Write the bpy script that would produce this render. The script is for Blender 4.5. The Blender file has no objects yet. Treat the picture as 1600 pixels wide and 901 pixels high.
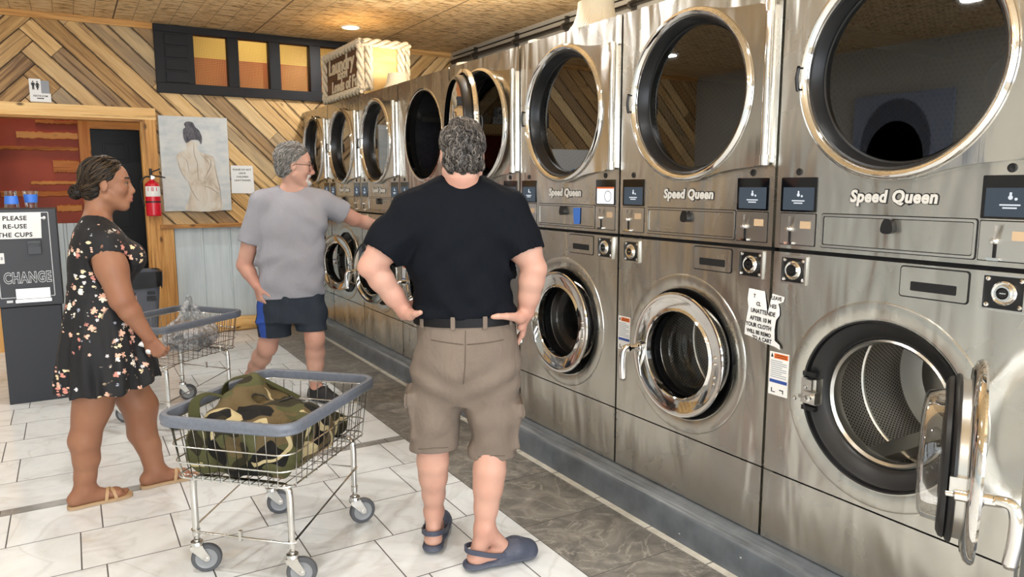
import bpy, math, random
import numpy as np
from mathutils import Vector, Matrix
random.seed(7)
PI = math.pi
SC = bpy.context.scene
COL = SC.collection

# ------------------------------------------------------------------ helpers
def wm(o):
    m = o.matrix_basis.copy()
    while o.parent:
        o = o.parent
        m = o.matrix_basis @ m
    return m

def tag(o, label=None, cat=None, group=None, kind=None):
    if label: o['label'] = label
    if cat: o['category'] = cat
    if group: o['group'] = group
    if kind: o['kind'] = kind
    return o

def empty(name, loc=(0, 0, 0), rz=0.0):
    o = bpy.data.objects.new(name, None)
    COL.objects.link(o)
    o.location = loc
    o.rotation_euler = (0, 0, rz)
    o.empty_display_size = 0.1
    return o

def copy_tree(o, parent=None):
    c = o.copy()
    COL.objects.link(c)
    c.parent = parent
    for ch in list(o.children):
        copy_tree(ch, c)
    return c

def frame(d, up=(0, 0, 1)):
    d = Vector(d).normalized()
    u = Vector(up)
    if abs(d.dot(u)) > 0.98: u = Vector((1, 0, 0))
    a = d.cross(u).normalized()
    b = a.cross(d).normalized()
    return d, a, b

class MB:
    def __init__(s):
        s.v = []; s.f = []; s.m = []; s.uv = []; s.c = []
    def add(s, V, F, mat=0, uv=None, col=None):
        n = len(s.v)
        s.v += [tuple(p) for p in V]
        for i, f in enumerate(F):
            s.f.append([n + k for k in f]); s.m.append(mat)
            s.uv.append([uv[k] for k in f] if uv else None)
            s.c.append(col)
        return s
    def box(s, x0, x1, y0, y1, z0, z1, mat=0, col=None):
        V = [(x0,y0,z0),(x1,y0,z0),(x1,y1,z0),(x0,y1,z0),(x0,y0,z1),(x1,y0,z1),(x1,y1,z1),(x0,y1,z1)]
        F = [(0,3,2,1),(4,5,6,7),(0,1,5,4),(1,2,6,5),(2,3,7,6),(3,0,4,7)]
        return s.add(V, F, mat, col=col)
    def obox(s, c, ax, ay, az, h, mat=0, col=None):
        c = Vector(c); ax = Vector(ax)*h[0]; ay = Vector(ay)*h[1]; az = Vector(az)*h[2]
        V = [c+ax*i+ay*j+az*k for k in (-1,1) for i,j in ((-1,-1),(1,-1),(1,1),(-1,1))]
        F = [(0,3,2,1),(4,5,6,7),(0,1,5,4),(1,2,6,5),(2,3,7,6),(3,0,4,7)]
        return s.add(V, F, mat, col=col)
    def tube(s, pts, r, n=8, closed=False, cap=True, mat=0, flat=None):
        P = [Vector(p) for p in pts]; N = len(P)
        R = r if isinstance(r, (list, tuple)) else [r]*N
        V = []; F = []
        ref = None
        for i in range(N):
            if closed: d = P[(i+1) % N]-P[i-1]
            else: d = P[min(i+1, N-1)]-P[max(i-1, 0)]
            d.normalize()
            if ref is None: _, a, b = frame(d)
            else:
                a = (ref - d*ref.dot(d)).normalized(); b = d.cross(a)
            ref = a
            for k in range(n):
                t = 2*PI*k/n
                V.append(P[i]+(a*math.cos(t)+b*math.sin(t)*(flat or 1.0))*R[i])
        M = N if closed else N-1
        for i in range(M):
            for k in range(n):
                a0 = i*n+k; a1 = i*n+(k+1) % n; j = ((i+1) % N)*n
                F.append((a0, a1, j+(k+1) % n, j+k))
        if cap and not closed:
            F.append(tuple(reversed(range(n)))); F.append(tuple((N-1)*n+k for k in range(n)))
        return s.add(V, F, mat)
    def lathe(s, prof, O=(0,0,0), axis=(0,0,1), n=48, mat=0, a0=0.0, a1=2*PI, ref=(0,0,1), close=False):
        """prof: (radius, height along axis)"""
        O = Vector(O); d, a, b = frame(axis, ref)
        full = abs(a1-a0-2*PI) < 1e-6
        K = n if full else n+1
        V = []; F = []
        for r, h in prof:
            for k in range(K):
                t = a0+(a1-a0)*k/n
                V.append(O+d*h+(a*math.cos(t)+b*math.sin(t))*r)
        L = len(prof)
        for i in range(L if close else L-1):
            j = (i+1) % L
            for k in range(n):
                k1 = (k+1) % K
                F.append((i*K+k, i*K+k1, j*K+k1, j*K+k))
        if full and not close:
            if prof[0][0] > 1e-6: pass
        return s.add(V, F, mat)
    def disc(s, r, O, axis, n=48, mat=0, h=0.0):
        O = Vector(O); d, a, b = frame(axis)
        V = [O+d*h+(a*math.cos(2*PI*k/n)+b*math.sin(2*PI*k/n))*r for k in range(n)]
        return s.add(V, [tuple(range(n))], mat)
    def prism(s, poly, f, d0, d1, mat=0, col=None):
        """poly 2d list, f(a,b,d)->xyz, extruded d0..d1"""
        n = len(poly)
        V = [f(a, b, d0) for a, b in poly]+[f(a, b, d1) for a, b in poly]
        F = [tuple(reversed(range(n))), tuple(range(n, 2*n))]
        F += [(i, (i+1) % n, n+(i+1) % n, n+i) for i in range(n)]
        return s.add(V, F, mat, col=col)
    def ringplate(s, inner, outer, f, d0, d1, mat=0):
        """two loops with the same count; a plate with a hole between them"""
        n = len(inner)
        V = [f(a, b, d0) for a, b in inner]+[f(a, b, d0) for a, b in outer]
        V += [f(a, b, d1) for a, b in inner]+[f(a, b, d1) for a, b in outer]
        F = []
        for i in range(n):
            j = (i+1) % n
            F += [(i, j, n+j, n+i), (2*n+j, 2*n+i, 3*n+i, 3*n+j), (n+i, n+j, 3*n+j, 3*n+i), (j, i, 2*n+i, 2*n+j)]
        return s.add(V, F, mat)
    def mesh(s, name, mats, smooth=35, inv=None):
        me = bpy.data.meshes.new(name)
        V = s.v
        if inv is not None: V = [tuple(inv @ Vector(p)) for p in V]
        me.from_pydata(V, [], s.f)
        for m in (mats if isinstance(mats, (list, tuple)) else [mats]): me.materials.append(m)
        me.polygons.foreach_set('material_index', s.m)
        if any(u is not None for u in s.uv):
            L = me.uv_layers.new(name='UVMap'); k = 0
            for f, u in zip(s.f, s.uv):
                for i in range(len(f)):
                    L.data[k].uv = u[i] if u else (0, 0); k += 1
        if any(c is not None for c in s.c):
            A = me.color_attributes.new('tone', 'FLOAT_COLOR', 'CORNER'); k = 0
            for f, c in zip(s.f, s.c):
                for i in range(len(f)):
                    A.data[k].color = (*(c or (0.5, 0.5, 0.5)), 1); k += 1
        me.validate(); me.update()
        if smooth:
            me.shade_smooth(); me.set_sharp_from_angle(angle=math.radians(smooth))
        return me
    def build(s, name, mats, parent=None, smooth=35, bevel=0, seg=2, fixn=True):
        me = s.mesh(name, mats, smooth, wm(parent).inverted() if parent else None)
        if fixn: fix_normals(me)
        o = bpy.data.objects.new(name, me); COL.objects.link(o); o.parent = parent
        if bevel: add_bevel(o, bevel, seg)
        return o

def fix_normals(me):
    import bmesh
    bm = bmesh.new(); bm.from_mesh(me)
    bmesh.ops.recalc_face_normals(bm, faces=bm.faces)
    bm.to_mesh(me); bm.free()

def add_bevel(o, w, seg=2):
    m = o.modifiers.new('bevel', 'BEVEL'); m.width = w; m.segments = seg
    m.limit_method = 'ANGLE'; m.angle_limit = math.radians(40); m.harden_normals = False

def inst(name, me, parent=None, loc=None):
    o = bpy.data.objects.new(name, me); COL.objects.link(o); o.parent = parent
    if loc: o.location = loc
    return o

_cache = {}
def cached(key, fn):
    if key not in _cache: _cache[key] = fn()
    return _cache[key]

def text_mb(body, size, f, offset=0.0, align='CENTER', extrude=0.0008, shear=0.0, space=1.0, sx=1.0, mat=0, mb=None, valign='CENTER', line=1.0, res=3):
    """flat letters as real geometry; f(x,y,d)->xyz"""
    cu = bpy.data.curves.new('txt', 'FONT')
    cu.body = body; cu.size = size; cu.align_x = align; cu.align_y = valign
    cu.offset = offset; cu.extrude = extrude; cu.shear = shear; cu.space_character = space
    cu.space_line = line; cu.resolution_u = res
    o = bpy.data.objects.new('txt', cu); COL.objects.link(o)
    dg = bpy.context.evaluated_depsgraph_get(); dg.update()
    me = bpy.data.meshes.new_from_object(o.evaluated_get(dg))
    mb = mb or MB()
    mb.add([f(v.co.x*sx, v.co.y, v.co.z) for v in me.vertices], [tuple(p.vertices) for p in me.polygons], mat)
    bpy.data.objects.remove(o); bpy.data.curves.remove(cu); bpy.data.meshes.remove(me)
    return mb

def circ(cx, cy, r, n=64, a0=0.0):
    return [(cx+r*math.cos(a0+2*PI*i/n), cy+r*math.sin(a0+2*PI*i/n)) for i in range(n)]

def rrect(x0, x1, y0, y1, r, n=5):
    P = []
    for cx, cy, a in ((x1-r, y1-r, 0), (x0+r, y1-r, PI/2), (x0+r, y0+r, PI), (x1-r, y0+r, 1.5*PI)):
        for i in range(n+1):
            t = a+PI/2*i/n
            P.append((cx+r*math.cos(t), cy+r*math.sin(t)))
    return P

def smoothpath(P, k=6, closed=False):
    P = [Vector(p) for p in P]; n = len(P); out = []
    rng = range(n if closed else n-1)
    for i in rng:
        if closed: a, b, c, d = P[i-1], P[i], P[(i+1) % n], P[(i+2) % n]
        else: a, b, c, d = P[max(i-1, 0)], P[i], P[i+1], P[min(i+2, n-1)]
        for j in range(k):
            t = j/k
            out.append(0.5*((2*b)+(c-a)*t+(2*a-5*b+4*c-d)*t*t+(3*b-a-3*c+d)*t**3))
    if not closed: out.append(P[-1])
    return out

# ------------------------------------------------------------------ node helper
class NT:
    def __init__(s, name):
        s.m = bpy.data.materials.new(name); s.m.use_nodes = True
        s.t = s.m.node_tree; s.t.nodes.clear()
        s.out = s.t.nodes.new('ShaderNodeOutputMaterial')
    def n(s, typ, **kw):
        x = s.t.nodes.new('ShaderNode'+typ)
        for k, v in kw.items(): setattr(x, k, v)
        return x
    def put(s, sock, v):
        if isinstance(v, bpy.types.NodeSocket): s.t.links.new(v, sock)
        elif isinstance(v, (tuple, list)) and len(v) == 3 and sock.type == 'RGBA': sock.default_value = (*v, 1)
        else: sock.default_value = v
    def math(s, op, a, b=0.0, c=0.0, clamp=False):
        x = s.n('Math', operation=op, use_clamp=clamp)
        s.put(x.inputs[0], a); s.put(x.inputs[1], b); s.put(x.inputs[2], c)
        return x.outputs[0]
    def mix(s, f, a, b, mode='MIX'):
        x = s.n('Mix', data_type='RGBA', blend_type=mode)
        s.put(x.inputs[0], f); s.put(x.inputs[6], a); s.put(x.inputs[7], b)
        return x.outputs[2]
    def pos(s): return s.n('NewGeometry').outputs['Position']
    def obj(s): return s.n('TexCoord').outputs['Object']
    def uv(s): return s.n('TexCoord').outputs['UV']
    def sep(s, v):
        x = s.n('SeparateXYZ'); s.put(x.inputs[0], v); return x.outputs
    def comb(s, x, y, z=0.0):
        c = s.n('CombineXYZ'); s.put(c.inputs[0], x); s.put(c.inputs[1], y); s.put(c.inputs[2], z); return c.outputs[0]
    def map(s, v, scale=(1,1,1), rot=(0,0,0), loc=(0,0,0)):
        x = s.n('Mapping'); s.put(x.inputs[0], v)
        x.inputs['Scale'].default_value = scale; x.inputs['Rotation'].default_value = rot; x.inputs['Location'].default_value = loc
        return x.outputs[0]
    def noise(s, v, scale=5, detail=3, rough=0.55, dist=0.0):
        x = s.n('TexNoise'); s.put(x.inputs['Vector'], v)
        x.inputs['Scale'].default_value = scale; x.inputs['Detail'].default_value = detail
        x.inputs['Roughness'].default_value = rough; x.inputs['Distortion'].default_value = dist
        return x.outputs[0]
    def vor(s, v, scale=5, feature='F1', out='Distance', rnd=1.0):
        x = s.n('TexVoronoi', feature=feature); s.put(x.inputs['Vector'], v)
        x.inputs['Scale'].default_value = scale; x.inputs['Randomness'].default_value = rnd
        return x.outputs[out]
    def ramp(s, f, stops, interp='LINEAR'):
        x = s.n('ValToRGB'); s.put(x.inputs[0], f); e = x.color_ramp.elements
        x.color_ramp.interpolation = interp
        while len(e) < len(stops): e.new(0.5)
        for el, (p, c) in zip(e, stops):
            el.position = p; el.color = (*c, 1) if isinstance(c, tuple) else (c, c, c, 1)
        return x.outputs[0]
    def bump(s, h, strength=0.3, dist=0.01, normal=None):
        x = s.n('Bump'); s.put(x.inputs['Height'], h)
        x.inputs['Strength'].default_value = strength; x.inputs['Distance'].default_value = dist
        if normal is not None: s.put(x.inputs['Normal'], normal)
        return x.outputs[0]
    def attr(s, name):
        return s.n('Attribute', attribute_name=name).outputs['Color']
    def pbr(s, color, rough=0.5, metal=0.0, normal=None, **kw):
        b = s.n('BsdfPrincipled')
        s.put(b.inputs['Base Color'], color); s.put(b.inputs['Roughness'], rough); s.put(b.inputs['Metallic'], metal)
        if normal is not None: s.put(b.inputs['Normal'], normal)
        for k, v in kw.items(): s.put(b.inputs[k.replace('_', ' ')], v)
        s.t.links.new(b.outputs[0], s.out.inputs[0])
        return s.m
    def surf(s, sh):
        s.t.links.new(sh, s.out.inputs[0]); return s.m

def hexc(h):
    h = h.lstrip('#'); c = [int(h[i:i+2], 16)/255 for i in (0, 2, 4)]
    return tuple(x/12.92 if x <= 0.04045 else ((x+0.055)/1.055)**2.4 for x in c)

def flat(name, c, rough=0.5, metal=0.0, **kw):
    t = NT(name); return t.pbr(hexc(c) if isinstance(c, str) else c, rough, metal, **kw)

def emit(name, c, strength):
    t = NT(name); e = t.n('Emission'); t.put(e.inputs[0], hexc(c) if isinstance(c, str) else c); e.inputs[1].default_value = strength
    return t.surf(e.outputs[0])

# ------------------------------------------------------------------ camera
F_PX = 1141.45; YAW = math.radians(31.078); PITCH = math.radians(8.042); ROLL = math.radians(-0.0925)
CAM = Vector((-2.1678, 0.0, 1.475))
_F = Vector((math.sin(YAW)*math.cos(PITCH), math.cos(YAW)*math.cos(PITCH), -math.sin(PITCH)))
_R = Vector((math.cos(YAW), -math.sin(YAW), 0)); _U = _R.cross(_F)
_R, _U = _R*math.cos(ROLL)+_U*math.sin(ROLL), -_R*math.sin(ROLL)+_U*math.cos(ROLL)
cam = bpy.data.cameras.new('camera'); co = bpy.data.objects.new('camera', cam); COL.objects.link(co)
cam.sensor_width = 36.0; cam.lens = F_PX/1600*36.0; cam.clip_start = 0.05
M = Matrix.Identity(4)
for i in range(3):
    M[i][0] = _R[i]; M[i][1] = _U[i]; M[i][2] = -_F[i]; M[i][3] = CAM[i]
co.matrix_world = M
SC.camera = co
# ------------------------------------------------------------------ materials of the room
YB, XR, ZC = 7.87, 1.74, 2.985      # back wall, right wall, ceiling
XL, YF = -5.6, -3.6

def wood_mat(name, tones, grey, burn=0.6, rough=0.5, width=0.0):
    t = NT(name)
    u = t.uv(); tone = t.attr('tone'); ts = t.n('SeparateColor'); t.put(ts.inputs[0], tone)
    us = t.sep(u)
    off = t.math('MULTIPLY', ts.outputs[2], 37.0)
    g = t.comb(t.math('MULTIPLY', t.math('ADD', us[0], off), 1.6), t.math('MULTIPLY', t.math('ADD', us[1], off), 26.0), off)
    n1 = t.noise(g, 1.0, 5, 0.6, 0.9)
    big = t.noise(t.comb(t.math('ADD', us[0], off), t.math('MULTIPLY', us[1], 5.0), off), 2.2, 3)
    c = t.ramp(t.math('ADD', t.math('MULTIPLY', n1, 0.75), t.math('MULTIPLY', ts.outputs[0], 0.45)),
               [(0.25, hexc(tones[0])), (0.45, hexc(tones[1])), (0.62, hexc(tones[2])), (0.85, hexc(tones[3]))])
    c = t.mix(t.math('MULTIPLY', ts.outputs[1], t.ramp(big, [(0.3, 1.0), (0.7, 0.45)])), c, t.mix(0.55, hexc(grey), c, 'MULTIPLY'))
    # knots and scorched streaks
    kn = t.vor(t.comb(t.math('ADD', us[0], off), t.math('MULTIPLY', us[1], 2.2), off), 3.3)
    c = t.mix(t.ramp(kn, [(0.05, 0.85), (0.13, 0.0)]), c, hexc('#3b2415'))
    st = t.noise(t.comb(t.math('MULTIPLY', t.math('ADD', us[0], off), 0.9), t.math('MULTIPLY', us[1], 18.0), off), 1.4, 4, 0.6, 0.4)
    c = t.mix(t.math('MULTIPLY', t.ramp(st, [(0.58, 0.0), (0.74, 1.0)]), burn), c, hexc('#4a2c16'))
    if width:       # torch-darkened board edges, uneven along the board
        d = t.math('MINIMUM', us[1], t.math('SUBTRACT', width, us[1]))
        ew = t.noise(t.comb(t.math('MULTIPLY', t.math('ADD', us[0], off), 3.5), off, us[1]), 1.0, 4, 0.65)
        lim = t.math('MULTIPLY', t.ramp(ew, [(0.38, 0.0), (0.75, 1.0)]), 0.034)
        e = t.math('SUBTRACT', 1.0, t.math('DIVIDE', d, t.math('ADD', lim, 0.003)), clamp=True)
        c = t.mix(t.math('MULTIPLY', e, 0.80), c, hexc('#38210f'))
    return t.pbr(c, rough, normal=t.bump(n1, 0.25, 0.003), Specular_IOR_Level=0.25)

M_PLANK = wood_mat('chevron plank', ('#775430', '#b58d56', '#d2ab72', '#e6c793'), '#8f8a80', 0.85, width=.138)
M_TRIM = wood_mat('scorched trim', ('#8a5a2a', '#c8924f', '#e0b06c', '#efca8c'), '#b09070', 0.75)
M_HALLTRIM = wood_mat('orange trim', ('#7a3f14', '#b8692a', '#cf8440', '#de9c58'), '#8a6a50', 0.6)

def floor_mat():
    t = NT('floor tile')
    p = t.pos(); x, y, z = t.sep(p)
    # white field: rows along x, 0.36 deep; columns 0.352 wide, every other row shifted
    above = t.math('GREATER_THAN', y, 3.895)
    yb = t.math('SUBTRACT', y, t.math('ADD', 0.245, t.math('MULTIPLY', above, 0.070)))
    row = t.math('DIVIDE', yb, 0.3615)
    ri = t.math('FLOOR', row); rf = t.math('FRACT', row)
    odd = t.math('MODULO', t.math('ADD', ri, 100.0), 2.0)
    cx = t.math('DIVIDE', t.math('ADD', x, t.math('ADD', 20.18, t.math('MULTIPLY', odd, -0.085))), 0.352)
    ci = t.math('FLOOR', cx); cf = t.math('FRACT', cx)
    def edge(f, w, size):
        d = t.math('MULTIPLY', t.math('MINIMUM', f, t.math('SUBTRACT', 1.0, f)), size)
        return t.math('LESS_THAN', d, w)
    gw = t.math('MAXIMUM', edge(rf, 0.0026, 0.3615), edge(cf, 0.0026, 0.352))
    rnd = t.n('TexWhiteNoise'); t.put(rnd.inputs['Vector'], t.comb(ci, ri, above))
    seed = rnd.outputs['Value']
    pv = t.comb(t.math('ADD', x, t.math('MULTIPLY', seed, 31.0)), t.math('ADD', y, t.math('MULTIPLY', seed, 17.0)), seed)
    vein = t.noise(pv, 3.0, 6, 0.62, 2.2)
    c = t.ramp(vein, [(0.26, hexc('#bfc0bf')), (0.40, hexc('#d5d8d8')), (0.60, hexc('#dde0e0')), (0.8, hexc('#d4d5d2'))])
    v2 = t.noise(pv, 1.6, 4, 0.5, 1.0)
    line = t.ramp(t.math('ABSOLUTE', t.math('SUBTRACT', v2, 0.5)), [(0.0, 1.0), (0.022, 0.0)])
    c = t.mix(t.math('MULTIPLY', line, 0.20), c, hexc('#9b9288'))
    stain = t.noise(pv, 5.0, 2)
    c = t.mix(t.ramp(stain, [(0.68, 0.0), (0.8, 0.45)]), c, hexc('#b8a888'))
    white = t.mix(gw, c, hexc('#4c4a48'))
    # grey band across the room
    band = t.math('MULTIPLY', t.math('GREATER_THAN', y, 3.862), t.math('LESS_THAN', y, 3.930))
    bx = t.math('FRACT', t.math('DIVIDE', t.math('ADD', x, 20.21), 0.31))
    bc = t.ramp(t.noise(p, 6.0, 4), [(0.35, hexc('#7c7b78')), (0.65, hexc('#a09f9b'))])
    bc = t.mix(edge(bx, 0.003, 0.31), bc, hexc('#4c4a48'))
    white = t.mix(band, white, bc)
    # dark tile lane in front of the machines, square tiles 0.476
    isg = t.math('GREATER_THAN', x, -0.579)
    gy = t.math('FRACT', t.math('DIVIDE', t.math('ADD', y, 20.0-2.087+0.008), 0.476))
    gyi = t.math('FLOOR', t.math('DIVIDE', t.math('ADD', y, 20.0-2.087+0.008), 0.476))
    pg = t.comb(t.math('ADD', x, t.math('MULTIPLY', gyi, 3.7)), y, gyi)
    gn = t.noise(pg, 5.5, 7, 0.68, 1.8)
    gc = t.ramp(gn, [(0.28, hexc('#4d4b47')), (0.5, hexc('#716e68')), (0.66, hexc('#8b877f')), (0.82, hexc('#a39f95'))])
    wl = t.noise(pg, 2.6, 6, 0.55, 2.4)
    gc = t.mix(t.ramp(t.math('ABSOLUTE', t.math('SUBTRACT', wl, 0.5)), [(0.0, 0.5), (0.02, 0.0)]), gc, hexc('#b5b1a6'))
    gedge = t.math('MAXIMUM', edge(gy, 0.0022, 0.476), t.math('LESS_THAN', t.math('ABSOLUTE', t.math('ADD', x, 0.579)), 0.0035))
    gc = t.mix(gedge, gc, hexc('#3a3835'))
    # pale border course along the plinth
    isw = t.math('GREATER_THAN', x, -0.128)
    ey = t.math('FRACT', t.math('DIVIDE', t.math('ADD', y, 20.0-1.919), 0.357))
    wc = t.ramp(t.noise(p, 14.0, 3), [(0.3, hexc('#bdb9ac')), (0.7, hexc('#dcd9cd'))])
    wc = t.mix(edge(ey, 0.003, 0.357), wc, hexc('#5a5751'))
    c = t.mix(isg, white, gc); c = t.mix(isw, c, wc)
    grout = t.math('MULTIPLY', gw, t.math('SUBTRACT', 1.0, isg))
    r = t.math('ADD', t.math('ADD', 0.16, t.math('MULTIPLY', grout, 0.5)), t.math('MULTIPLY', isg, 0.16))
    nb = t.bump(t.math('SUBTRACT', 1.0, grout), 0.35, 0.002)
    return t.pbr(c, r, normal=nb)

def ceil_mat():
    t = NT('woven reed mat')
    p = t.pos(); x, y, z = t.sep(p)
    # reeds run across the room, bound by cords along it; dark gaps show between the reeds
    ww = t.noise(p, 2.2, 2)
    g = t.comb(t.math('MULTIPLY', x, 6.5), t.math('MULTIPLY', t.math('ADD', y, t.math('MULTIPLY', ww, .06)), 34.0), 0.0)
    n1 = t.noise(g, 1.0, 4, 0.62, 0.5)
    n2 = t.noise(t.comb(t.math('MULTIPLY', x, 20.0), t.math('MULTIPLY', y, 64.0), 3.0), 1.0, 2, 0.5)
    big = t.noise(p, 1.1, 3)
    f = t.math('ADD', t.math('MULTIPLY', n1, 0.75), t.math('MULTIPLY', n2, 0.30))
    c = t.ramp(f, [(0.39, hexc('#3a2410')), (0.45, hexc('#a67e4a')), (0.51, hexc('#e4c290')), (0.66, hexc('#f6e2bd'))])
    c = t.mix(t.ramp(big, [(0.3, 0.25), (0.7, 0.0)]), c, hexc('#b98e58'))
    def cord(size, w, o):
        q = t.math('FRACT', t.math('DIVIDE', t.math('ADD', x, o), size))
        return t.math('LESS_THAN', t.math('MULTIPLY', t.math('MINIMUM', q, t.math('SUBTRACT', 1.0, q)), size), w)
    c = t.mix(t.math('MULTIPLY', cord(.155, .0035, 20.3), .55), c, hexc('#5a4020'))
    c = t.mix(cord(1.24, .006, 20.3), c, hexc('#463018'))
    return t.pbr(c, 0.55, normal=t.bump(f, 0.6, 0.01))

M_FLOOR = floor_mat(); M_CEIL = ceil_mat()
M_GREYWALL = flat('pale grey paint', '#b9b4aa', 0.7)
M_CREAMWALL = flat('cream paint', '#d8d2c4', 0.7)
M_BLACKTRIM = flat('black paint', '#0f1014', 0.5, Specular_IOR_Level=.25)
def corr_mat():
    t = NT('galvanised sheet')
    p = t.pos()
    n = t.noise(t.map(p, (3, 3, 0.5)), 2.0, 4, 0.6, 0.5)
    st = t.noise(t.map(p, (22, 22, 1.0)), 1.0, 3, 0.6)
    c = t.ramp(t.math('ADD', t.math('MULTIPLY', n, 0.6), t.math('MULTIPLY', st, 0.4)), [(0.25, hexc('#a9b5bc')), (0.5, hexc('#c3ced3')), (0.75, hexc('#d8e1e5'))])
    return t.pbr(c, 0.5, 0.15)
M_CORR = corr_mat()
def red_mat():
    t = NT('rust red paint')
    p = t.pos(); n = t.noise(p, 2.5, 4)
    return t.pbr(t.ramp(n, [(0.3, hexc('#8a3016')), (0.7, hexc('#a5401f'))]), 0.6)
M_RED = red_mat()
M_YEL = flat('yellow paint', '#d9b85c', 0.6)

def st(o): o['kind'] = 'structure'; return o

# floor, ceiling
def slab(name, x0, x1, y0, y1, z0, z1, m): return st(MB().box(x0, x1, y0, y1, z0, z1).build(name, m, smooth=0))
slab('floor', XL-.2, XR+.3, YF-.2, 9.3, -0.12, 0.0, M_FLOOR)
slab('ceiling', XL, XR, YF, YB, ZC, ZC+0.1, M_CEIL)
slab('wall_right', XR, XR+.12, YF-.1, YB+.1, 0, ZC+.1, M_GREYWALL)
# floor plinth under the machines
def plinth_mat():
    t = NT('painted concrete'); p = t.pos()
    n = t.noise(p, 9.0, 5); x, y, z = t.sep(p)
    c = t.ramp(n, [(0.3, hexc('#4d5359')), (0.7, hexc('#666c72'))])
    sc = t.noise(t.map(p, (40, 1.2, 40)), 1.0, 4, 0.7)
    edge_hl = t.math('MULTIPLY', t.ramp(t.math('ABSOLUTE', t.math('SUBTRACT', z, 0.128)), [(0.0, 1.0), (0.022, 0.0)]), t.ramp(sc, [(0.42, 0.0), (0.66, 0.75)]))  # broken pale line paints the upper edge's highlight into the colour
    c = t.mix(edge_hl, c, hexc('#a9aeb0'))
    chip = t.vor(t.map(p, (1, 1, 1.6)), 9.0)
    c = t.mix(t.ramp(chip, [(0.03, 0.9), (0.05, 0.0)]), c, hexc('#c9cccb'))
    return t.pbr(c, 0.38)
pl = MB().prism([(-0.092, 0.0), (-0.088, 0.06), (-0.072, 0.122), (-0.058, 0.134), (0.0, 0.147), (1.2, 0.147), (1.2, 0.0)],
                lambda a, b, d: (a, d, b), -0.8, YB, 0)
st(pl.build('plinth', plinth_mat(), smooth=30))

# ---- plank fields: real boards, clipped to polygons, one wall mesh
def clip(poly, a, b, c):      # keep a*x+b*z<=c
    out = []
    for i in range(len(poly)):
        p, q = poly[i], poly[(i+1) % len(poly)]
        fp = a*p[0]+b*p[1]-c; fq = a*q[0]+b*q[1]-c
        if fp <= 0: out.append(p)
        if fp*fq < 0:
            t = fp/(fp-fq); out.append((p[0]+(q[0]-p[0])*t, p[1]+(q[1]-p[1])*t))
    return out
def area(P): return abs(sum(P[i][0]*P[(i+1) % len(P)][1]-P[(i+1) % len(P)][0]*P[i][1] for i in range(len(P))))/2

def chevron(mb, cell, centers, f, w=0.138, gap=0.0032):
    """herringbone boards at 45 degrees; cell = convex polygon (x,z); centers = [(x of left joint, sign, x of right joint)]"""
    q = math.sqrt(.5)
    for (xa, sgn, xb) in centers:
        base = clip(clip(cell, 1, 0, xb+.5), -1, 0, -(xa-.5))
        if len(base) < 3: continue
        d = (q, sgn*q); nrm = (-d[1], d[0])
        off = (-1 if sgn > 0 else 1)*(-2.33)*q
        vals = [nrm[0]*p[0]+nrm[1]*p[1]-off for p in base]
        k0 = math.floor(min(vals)/w)-1; k1 = math.ceil(max(vals)/w)+1
        e = -.5*w if sgn > 0 else .5*w                     # one family runs through, the other butts against it
        for k in range(k0, k1+1):
            P = clip(clip(base, nrm[0], nrm[1], off+(k+1)*w-gap), -nrm[0], -nrm[1], -(off+k*w+gap))
            mid = off+(k+.5)*w; rng = random.Random(k*7+(1000 if sgn > 0 else 0)+int(xa*10))
            if abs(xb) < 8: P = clip(P, d[0], d[1], (xb-nrm[0]*mid)/d[0]+e-gap)
            if abs(xa) < 8 and len(P) > 2: P = clip(P, -d[0], -d[1], -((xa-nrm[0]*mid)/d[0]-e+gap))
            if len(P) < 3: continue
            us = [d[0]*p[0]+d[1]*p[1] for p in P]
            cuts = [-14.0+rng.random()]
            while cuts[-1] < 14: cuts.append(cuts[-1]+rng.uniform(1.2, 2.8))
            for a, b in zip(cuts, cuts[1:]):
                th = 0.016+rng.uniform(0, 0.005)
                col = (rng.random(), rng.random()**2.0, rng.random())
                Q = clip(clip(P, d[0], d[1], b-gap*.6), -d[0], -d[1], -(a+gap*.6))
                if len(Q) < 3 or area(Q) < 2e-4: continue
                n = len(Q)
                V = [f(x, z, -th) for x, z in Q]+[f(x, z, 0.0) for x, z in Q]
                uv = [(d[0]*x+d[1]*z, nrm[0]*x+nrm[1]*z-off-k*w) for x, z in Q]*2
                F = [tuple(range(n))]+[(i, n+i, n+(i+1) % n, (i+1) % n) for i in range(n)]
                mb.add(V, F, 0, uv, col)

def rect(x0, x1, z0, z1): return [(x0, z0), (x1, z0), (x1, z1), (x0, z1)]
M_BACKING = flat('dark gap', '#2a1c10', 0.8)
wb = MB()
fb = lambda x, z, d: (x, YB+d, z)
# zig-zag of the boards along the wall
JW = .138*math.sqrt(2)
ZZ = [(-9.0, 1, -2.33), (-2.33, -1, -2.33+12*JW), (-2.33+12*JW, 1, 9.0)]
DX0, DX1, DZ = -2.75, -1.515, 2.093        # doorway
for cell in (rect(XL, DX0, 0, ZC), rect(DX0, DX1, DZ, ZC), rect(DX1, -1.372, 1.1, ZC), rect(-1.372, 1.2, 1.1, 2.352), rect(1.2, XR, 1.1, ZC)):
    chevron(wb, cell, ZZ, fb)
for c in (rect(XL, DX0, 0, ZC), rect(DX0, DX1, DZ, ZC), rect(DX1, -1.372, 0, ZC), rect(-1.372, 1.2, 0, 2.352), rect(1.2, XR, 0, ZC)):
    (x0, z0), _, (x1, z1), _ = c
    wb.box(x0, x1, YB+0.002, YB+0.1, z0, z1, 1)
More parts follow.
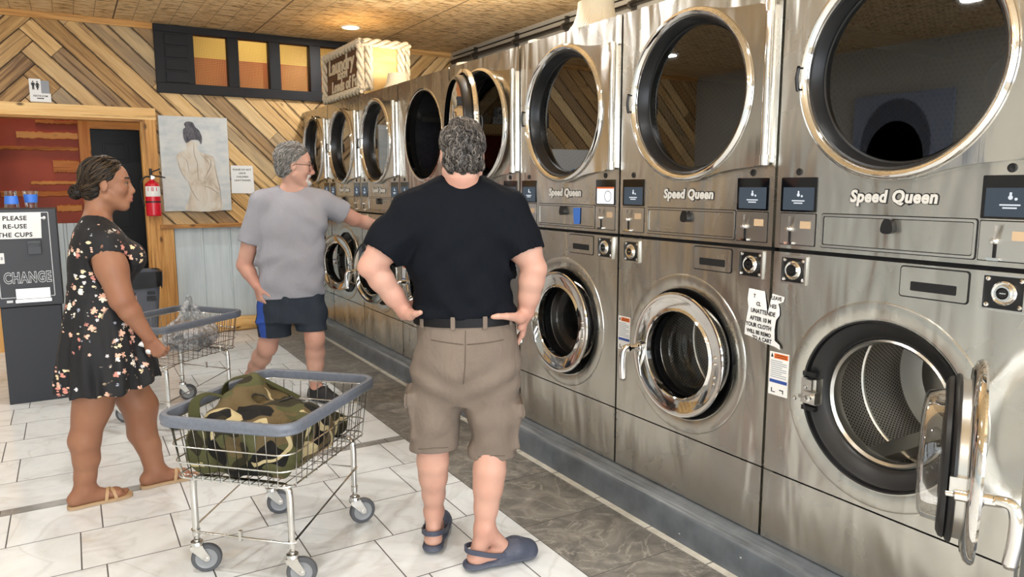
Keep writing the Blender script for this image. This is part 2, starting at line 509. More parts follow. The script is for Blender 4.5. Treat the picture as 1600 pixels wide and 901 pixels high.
# galvanised wainscot with ribs, below the ledge
n = 0; V = []; uvs = []
xs = []
x = -1.30
while x < XR:
    xs += [(x, 0), (x+.235, 0), (x+.243, .007), (x+.255, .007), (x+.263, 0)]
    x += .263
xs = [(a, b) for a, b in xs if a <= XR]
V = [(a, YB-.004-b, 0) for a, b in xs]+[(a, YB-.004-b, 1.07) for a, b in xs]
N_ = len(xs)
wb.add(V, [(i, i+1, N_+i+1, N_+i) for i in range(N_-1)], 2)
st(wb.build('wall_back', [M_PLANK, M_BACKING, M_CORR], smooth=20, fixn=False))

def board(mb, x0, x1, y0, y1, z0, z1, along='x', rng=random.Random(3)):
    col = (rng.random(), rng.random()*.35, rng.random())
    V = [(a, b, c) for c in (z0, z1) for a, b in ((x0, y0), (x1, y0), (x1, y1), (x0, y1))]
    F = [(0,3,2,1),(4,5,6,7),(0,1,5,4),(1,2,6,5),(2,3,7,6),(3,0,4,7)]
    for f in F:
        P = [V[i] for i in f]
        if along == 'x': uv = [(p[0], p[2]+p[1]) for p in P]
        elif along == 'y': uv = [(p[1], p[2]+p[0]) for p in P]
        else: uv = [(p[2], p[0]+p[1]) for p in P]
        mb.add(P, [(0, 1, 2, 3)], 0, uv, col)

# trims
t = MB(); board(t, XL, -1.376, YB-.035, YB-.002, 2.93, ZC); st(t.build('trim_1', M_TRIM, smooth=0, bevel=.004))
t = MB(); board(t, 1.2, XR, YB-.035, YB-.002, 2.93, ZC); st(t.build('trim_2', M_TRIM, smooth=0, bevel=.004))
t = MB(); board(t, -1.425, 0.2, YB-.075, YB-.002, 1.062, 1.10); st(t.build('trim_3', M_TRIM, smooth=0, bevel=.005))
t = MB(); board(t, -1.405, -1.31, YB-.06, YB-.002, 0, 1.06, 'z'); st(t.build('trim_4', M_TRIM, smooth=0, bevel=.006))
# door casing
t = MB()
board(t, DX0-.11, DX1+.115, YB-.045, YB-.002, DZ, DZ+.108)
board(t, DX1, DX1+.112, YB-.045, YB-.002, 0, DZ, 'z')
board(t, DX0-.11, DX0, YB-.045, YB-.002, 0, DZ, 'z')
board(t, DX0, DX1, YB-.02, YB+.12, DZ-.02, DZ)
board(t, DX1-.02, DX1, YB-.02, YB+.12, 0, DZ-.02, 'z')
st(t.build('trim_5', M_TRIM, smooth=0, bevel=.004))
# half-log baseboard
t = MB()
def logx(x0, x1, yc, zc, r):
    n = 14; K = 24; V = []; uv = []; rr = random.Random(8)
    for i in range(K+1):
        x = x0+(x1-x0)*i/K; q = r*(1+.05*math.sin(i*1.3)+.04*rr.random())
        for k in range(n):
            a = 2*PI*k/n; V.append((x, yc+q*math.cos(a)*.8, zc+q*math.sin(a))); uv.append((x, q*a))
    F = [(i*n+k, i*n+(k+1) % n, (i+1)*n+(k+1) % n, (i+1)*n+k) for i in range(K) for k in range(n)]
    t.add(V, F, 0, uv, (.6, .1, .4))
logx(-1.30, 0.0, YB-.07, .073, .072)
st(t.build('baseboard_back', M_TRIM))

# window band: black timber frame with four mesh openings
t = MB()
fr = M_BLACKTRIM
x0, x1, z0, z1 = -1.372, 1.2, 2.352, ZC-.003
OP = [(-1.028, -.719), (-.616, -.32), (-.21, .093), (.206, .50), (.61, .90)]
yb0, yb1 = YB-.05, YB+.06
t.box(x0, x1, yb0, yb1, z0, 2.447); t.box(x0, x1, yb0, yb1, 2.915, z1)
edges = [x0]+[q for o in OP for q in o]+[x1]
for a, b in zip(edges[::2], edges[1::2]): t.box(a, b, yb0, yb1, 2.447, 2.915)
for zc_ in (2.447, 2.56, 2.675, 2.79): t.box(-1.285, -1.085, yb0-.012, yb0, zc_+.008, zc_+.105)      # dark shutter boards
wf = st(t.build('window_1', fr, smooth=0, bevel=.003))
t = MB()
for a, b in OP:
    nx = 20; nz = 30
    for i in range(1, nx): 
        xx = a+(b-a)*i/nx; t.box(xx-.0016, xx+.0016, YB+.02, YB+.0225, 2.447, 2.915)
    for i in range(1, nz):
        zz = 2.447+.468*i/nz; t.box(a, b, YB+.0225, YB+.025, zz-.0016, zz+.0016)
t.build('window_grille', flat('brass mesh', '#b98f4c', .45, .3), wf, smooth=0, fixn=False)

# hallway beyond: red wall with slabs, yellow above, black door
slab('wall_hall', -3.8, XR, 8.95, 9.05, 0, 2.88, M_RED)
slab('wall_hall_upper', -3.8, XR, 8.95, 9.05, 2.88, 3.5, M_YEL)
slab('ceiling_hall', -3.8, XR+.1, YB+.1, 9.05, 3.5, 3.55, M_CREAMWALL)
slab('wall_hall_end', XR, XR+.1, YB+.1, 9.05, 0, 3.5, M_CREAMWALL)
slab('wall_hall_left', -3.9, -3.8, YB+.1, 9.05, 0, 3.5, M_CREAMWALL)
slab('wall_hall_front', -3.9, XR+.1, YB+.06, YB+.1, ZC+.1, 3.5, M_CREAMWALL)
t = MB(); xs = []
x = -3.7
while x < -2.03:
    xs += [(x, 0), (x+.06, 0), (x+.07, .015), (x+.09, .015), (x+.10, 0)]; x += .10
xs = [q for q in xs if q[0] < -2.03]
N_ = len(xs)
t.add([(a, 8.945-b, 0) for a, b in xs]+[(a, 8.945-b, 1.09) for a, b in xs], [(i, i+1, N_+i+1, N_+i) for i in range(N_-1)])
st(t.build('wall_hall_wainscot', M_CORR, smooth=20, fixn=False))
rg = random.Random(11)
SL = [(-2.566,-2.035,1.948,2.017,'second from the top'), (-2.74,-2.04,1.833,1.872,'long thin one below the second'), (-2.275,-2.043,1.61,1.738,'short and thickest, beside the hall door frame'),
      (-2.479,-2.052,1.487,1.523,'thin one above the cups'), (-2.74,-2.06,1.367,1.421,'long one just behind the cups'), (-2.273,-2.05,1.21,1.281,'short one lowest on the wall'), (-2.395,-2.035,2.10,2.134,'topmost, under the doorway header')]
for a, b, z0, z1, w in SL:
    t = MB(); K = 22; V = []; uv = []
    for i in range(K+1):
        x = a+(b-a)*i/K
        zl = z0+rg.uniform(-.006, .006); zh = z1+rg.uniform(-.006, .006)
        for (yy, zz) in ((8.948, zl), (8.92, zl+.006), (8.915, zh-.006), (8.948, zh)): V.append((x, yy, zz)); uv.append((x, zz))
    F = [(i*4+k, i*4+k+1, (i+1)*4+k+1, (i+1)*4+k) for i in range(K) for k in range(3)]
    F += [(0, 1, 2, 3), (K*4+3, K*4+2, K*4+1, K*4)]
    t.add(V, F, 0, uv, (rg.random(), .1, rg.random()))
    tag(t.build('bark_slab', M_HALLTRIM, smooth=50), 'rough bark edged wood slab on red hall wall, '+w, 'wood slab', 'bark slabs on the red hall wall')
t = MB()
board(t, -2.03, -1.925, 8.90, 8.948, 0, 2.16, 'z'); board(t, -1.925, -1.2, 8.90, 8.948, 2.065, 2.16)
st(t.build('trim_6', M_HALLTRIM, smooth=0, bevel=.004))
t = MB()
t.box(-1.925, -1.15, 8.905, 8.945, 0, 2.062)
for (a, b, c, d) in ((-1.82, -1.58, 1.72, 1.94), (-1.47, -1.24, 1.72, 1.94), (-1.82, -1.58, 1.0, 1.62), (-1.47, -1.24, 1.0, 1.62), (-1.82, -1.58, .2, .88), (-1.47, -1.24, .2, .88)):
    fo = lambda p, q, e: (p, 8.905-e, q)
    t.ringplate(rrect(a+.02, b-.02, c+.02, d-.02, .004, 2), rrect(a, b, c, d, .006, 2), fo, 0, .007)
    t.prism(rrect(a+.035, b-.035, c+.035, d-.035, .004, 2), fo, 0, .004)
d1 = st(t.build('door_1', flat('black door', '#0b0b0c', .45, Specular_IOR_Level=.25), smooth=0, bevel=.002))
t = MB(); t.lathe([(0, .06), (.022, .058), (.028, .045), (.022, .03), (.012, .025), (.012, 0), (.03, 0), (.03, -.004)], (-1.875, 8.905, .98), (0, -1, 0), 20)
t.build('door_knob', flat('dark bronze', '#3a3028', .3, .9), d1)

# unseen half of the room: opposite wall with boards and galvanised wainscot, glazed shop front
M_LEFTWALL = flat('pale wall paint', '#c2c3bf', .7)
wl = MB()
wl.box(XL-.1, XL-.002, YF, YB, 0, ZC, 1)
V = []; xs = []
y = YF
while y < YB-.2:
    xs += [(y, 0), (y+.17, 0), (y+.182, .018), (y+.198, .018), (y+.21, 0)]; y += .21
N_ = len(xs)
wl.add([(XL+.004+b, a, 0) for a, b in xs]+[(XL+.004+b, a, 1.07) for a, b in xs], [(i, i+1, N_+i+1, N_+i) for i in range(N_-1)], 2)
st(wl.build('wall_left', [M_PLANK, M_LEFTWALL, M_CORR], smooth=20, fixn=False))
t = MB(); board(t, XL+.002, XL+.07, YF, YB, 1.065, 1.10, 'y'); st(t.build('trim_7', M_TRIM, smooth=0, bevel=.005))
wf_ = MB()
wf_.box(XL-.1, XR+.1, YF-.1, YF, 0, .45); wf_.box(XL-.1, XR+.1, YF-.1, YF, 2.6, ZC+.1)
for a, b in ((XL-.1, -5.2), (-3.1, -2.9), (-.6, -.4), (1.5, XR+.1)): wf_.box(a, b, YF-.1, YF, .45, 2.6)
st(wf_.build('wall_front', M_CREAMWALL, smooth=0))
t = MB()
for a, b in ((-5.2, -3.1), (-2.9, -.6), (-.4, 1.5)):
    for q in ((a, a+.05), (b-.05, b), ((a+b)/2-.025, (a+b)/2+.025)): t.box(q[0], q[1], YF-.08, YF-.02, .45, 2.6)
    t.box(a, b, YF-.08, YF-.02, .45, .5); t.box(a, b, YF-.08, YF-.02, 2.55, 2.6)
st(t.build('window_2', flat('dark aluminium', '#3a3c40', .4, .7), smooth=0))
# ------------------------------------------------------------------ stacked washer dryers
def steel_mat(name, col, rough, wav=0.5, streak=0.5):
    t = NT(name)
    o = t.obj(); p = t.pos()
    big = t.noise(t.map(p, (1.0, 2.6, .8)), 1.5, 2, 0.4, 0.8)
    med = t.noise(t.map(p, (1.0, 7.0, 1.6)), 1.0, 2, 0.5, 0.5)
    br = t.noise(t.map(p, (20, 260, 4)), 1.0, 3, 0.6)
    cl = t.noise(t.map(p, (1, 1, 1)), 2.4, 4, 0.6, 0.6)
    h = t.math('ADD', big, t.math('MULTIPLY', med, 0.35))
    nb = t.bump(h, wav, 0.05)
    nb = t.bump(br, 0.06, 0.002, nb)
    c = t.mix(t.ramp(cl, [(0.35, 0.0), (0.7, streak)]), col, tuple(v*.72 for v in col))
    r = t.math('ADD', rough, t.math('MULTIPLY', cl, 0.12))
    return t.pbr(c, r, 1.0, nb)
M_STEEL = steel_mat('brushed stainless', (.62, .605, .555), 0.21)
M_STEELDOOR = steel_mat('polished stainless', (.65, .63, .585), 0.07, 0.18, .2)
M_CHROME = flat('chrome', (.78, .77, .75), 0.06, 1.0)
M_SATIN = flat('satin steel', (.62, .61, .58), 0.28, 1.0)
M_BLACKP = flat('black plastic', '#111214', 0.32)
M_RUBBER = flat('black rubber', '#0d0d0f', 0.42)
M_GAP = flat('shadow gap', '#08080a', 0.8)
M_BLACKGLASS = flat('black glass', '#0b0c0f', 0.06)
def glass_mat(name, tint, refl=1.0):
    t = NT(name)
    tr = t.n('BsdfTransparent'); t.put(tr.inputs[0], tint)
    gl = t.n('BsdfGlossy'); t.put(gl.inputs[0], (1, 1, 1)); gl.inputs[1].default_value = 0.015
    fr = t.n('Fresnel'); fr.inputs[0].default_value = 1.52
    mx = t.n('MixShader'); t.put(mx.inputs[0], t.math('MULTIPLY', fr.outputs[0], refl))
    t.t.links.new(tr.outputs[0], mx.inputs[1]); t.t.links.new(gl.outputs[0], mx.inputs[2])
    return t.surf(mx.outputs[0])
M_DGLASS = glass_mat('smoked glass', (.20, .20, .195), 2.2)
M_WGLASS = glass_mat('door glass', (.86, .86, .85), .55)
def drum_mat(name, base, scale, rough=.35):
    t = NT(name)
    u = t.sep(t.uv())
    a = t.math('MULTIPLY', u[0], scale); b = t.math('MULTIPLY', u[1], scale*1.1547)
    odd = t.math('MODULO', t.math('FLOOR', b), 2.0)
    fx = t.math('SUBTRACT', t.math('FRACT', t.math('ADD', a, t.math('MULTIPLY', odd, .5))), .5)
    fy = t.math('SUBTRACT', t.math('FRACT', b), .5)
    d = t.math('SQRT', t.math('ADD', t.math('MULTIPLY', fx, fx), t.math('MULTIPLY', fy, fy)))
    hole = t.math('LESS_THAN', d, .30)
    sh = t.mix(hole, base, (.012, .012, .012))
    return t.pbr(sh, t.math('ADD', rough, t.math('MULTIPLY', hole, .5)), t.math('SUBTRACT', 1.0, hole), t.bump(t.math('SUBTRACT', 1.0, hole), .5, .003))
M_DRUM = drum_mat('perforated dryer drum', (.13, .125, .12), 46)
M_WDRUM = drum_mat('perforated washer drum', (.50, .49, .47), 75)
M_DARKIN = flat('dark cavity', '#0a0a0b', 0.7)
M_LOGO = flat('pale lettering', '#d8d6d0', 0.4)
M_LOGODARK = flat('dark outline', '#1c1a19', 0.5)
M_SCREEN = emit('idle screen', '#6f7a86', 0.42)
M_SCREENW = emit('lit white screen', '#ffffff', 1.15)
M_SCREENTXT = emit('screen mark', '#e8eef4', 0.9)
M_ORANGE = flat('orange print', '#d8692c', .5)
M_PAPER = flat('white paper', '#e6e6e4', .6)
M_INK = flat('black ink', '#151515', .6)
M_BLUEPRINT = flat('blue print', '#2b4a95', .5)
M_GREYPRINT = flat('grey print', '#9aa0a8', .6)
M_BEIGE = flat('beige sticker', '#c0a585', .6)

ZB = 0.148
DC = (.435, 1.825); WC = (.435, .772)
fm = lambda s, z, x=0.0: (x, .435-s, z-ZB)

def ray_rect(cx, cz, x0, x1, z0, z1, n):
    """boundary points of a rectangle seen from (cx,cz), corners included"""
    ang = [2*PI*i/n for i in range(n)]
    cor = [math.atan2(z-cz, x-cx) % (2*PI) for x in (x0, x1) for z in (z0, z1)]
    for c in cor:
        k = min(range(n), key=lambda i: abs((ang[i]-c+PI) % (2*PI)-PI)); ang[k] = c
    out = []
    for a in ang:
        ca, sa = math.cos(a), math.sin(a); t = 1e9
        if ca > 1e-9: t = min(t, (x1-cx)/ca)
        if ca < -1e-9: t = min(t, (x0-cx)/ca)
        if sa > 1e-9: t = min(t, (z1-cz)/sa)
        if sa < -1e-9: t = min(t, (z0-cz)/sa)
        out.append((cx+ca*t, cz+sa*t))
    return ang, out

def panel_hole(s0, s1, z0, z1, c, r, mat=0, n=72):
    mb = MB()
    ang, outer = ray_rect(c[0], c[1], s0, s1, z0, z1, n)
    inner = [(c[0]+r*math.cos(a), c[1]+r*math.sin(a)) for a in ang]
    mb.ringplate(inner, outer, fm, 0.03, 0.0, mat)
    return mb

def lat(prof, c, mat=0, n=72, mb=None):          # lathe about the horizontal axis through (s,z); prof (radius, x)
    mb = mb or MB()
    return mb.lathe([(r, x) for r, x in prof], (0, .435-c[0], c[1]-ZB), (1, 0, 0), n, mat)

def g_cabinet():
    mb = MB()
    for (z0, z1) in ((.148, 1.238), (1.252, 2.226)):
        for (a, b) in ((.004, .02), (.85, .866)): 
            mb.box(0.028, 1.05, .435-b, .435-a, z0-ZB, z1-ZB)
        mb.box(0.028, 1.05, -.431, .431, z1-.012-ZB, z1-ZB); mb.box(.028, 1.05, -.431, .431, z0-ZB, z0+.012-ZB)
        mb.box(1.04, 1.05, -.431, .431, z0-ZB, z1-ZB)
    mb.box(0.02, .6, -.425, .425, 1.236-ZB, 1.254-ZB, 1)
    return mb.mesh('cabinet', [M_STEEL, M_GAP], 30)
def g_dpanel():
    mb = panel_hole(.006, .864, 1.252, 2.226, DC, .305)
    lat([(.322, .001), (.320, -.003), (.312, -.0035), (.305, .004), (.303, .03)], DC, 1, mb=mb)
    return mb.mesh('dryer_panel', [M_STEEL, M_CHROME], 30)
def g_wpanel():
    mb = panel_hole(.006, .864, .423, 1.238, WC, .272)
    lat([(.338, .0), (.336, -.004), (.330, -.0055), (.290, -.003), (.272, .004)], WC, 0, mb=mb)
    return mb.mesh('washer_panel', M_STEEL, 30)
def g_kick(): return MB().box(0, .03, -.429, .429, 0.004, .417-ZB).mesh('kick_panel', M_STEEL, 0)

def g_ddrum():
    mb = MB(); n = 64; c = DC; R = .355; D0, D1 = .10, .72
    V = []; uv = []; F = []
    for j in range(2):
        for k in range(n+1):
            a = 2*PI*k/n; V.append((D0+(D1-D0)*j, .435-c[0]+R*math.cos(a), c[1]-ZB+R*math.sin(a))); uv.append((R*a, (D1-D0)*j))
    for k in range(n): F.append((k, k+1, n+2+k, n+1+k))
    mb.add(V, F, 0, uv)
    V = []; uv = []; F = []
    for r in (.12, R):
        for k in range(n+1):
            a = 2*PI*k/n; V.append((D1, .435-c[0]+r*math.cos(a), c[1]-ZB+r*math.sin(a))); uv.append((r*math.cos(a), r*math.sin(a)))
    for k in range(n): F.append((k, k+1, n+2+k, n+1+k))
    mb.add(V, F, 0, uv)
    lat([(.12, D1), (.11, D1-.03), (.0, D1-.03)], c, 1, 40, mb)
    for q in range(3):                                      # lifter ribs
        a = .5+q*2*PI/3; ca, sa = math.cos(a), math.sin(a)
        mb.obox((.41, .435-c[0]+(R-.04)*ca, c[1]-ZB+(R-.04)*sa), (1, 0, 0), (0, ca, sa), (0, -sa, ca), (.30, .04, .02), 1)
    lat([(.305, .03), (.36, .10)], c, 2, 64, mb)
    return mb.mesh('dryer_drum', [M_DRUM, M_SATIN, M_DARKIN], 30)

def g_wdrum():
    mb = MB(); n = 64; c = WC; R = .275; D0, D1 = .10, .58
    V = []; uv = []; F = []
    for j in range(2):
        for k in range(n+1):
            a = 2*PI*k/n; V.append((D0+(D1-D0)*j, .435-c[0]+R*math.cos(a), c[1]-ZB+R*math.sin(a))); uv.append((R*a, (D1-D0)*j))
    for k in range(n): F.append((k, k+1, n+2+k, n+1+k))
    mb.add(V, F, 0, uv)
    lat([(R, D1), (.20, D1+.02), (.13, D1-.01), (.05, D1-.012), (0, D1-.012)], c, 1, 64, mb)
    lat([(R+.001, .33), (R-.006, .335), (R-.006, .345), (R+.001, .35)], c, 1, 64, mb)
    for q in range(3):
        a = -1.2+q*2*PI/3; ca, sa = math.cos(a), math.sin(a)
        mb.obox((.34, .435-c[0]+(R-.025)*ca, c[1]-ZB+(R-.025)*sa), (1, 0, 0), (0, ca, sa), (0, -sa, ca), (.22, .03, .028), 1)
    return mb.mesh('washer_drum', [M_WDRUM, M_SATIN], 30)

def g_gasket():
    mb = lat([(.2715, .001), (.268, .014), (.258, .020), (.226, .032), (.216, .045), (.206, .060)], WC)
    lat([(.277, -.006), (.2715, -.004), (.268, .014)], WC, 0, mb=mb)
    return mb.mesh('door_gasket', M_RUBBER, 35)
def g_port():
    return lat([(.210, .050), (.203, .046), (.195, .055), (.194, .075), (.198, .10), (.276, .105)], WC).mesh('port_ring', M_SATIN, 35)

# --- washer door, built around its hinge (y = 0 at the hinge line, closed door reaches to +y)
HS = .690
def dl(prof, mat, mb=None, n=72, zc=WC[1]):
    mb = mb or MB()
    return mb.lathe(prof, (0, HS-WC[0], zc-ZB), (1, 0, 0), n, mat)
def g_wdoor():
    mb = dl([(.236, -.014), (.255, -.022), (.262, -.032), (.263, -.038), (.260, -.043), (.252, -.044), (.238, -.040), (.215, -.034), (.196, -.031), (.190, -.036), (.186, -.039), (.182, -.036), (.182, -.012)], 0)
    dl([(.238, -.016), (.206, -.012), (.204, .008)], 1, mb)
    for dz in (-.075, -.05, .005, .03):
        mb.lathe([(.007, 0), (.006, .004), (.0, .006)], (-.036, HS-WC[0]-.214, WC[1]+dz-ZB), (-1, 0, 0), 12, 2)
    yy = HS-WC[0]+.222
    mb.obox((.0, yy-.010, WC[1]-.0-ZB), (1, 0, 0), (0, 1, 0), (0, 0, 1), (.022, .010, .022), 1)
    mb.lathe([(.014, 0), (.014, .030), (.007, .034), (.007, .048), (0, .050)], (-.02, yy, WC[1]-.02-ZB), (1, 0, 0), 16, 2)
    return mb.mesh('washer_door', [M_CHROME, M_SATIN, M_CHROME, M_RUBBER], 40)
def g_wdgasket():
    return dl([(.204, .006), (.216, .008), (.218, .014), (.213, .020), (.206, .023), (.210, .026), (.206, .036), (.192, .043), (.178, .042), (.177, .004)], 0).mesh('door_seal', M_RUBBER, 40)
def g_wglass():
    return dl([(.183, -.012), (.177, .01), (.172, .05), (.167, .078), (.154, .088), (.10, .094), (0, .096)], 0).mesh('door_glass', M_WGLASS, 60)
def g_whandle():
    mb = MB()
    y = HS-WC[0]+.238; z = WC[1]-.012-ZB
    mb.lathe([(.022, 0), (.022, .006), (.015, .010), (.013, .045)], (-.038, y, z), (-1, 0, 0), 20)
    pts = smoothpath([(-.066, y+.004, z+.004), (-.098, y+.012, z+.002), (-.110, y+.016, z-.026), (-.111, y+.018, z-.08), (-.106, y+.018, z-.135)], 5)
    R = [.0125+.0035*min(1, i/len(pts)*1.3) for i in range(len(pts))]
    mb.tube(pts, R, 12, flat=1.0)
    mb.lathe([(.016, 0), (.012, .010), (0, .015)], pts[-1], (.03, 0, -1), 12)
    return mb.mesh('door_handle', M_CHROME, 50)

# --- dryer door, built around its hinge bar
HD = .832
def g_ddoor():
    n = 120; mb = MB(); inner = []; outer = []
    for i in range(n):
        a = 2*PI*i/n                       # a=0 towards +s (hinge side)
        ca, sa = math.cos(a), math.sin(a)
        rr = .338
        ad = abs((a+PI) % (2*PI)-PI)
        aC = math.atan2(.283, .378)
        if ad <= aC: rr = max(rr, .378/ca)
        elif ad < math.radians(76):
            # straight flare from the hinge corner to the rim
            x1, y1 = .378, .283; x2, y2 = .338*math.cos(math.radians(76)), .338*math.sin(math.radians(76))
            dx, dy = x2-x1, y2-y1; sg = abs(sa)
            tt = (x1*sg-y1*ca)/(dy*ca-dx*sg)
            rr = max(.338, math.hypot(x1+dx*tt, y1+dy*tt)-.012*math.sin(PI*tt))
        inner.append((DC[0]+.318*ca, DC[1]+.318*sa)); outer.append((DC[0]+rr*ca, DC[1]+rr*sa))
    f = lambda s, z, x: (x, HD-s, z-ZB)
    mb.ringplate(inner, outer, f, -.004, -.026, 0)
    mb.lathe([(.338, -.006), (.338, -.028), (.332, -.038), (.322, -.043), (.311, -.038), (.305, -.026), (.303, -.010)], (0, HD-DC[0], DC[1]-ZB), (1, 0, 0), 96, 1)
    return mb.mesh('dryer_door', [M_STEELDOOR, M_CHROME], 40)
def g_dring():
    mb = MB(); O = (0, HD-DC[0], DC[1]-ZB)
    mb.lathe([(.304, -.020), (.297, -.018), (.289, .006), (.285, .030), (.276, .034)], O, (1, 0, 0), 96, 0)
    mb.lathe([(.304, -.012), (.302, .03), (.296, .043), (.276, .046)], O, (1, 0, 0), 96, 0)
    return mb.mesh('window_ring', M_BLACKP, 40)
def g_dglass():
    mb = MB(); O = (0, HD-DC[0], DC[1]-ZB)
    mb.lathe([(.278, .030), (.15, .030), (0, .030)], O, (1, 0, 0), 72, 0)
    return mb.mesh('door_glass', M_DGLASS, 60)
def g_dhinge():
    mb = MB()
    z0, z1 = 1.545-ZB, 2.107-ZB
    mb.lathe([(0, 0), (.014, 0), (.014, z1-z0), (0, z1-z0)], (-.026, 0, z0), (0, 0, 1), 18)
    for a, b in ((0, .035), (z1-z0-.035, z1-z0)):
        mb.lathe([(.010, a), (.018, a), (.018, b), (.010, b)], (-.026, 0, z0), (0, 0, 1), 18)
    mb.box(-.012, .0, -.010, .022, z0+.01, z1-.01)
    return mb.mesh('hinge_bar', M_CHROME, 40)
def g_dhandle():
    mb = MB(); y = HD-DC[0]+.30
    for dz in (.035, -.035): mb.tube([(-.036, y+.02, DC[1]+dz-ZB), (-.05, y+.025, DC[1]+dz-ZB)], .008, 8)
    mb.tube(smoothpath([(-.05, y+.025, DC[1]+.04-ZB), (-.054, y+.028, DC[1]-ZB), (-.05, y+.025, DC[1]-.04-ZB)], 5), .006, 10)
    return mb.mesh('door_pull', M_BLACKP, 40)

# --- controls
def g_lint():
    mb = MB(); s0, s1, z0, z1 = .195, .690, 1.268, 1.378
    o = rrect(s0, s1, z0, z1, .008); i = rrect(s0+.007, s1-.007, z0+.007, z1-.007, .006)
    mb.ringplate(i, o, fm, .004, -.0050, 1); mb.prism(i, fm, .004, -.0015, 0)
    o2 = rrect(s0-.003, s1+.003, z0-.003, z1+.003, .009); mb.ringplate(o, o2, fm, .002, -.0007, 2)
    i2 = rrect(s0+.0095, s1-.0095, z0+.0095, z1-.0095, .006); mb.ringplate(i2, i, fm, .0, -.0018, 2)
    return mb.mesh('lint_door', [M_STEEL, M_SATIN, M_GAP], 30)
def g_knob():
    mb = MB(); z = 1.338
    P = smoothpath([(.438-.020, z), (.438-.013, z+.026), (.438, z+.034), (.438+.013, z+.026), (.438+.020, z), (.438+.012, z-.012), (.438-.012, z-.012)], 4, True)
    mb.prism([(p[0], p[1]) for p in P], fm, -.002, -.024)
    return mb.mesh('lint_knob', M_BLACKP, 40)
def g_logo():
    mb = MB()
    f1 = lambda a, b, c: fm(.436+a, 1.437+b, -.0012-c); f2 = lambda a, b, c: fm(.436+a, 1.437+b, -.0034-c)
    text_mb('Speed Queen', .052, f1, .0052, shear=.12, sx=.93, space=1.06, mat=1, mb=mb)
    text_mb('Speed Queen', .052, f2, .0021, shear=.12, sx=.93, space=1.06, mat=0, mb=mb)
    return mb.mesh('logo_lettering', [M_LOGO, M_LOGODARK], 0)
def g_bezel(s0):
    def g():
        mb = MB(); mb.prism(rrect(s0, s0+.146, 1.382, 1.500, .004), fm, .002, -.003)
        return mb.mesh('display', M_BLACKGLASS, 30)
    return g
def g_screen(s0, white):
    def g():
        mb = MB(); P = rrect(s0+.010, s0+.136, 1.388, 1.466, .002, 2)
        mb.prism(P, fm, -.003, -.0036, 0)
        f = lambda a, b, c: fm(s0+.073+a, 1.428+b, -.0038-c)
        if not white:
            # small pictogram of a hand card and two short lines of text
            mb.prism(circ(.0, .012, .006, 12), lambda a, b, d: f(a, b, d), 0, .0004, 1)
            mb.prism(rrect(-.003, .003, .012, .026, .001, 2), lambda a, b, d: f(a, b, d), 0, .0004, 1)
            mb.prism(circ(.014, .008, .004, 10), lambda a, b, d: f(a, b, d), 0, .0004, 1)
            mb.prism(rrect(-.026, .026, -.010, -.006, .001, 2), lambda a, b, d: f(a, b, d), 0, .0004, 1)
            mb.prism(rrect(-.018, .018, -.018, -.014, .001, 2), lambda a, b, d: f(a, b, d), 0, .0004, 1)
        else:
            mb.prism(rrect(s0+.010, s0+.136, 1.458, 1.466, .001, 2), fm, -.0036, -.004, 2)
            i = circ(.02, -.005, .022, 24); o = circ(.02, -.005, .027, 24)
            mb.ringplate(i, o, lambda a, b, d: f(a, b, d), 0, .0004, 3)
        return mb.mesh('screen', [M_SCREENW if white else M_SCREEN, M_SCREENTXT, M_ORANGE, M_GREYPRINT], 0)
    return g
def g_coin(s0):
    def g():
        mb = MB(); o = rrect(s0, s0+.148, 1.265, 1.378, .003, 2); i = rrect(s0+.003, s0+.145, 1.268, 1.375, .003, 2)
        mb.ringplate(i, o, fm, .002, -.0005, 1); mb.prism(i, fm, .002, -.003, 0)
        mb.prism(rrect(s0+.085, s0+.128, 1.325, 1.350, .001, 2), fm, -.003, -.0036, 2)
        return mb.mesh('coin_plate', [M_SATIN, M_GAP, M_BEIGE], 30)
    return g
def g_slot(s0):
    def g():
        mb = MB(); s = s0+.045
        mb.prism(rrect(s-.004, s+.004, 1.275, 1.325, .003, 3), fm, -.003, -.006, 1)
        mb.prism(rrect(s-.016, s+.016, 1.268, 1.276, .002, 3), fm, -.003, -.013, 0)
        mb.lathe([(.010, 0), (.010, .012), (.006, .018), (0, .019)], fm(s-.001, 1.322, -.003), (-1, 0, 0), 16, 0)
        mb.tube([fm(s+.002, 1.328, -.014), fm(s+.007, 1.366, -.018)], .0045, 10, mat=2)
        return mb.mesh('coin_slot', [M_CHROME, M_GAP, M_SATIN], 40)
    return g
def g_sensor(s):
    def g(): return MB().lathe([(.0125, .001), (.0125, -.003), (.009, -.005), (0, -.004)], fm(s, 1.519), (1, 0, 0), 20).mesh('sensor', M_BLACKP, 30)
    return g
def g_lock(s0, z0, w, h):
    def g():
        mb = MB(); o = rrect(s0, s0+w, z0, z0+h, .003, 2); i = rrect(s0+.007, s0+w-.007, z0+.007, z0+h-.007, .002, 2)
        mb.ringplate(i, o, fm, .003, -.008, 0); mb.prism(i, fm, .003, -.001, 1)
        for a in (.016, w-.016):
            for b in (.016, h-.016): mb.lathe([(.0068, 0), (.006, .003), (0, .005)], fm(s0+a, z0+b, -.001), (-1, 0, 0), 12, 2)
        return mb.mesh('lock_plate', [M_SATIN, M_BLACKP, M_CHROME], 30)
    return g
def g_cyl(s, z):
    def g():
        mb = MB()
        mb.lathe([(.033, 0), (.033, .012), (.029, .016), (.024, .014), (.021, .020), (.016, .020), (.015, .012)], fm(s, z, -.001), (-1, 0, 0), 32, 0)
        mb.lathe([(.0155, .013), (.012, .017), (0, .017)], fm(s, z, -.001), (-1, 0, 0), 24, 1)
        mb.prism(rrect(s-.008, s+.008, z-.0016, z+.0016, .001, 2), fm, -.018, -.0188, 0)
        return mb.mesh('lock_cylinder', [M_CHROME, M_BLACKP], 30)
    return g
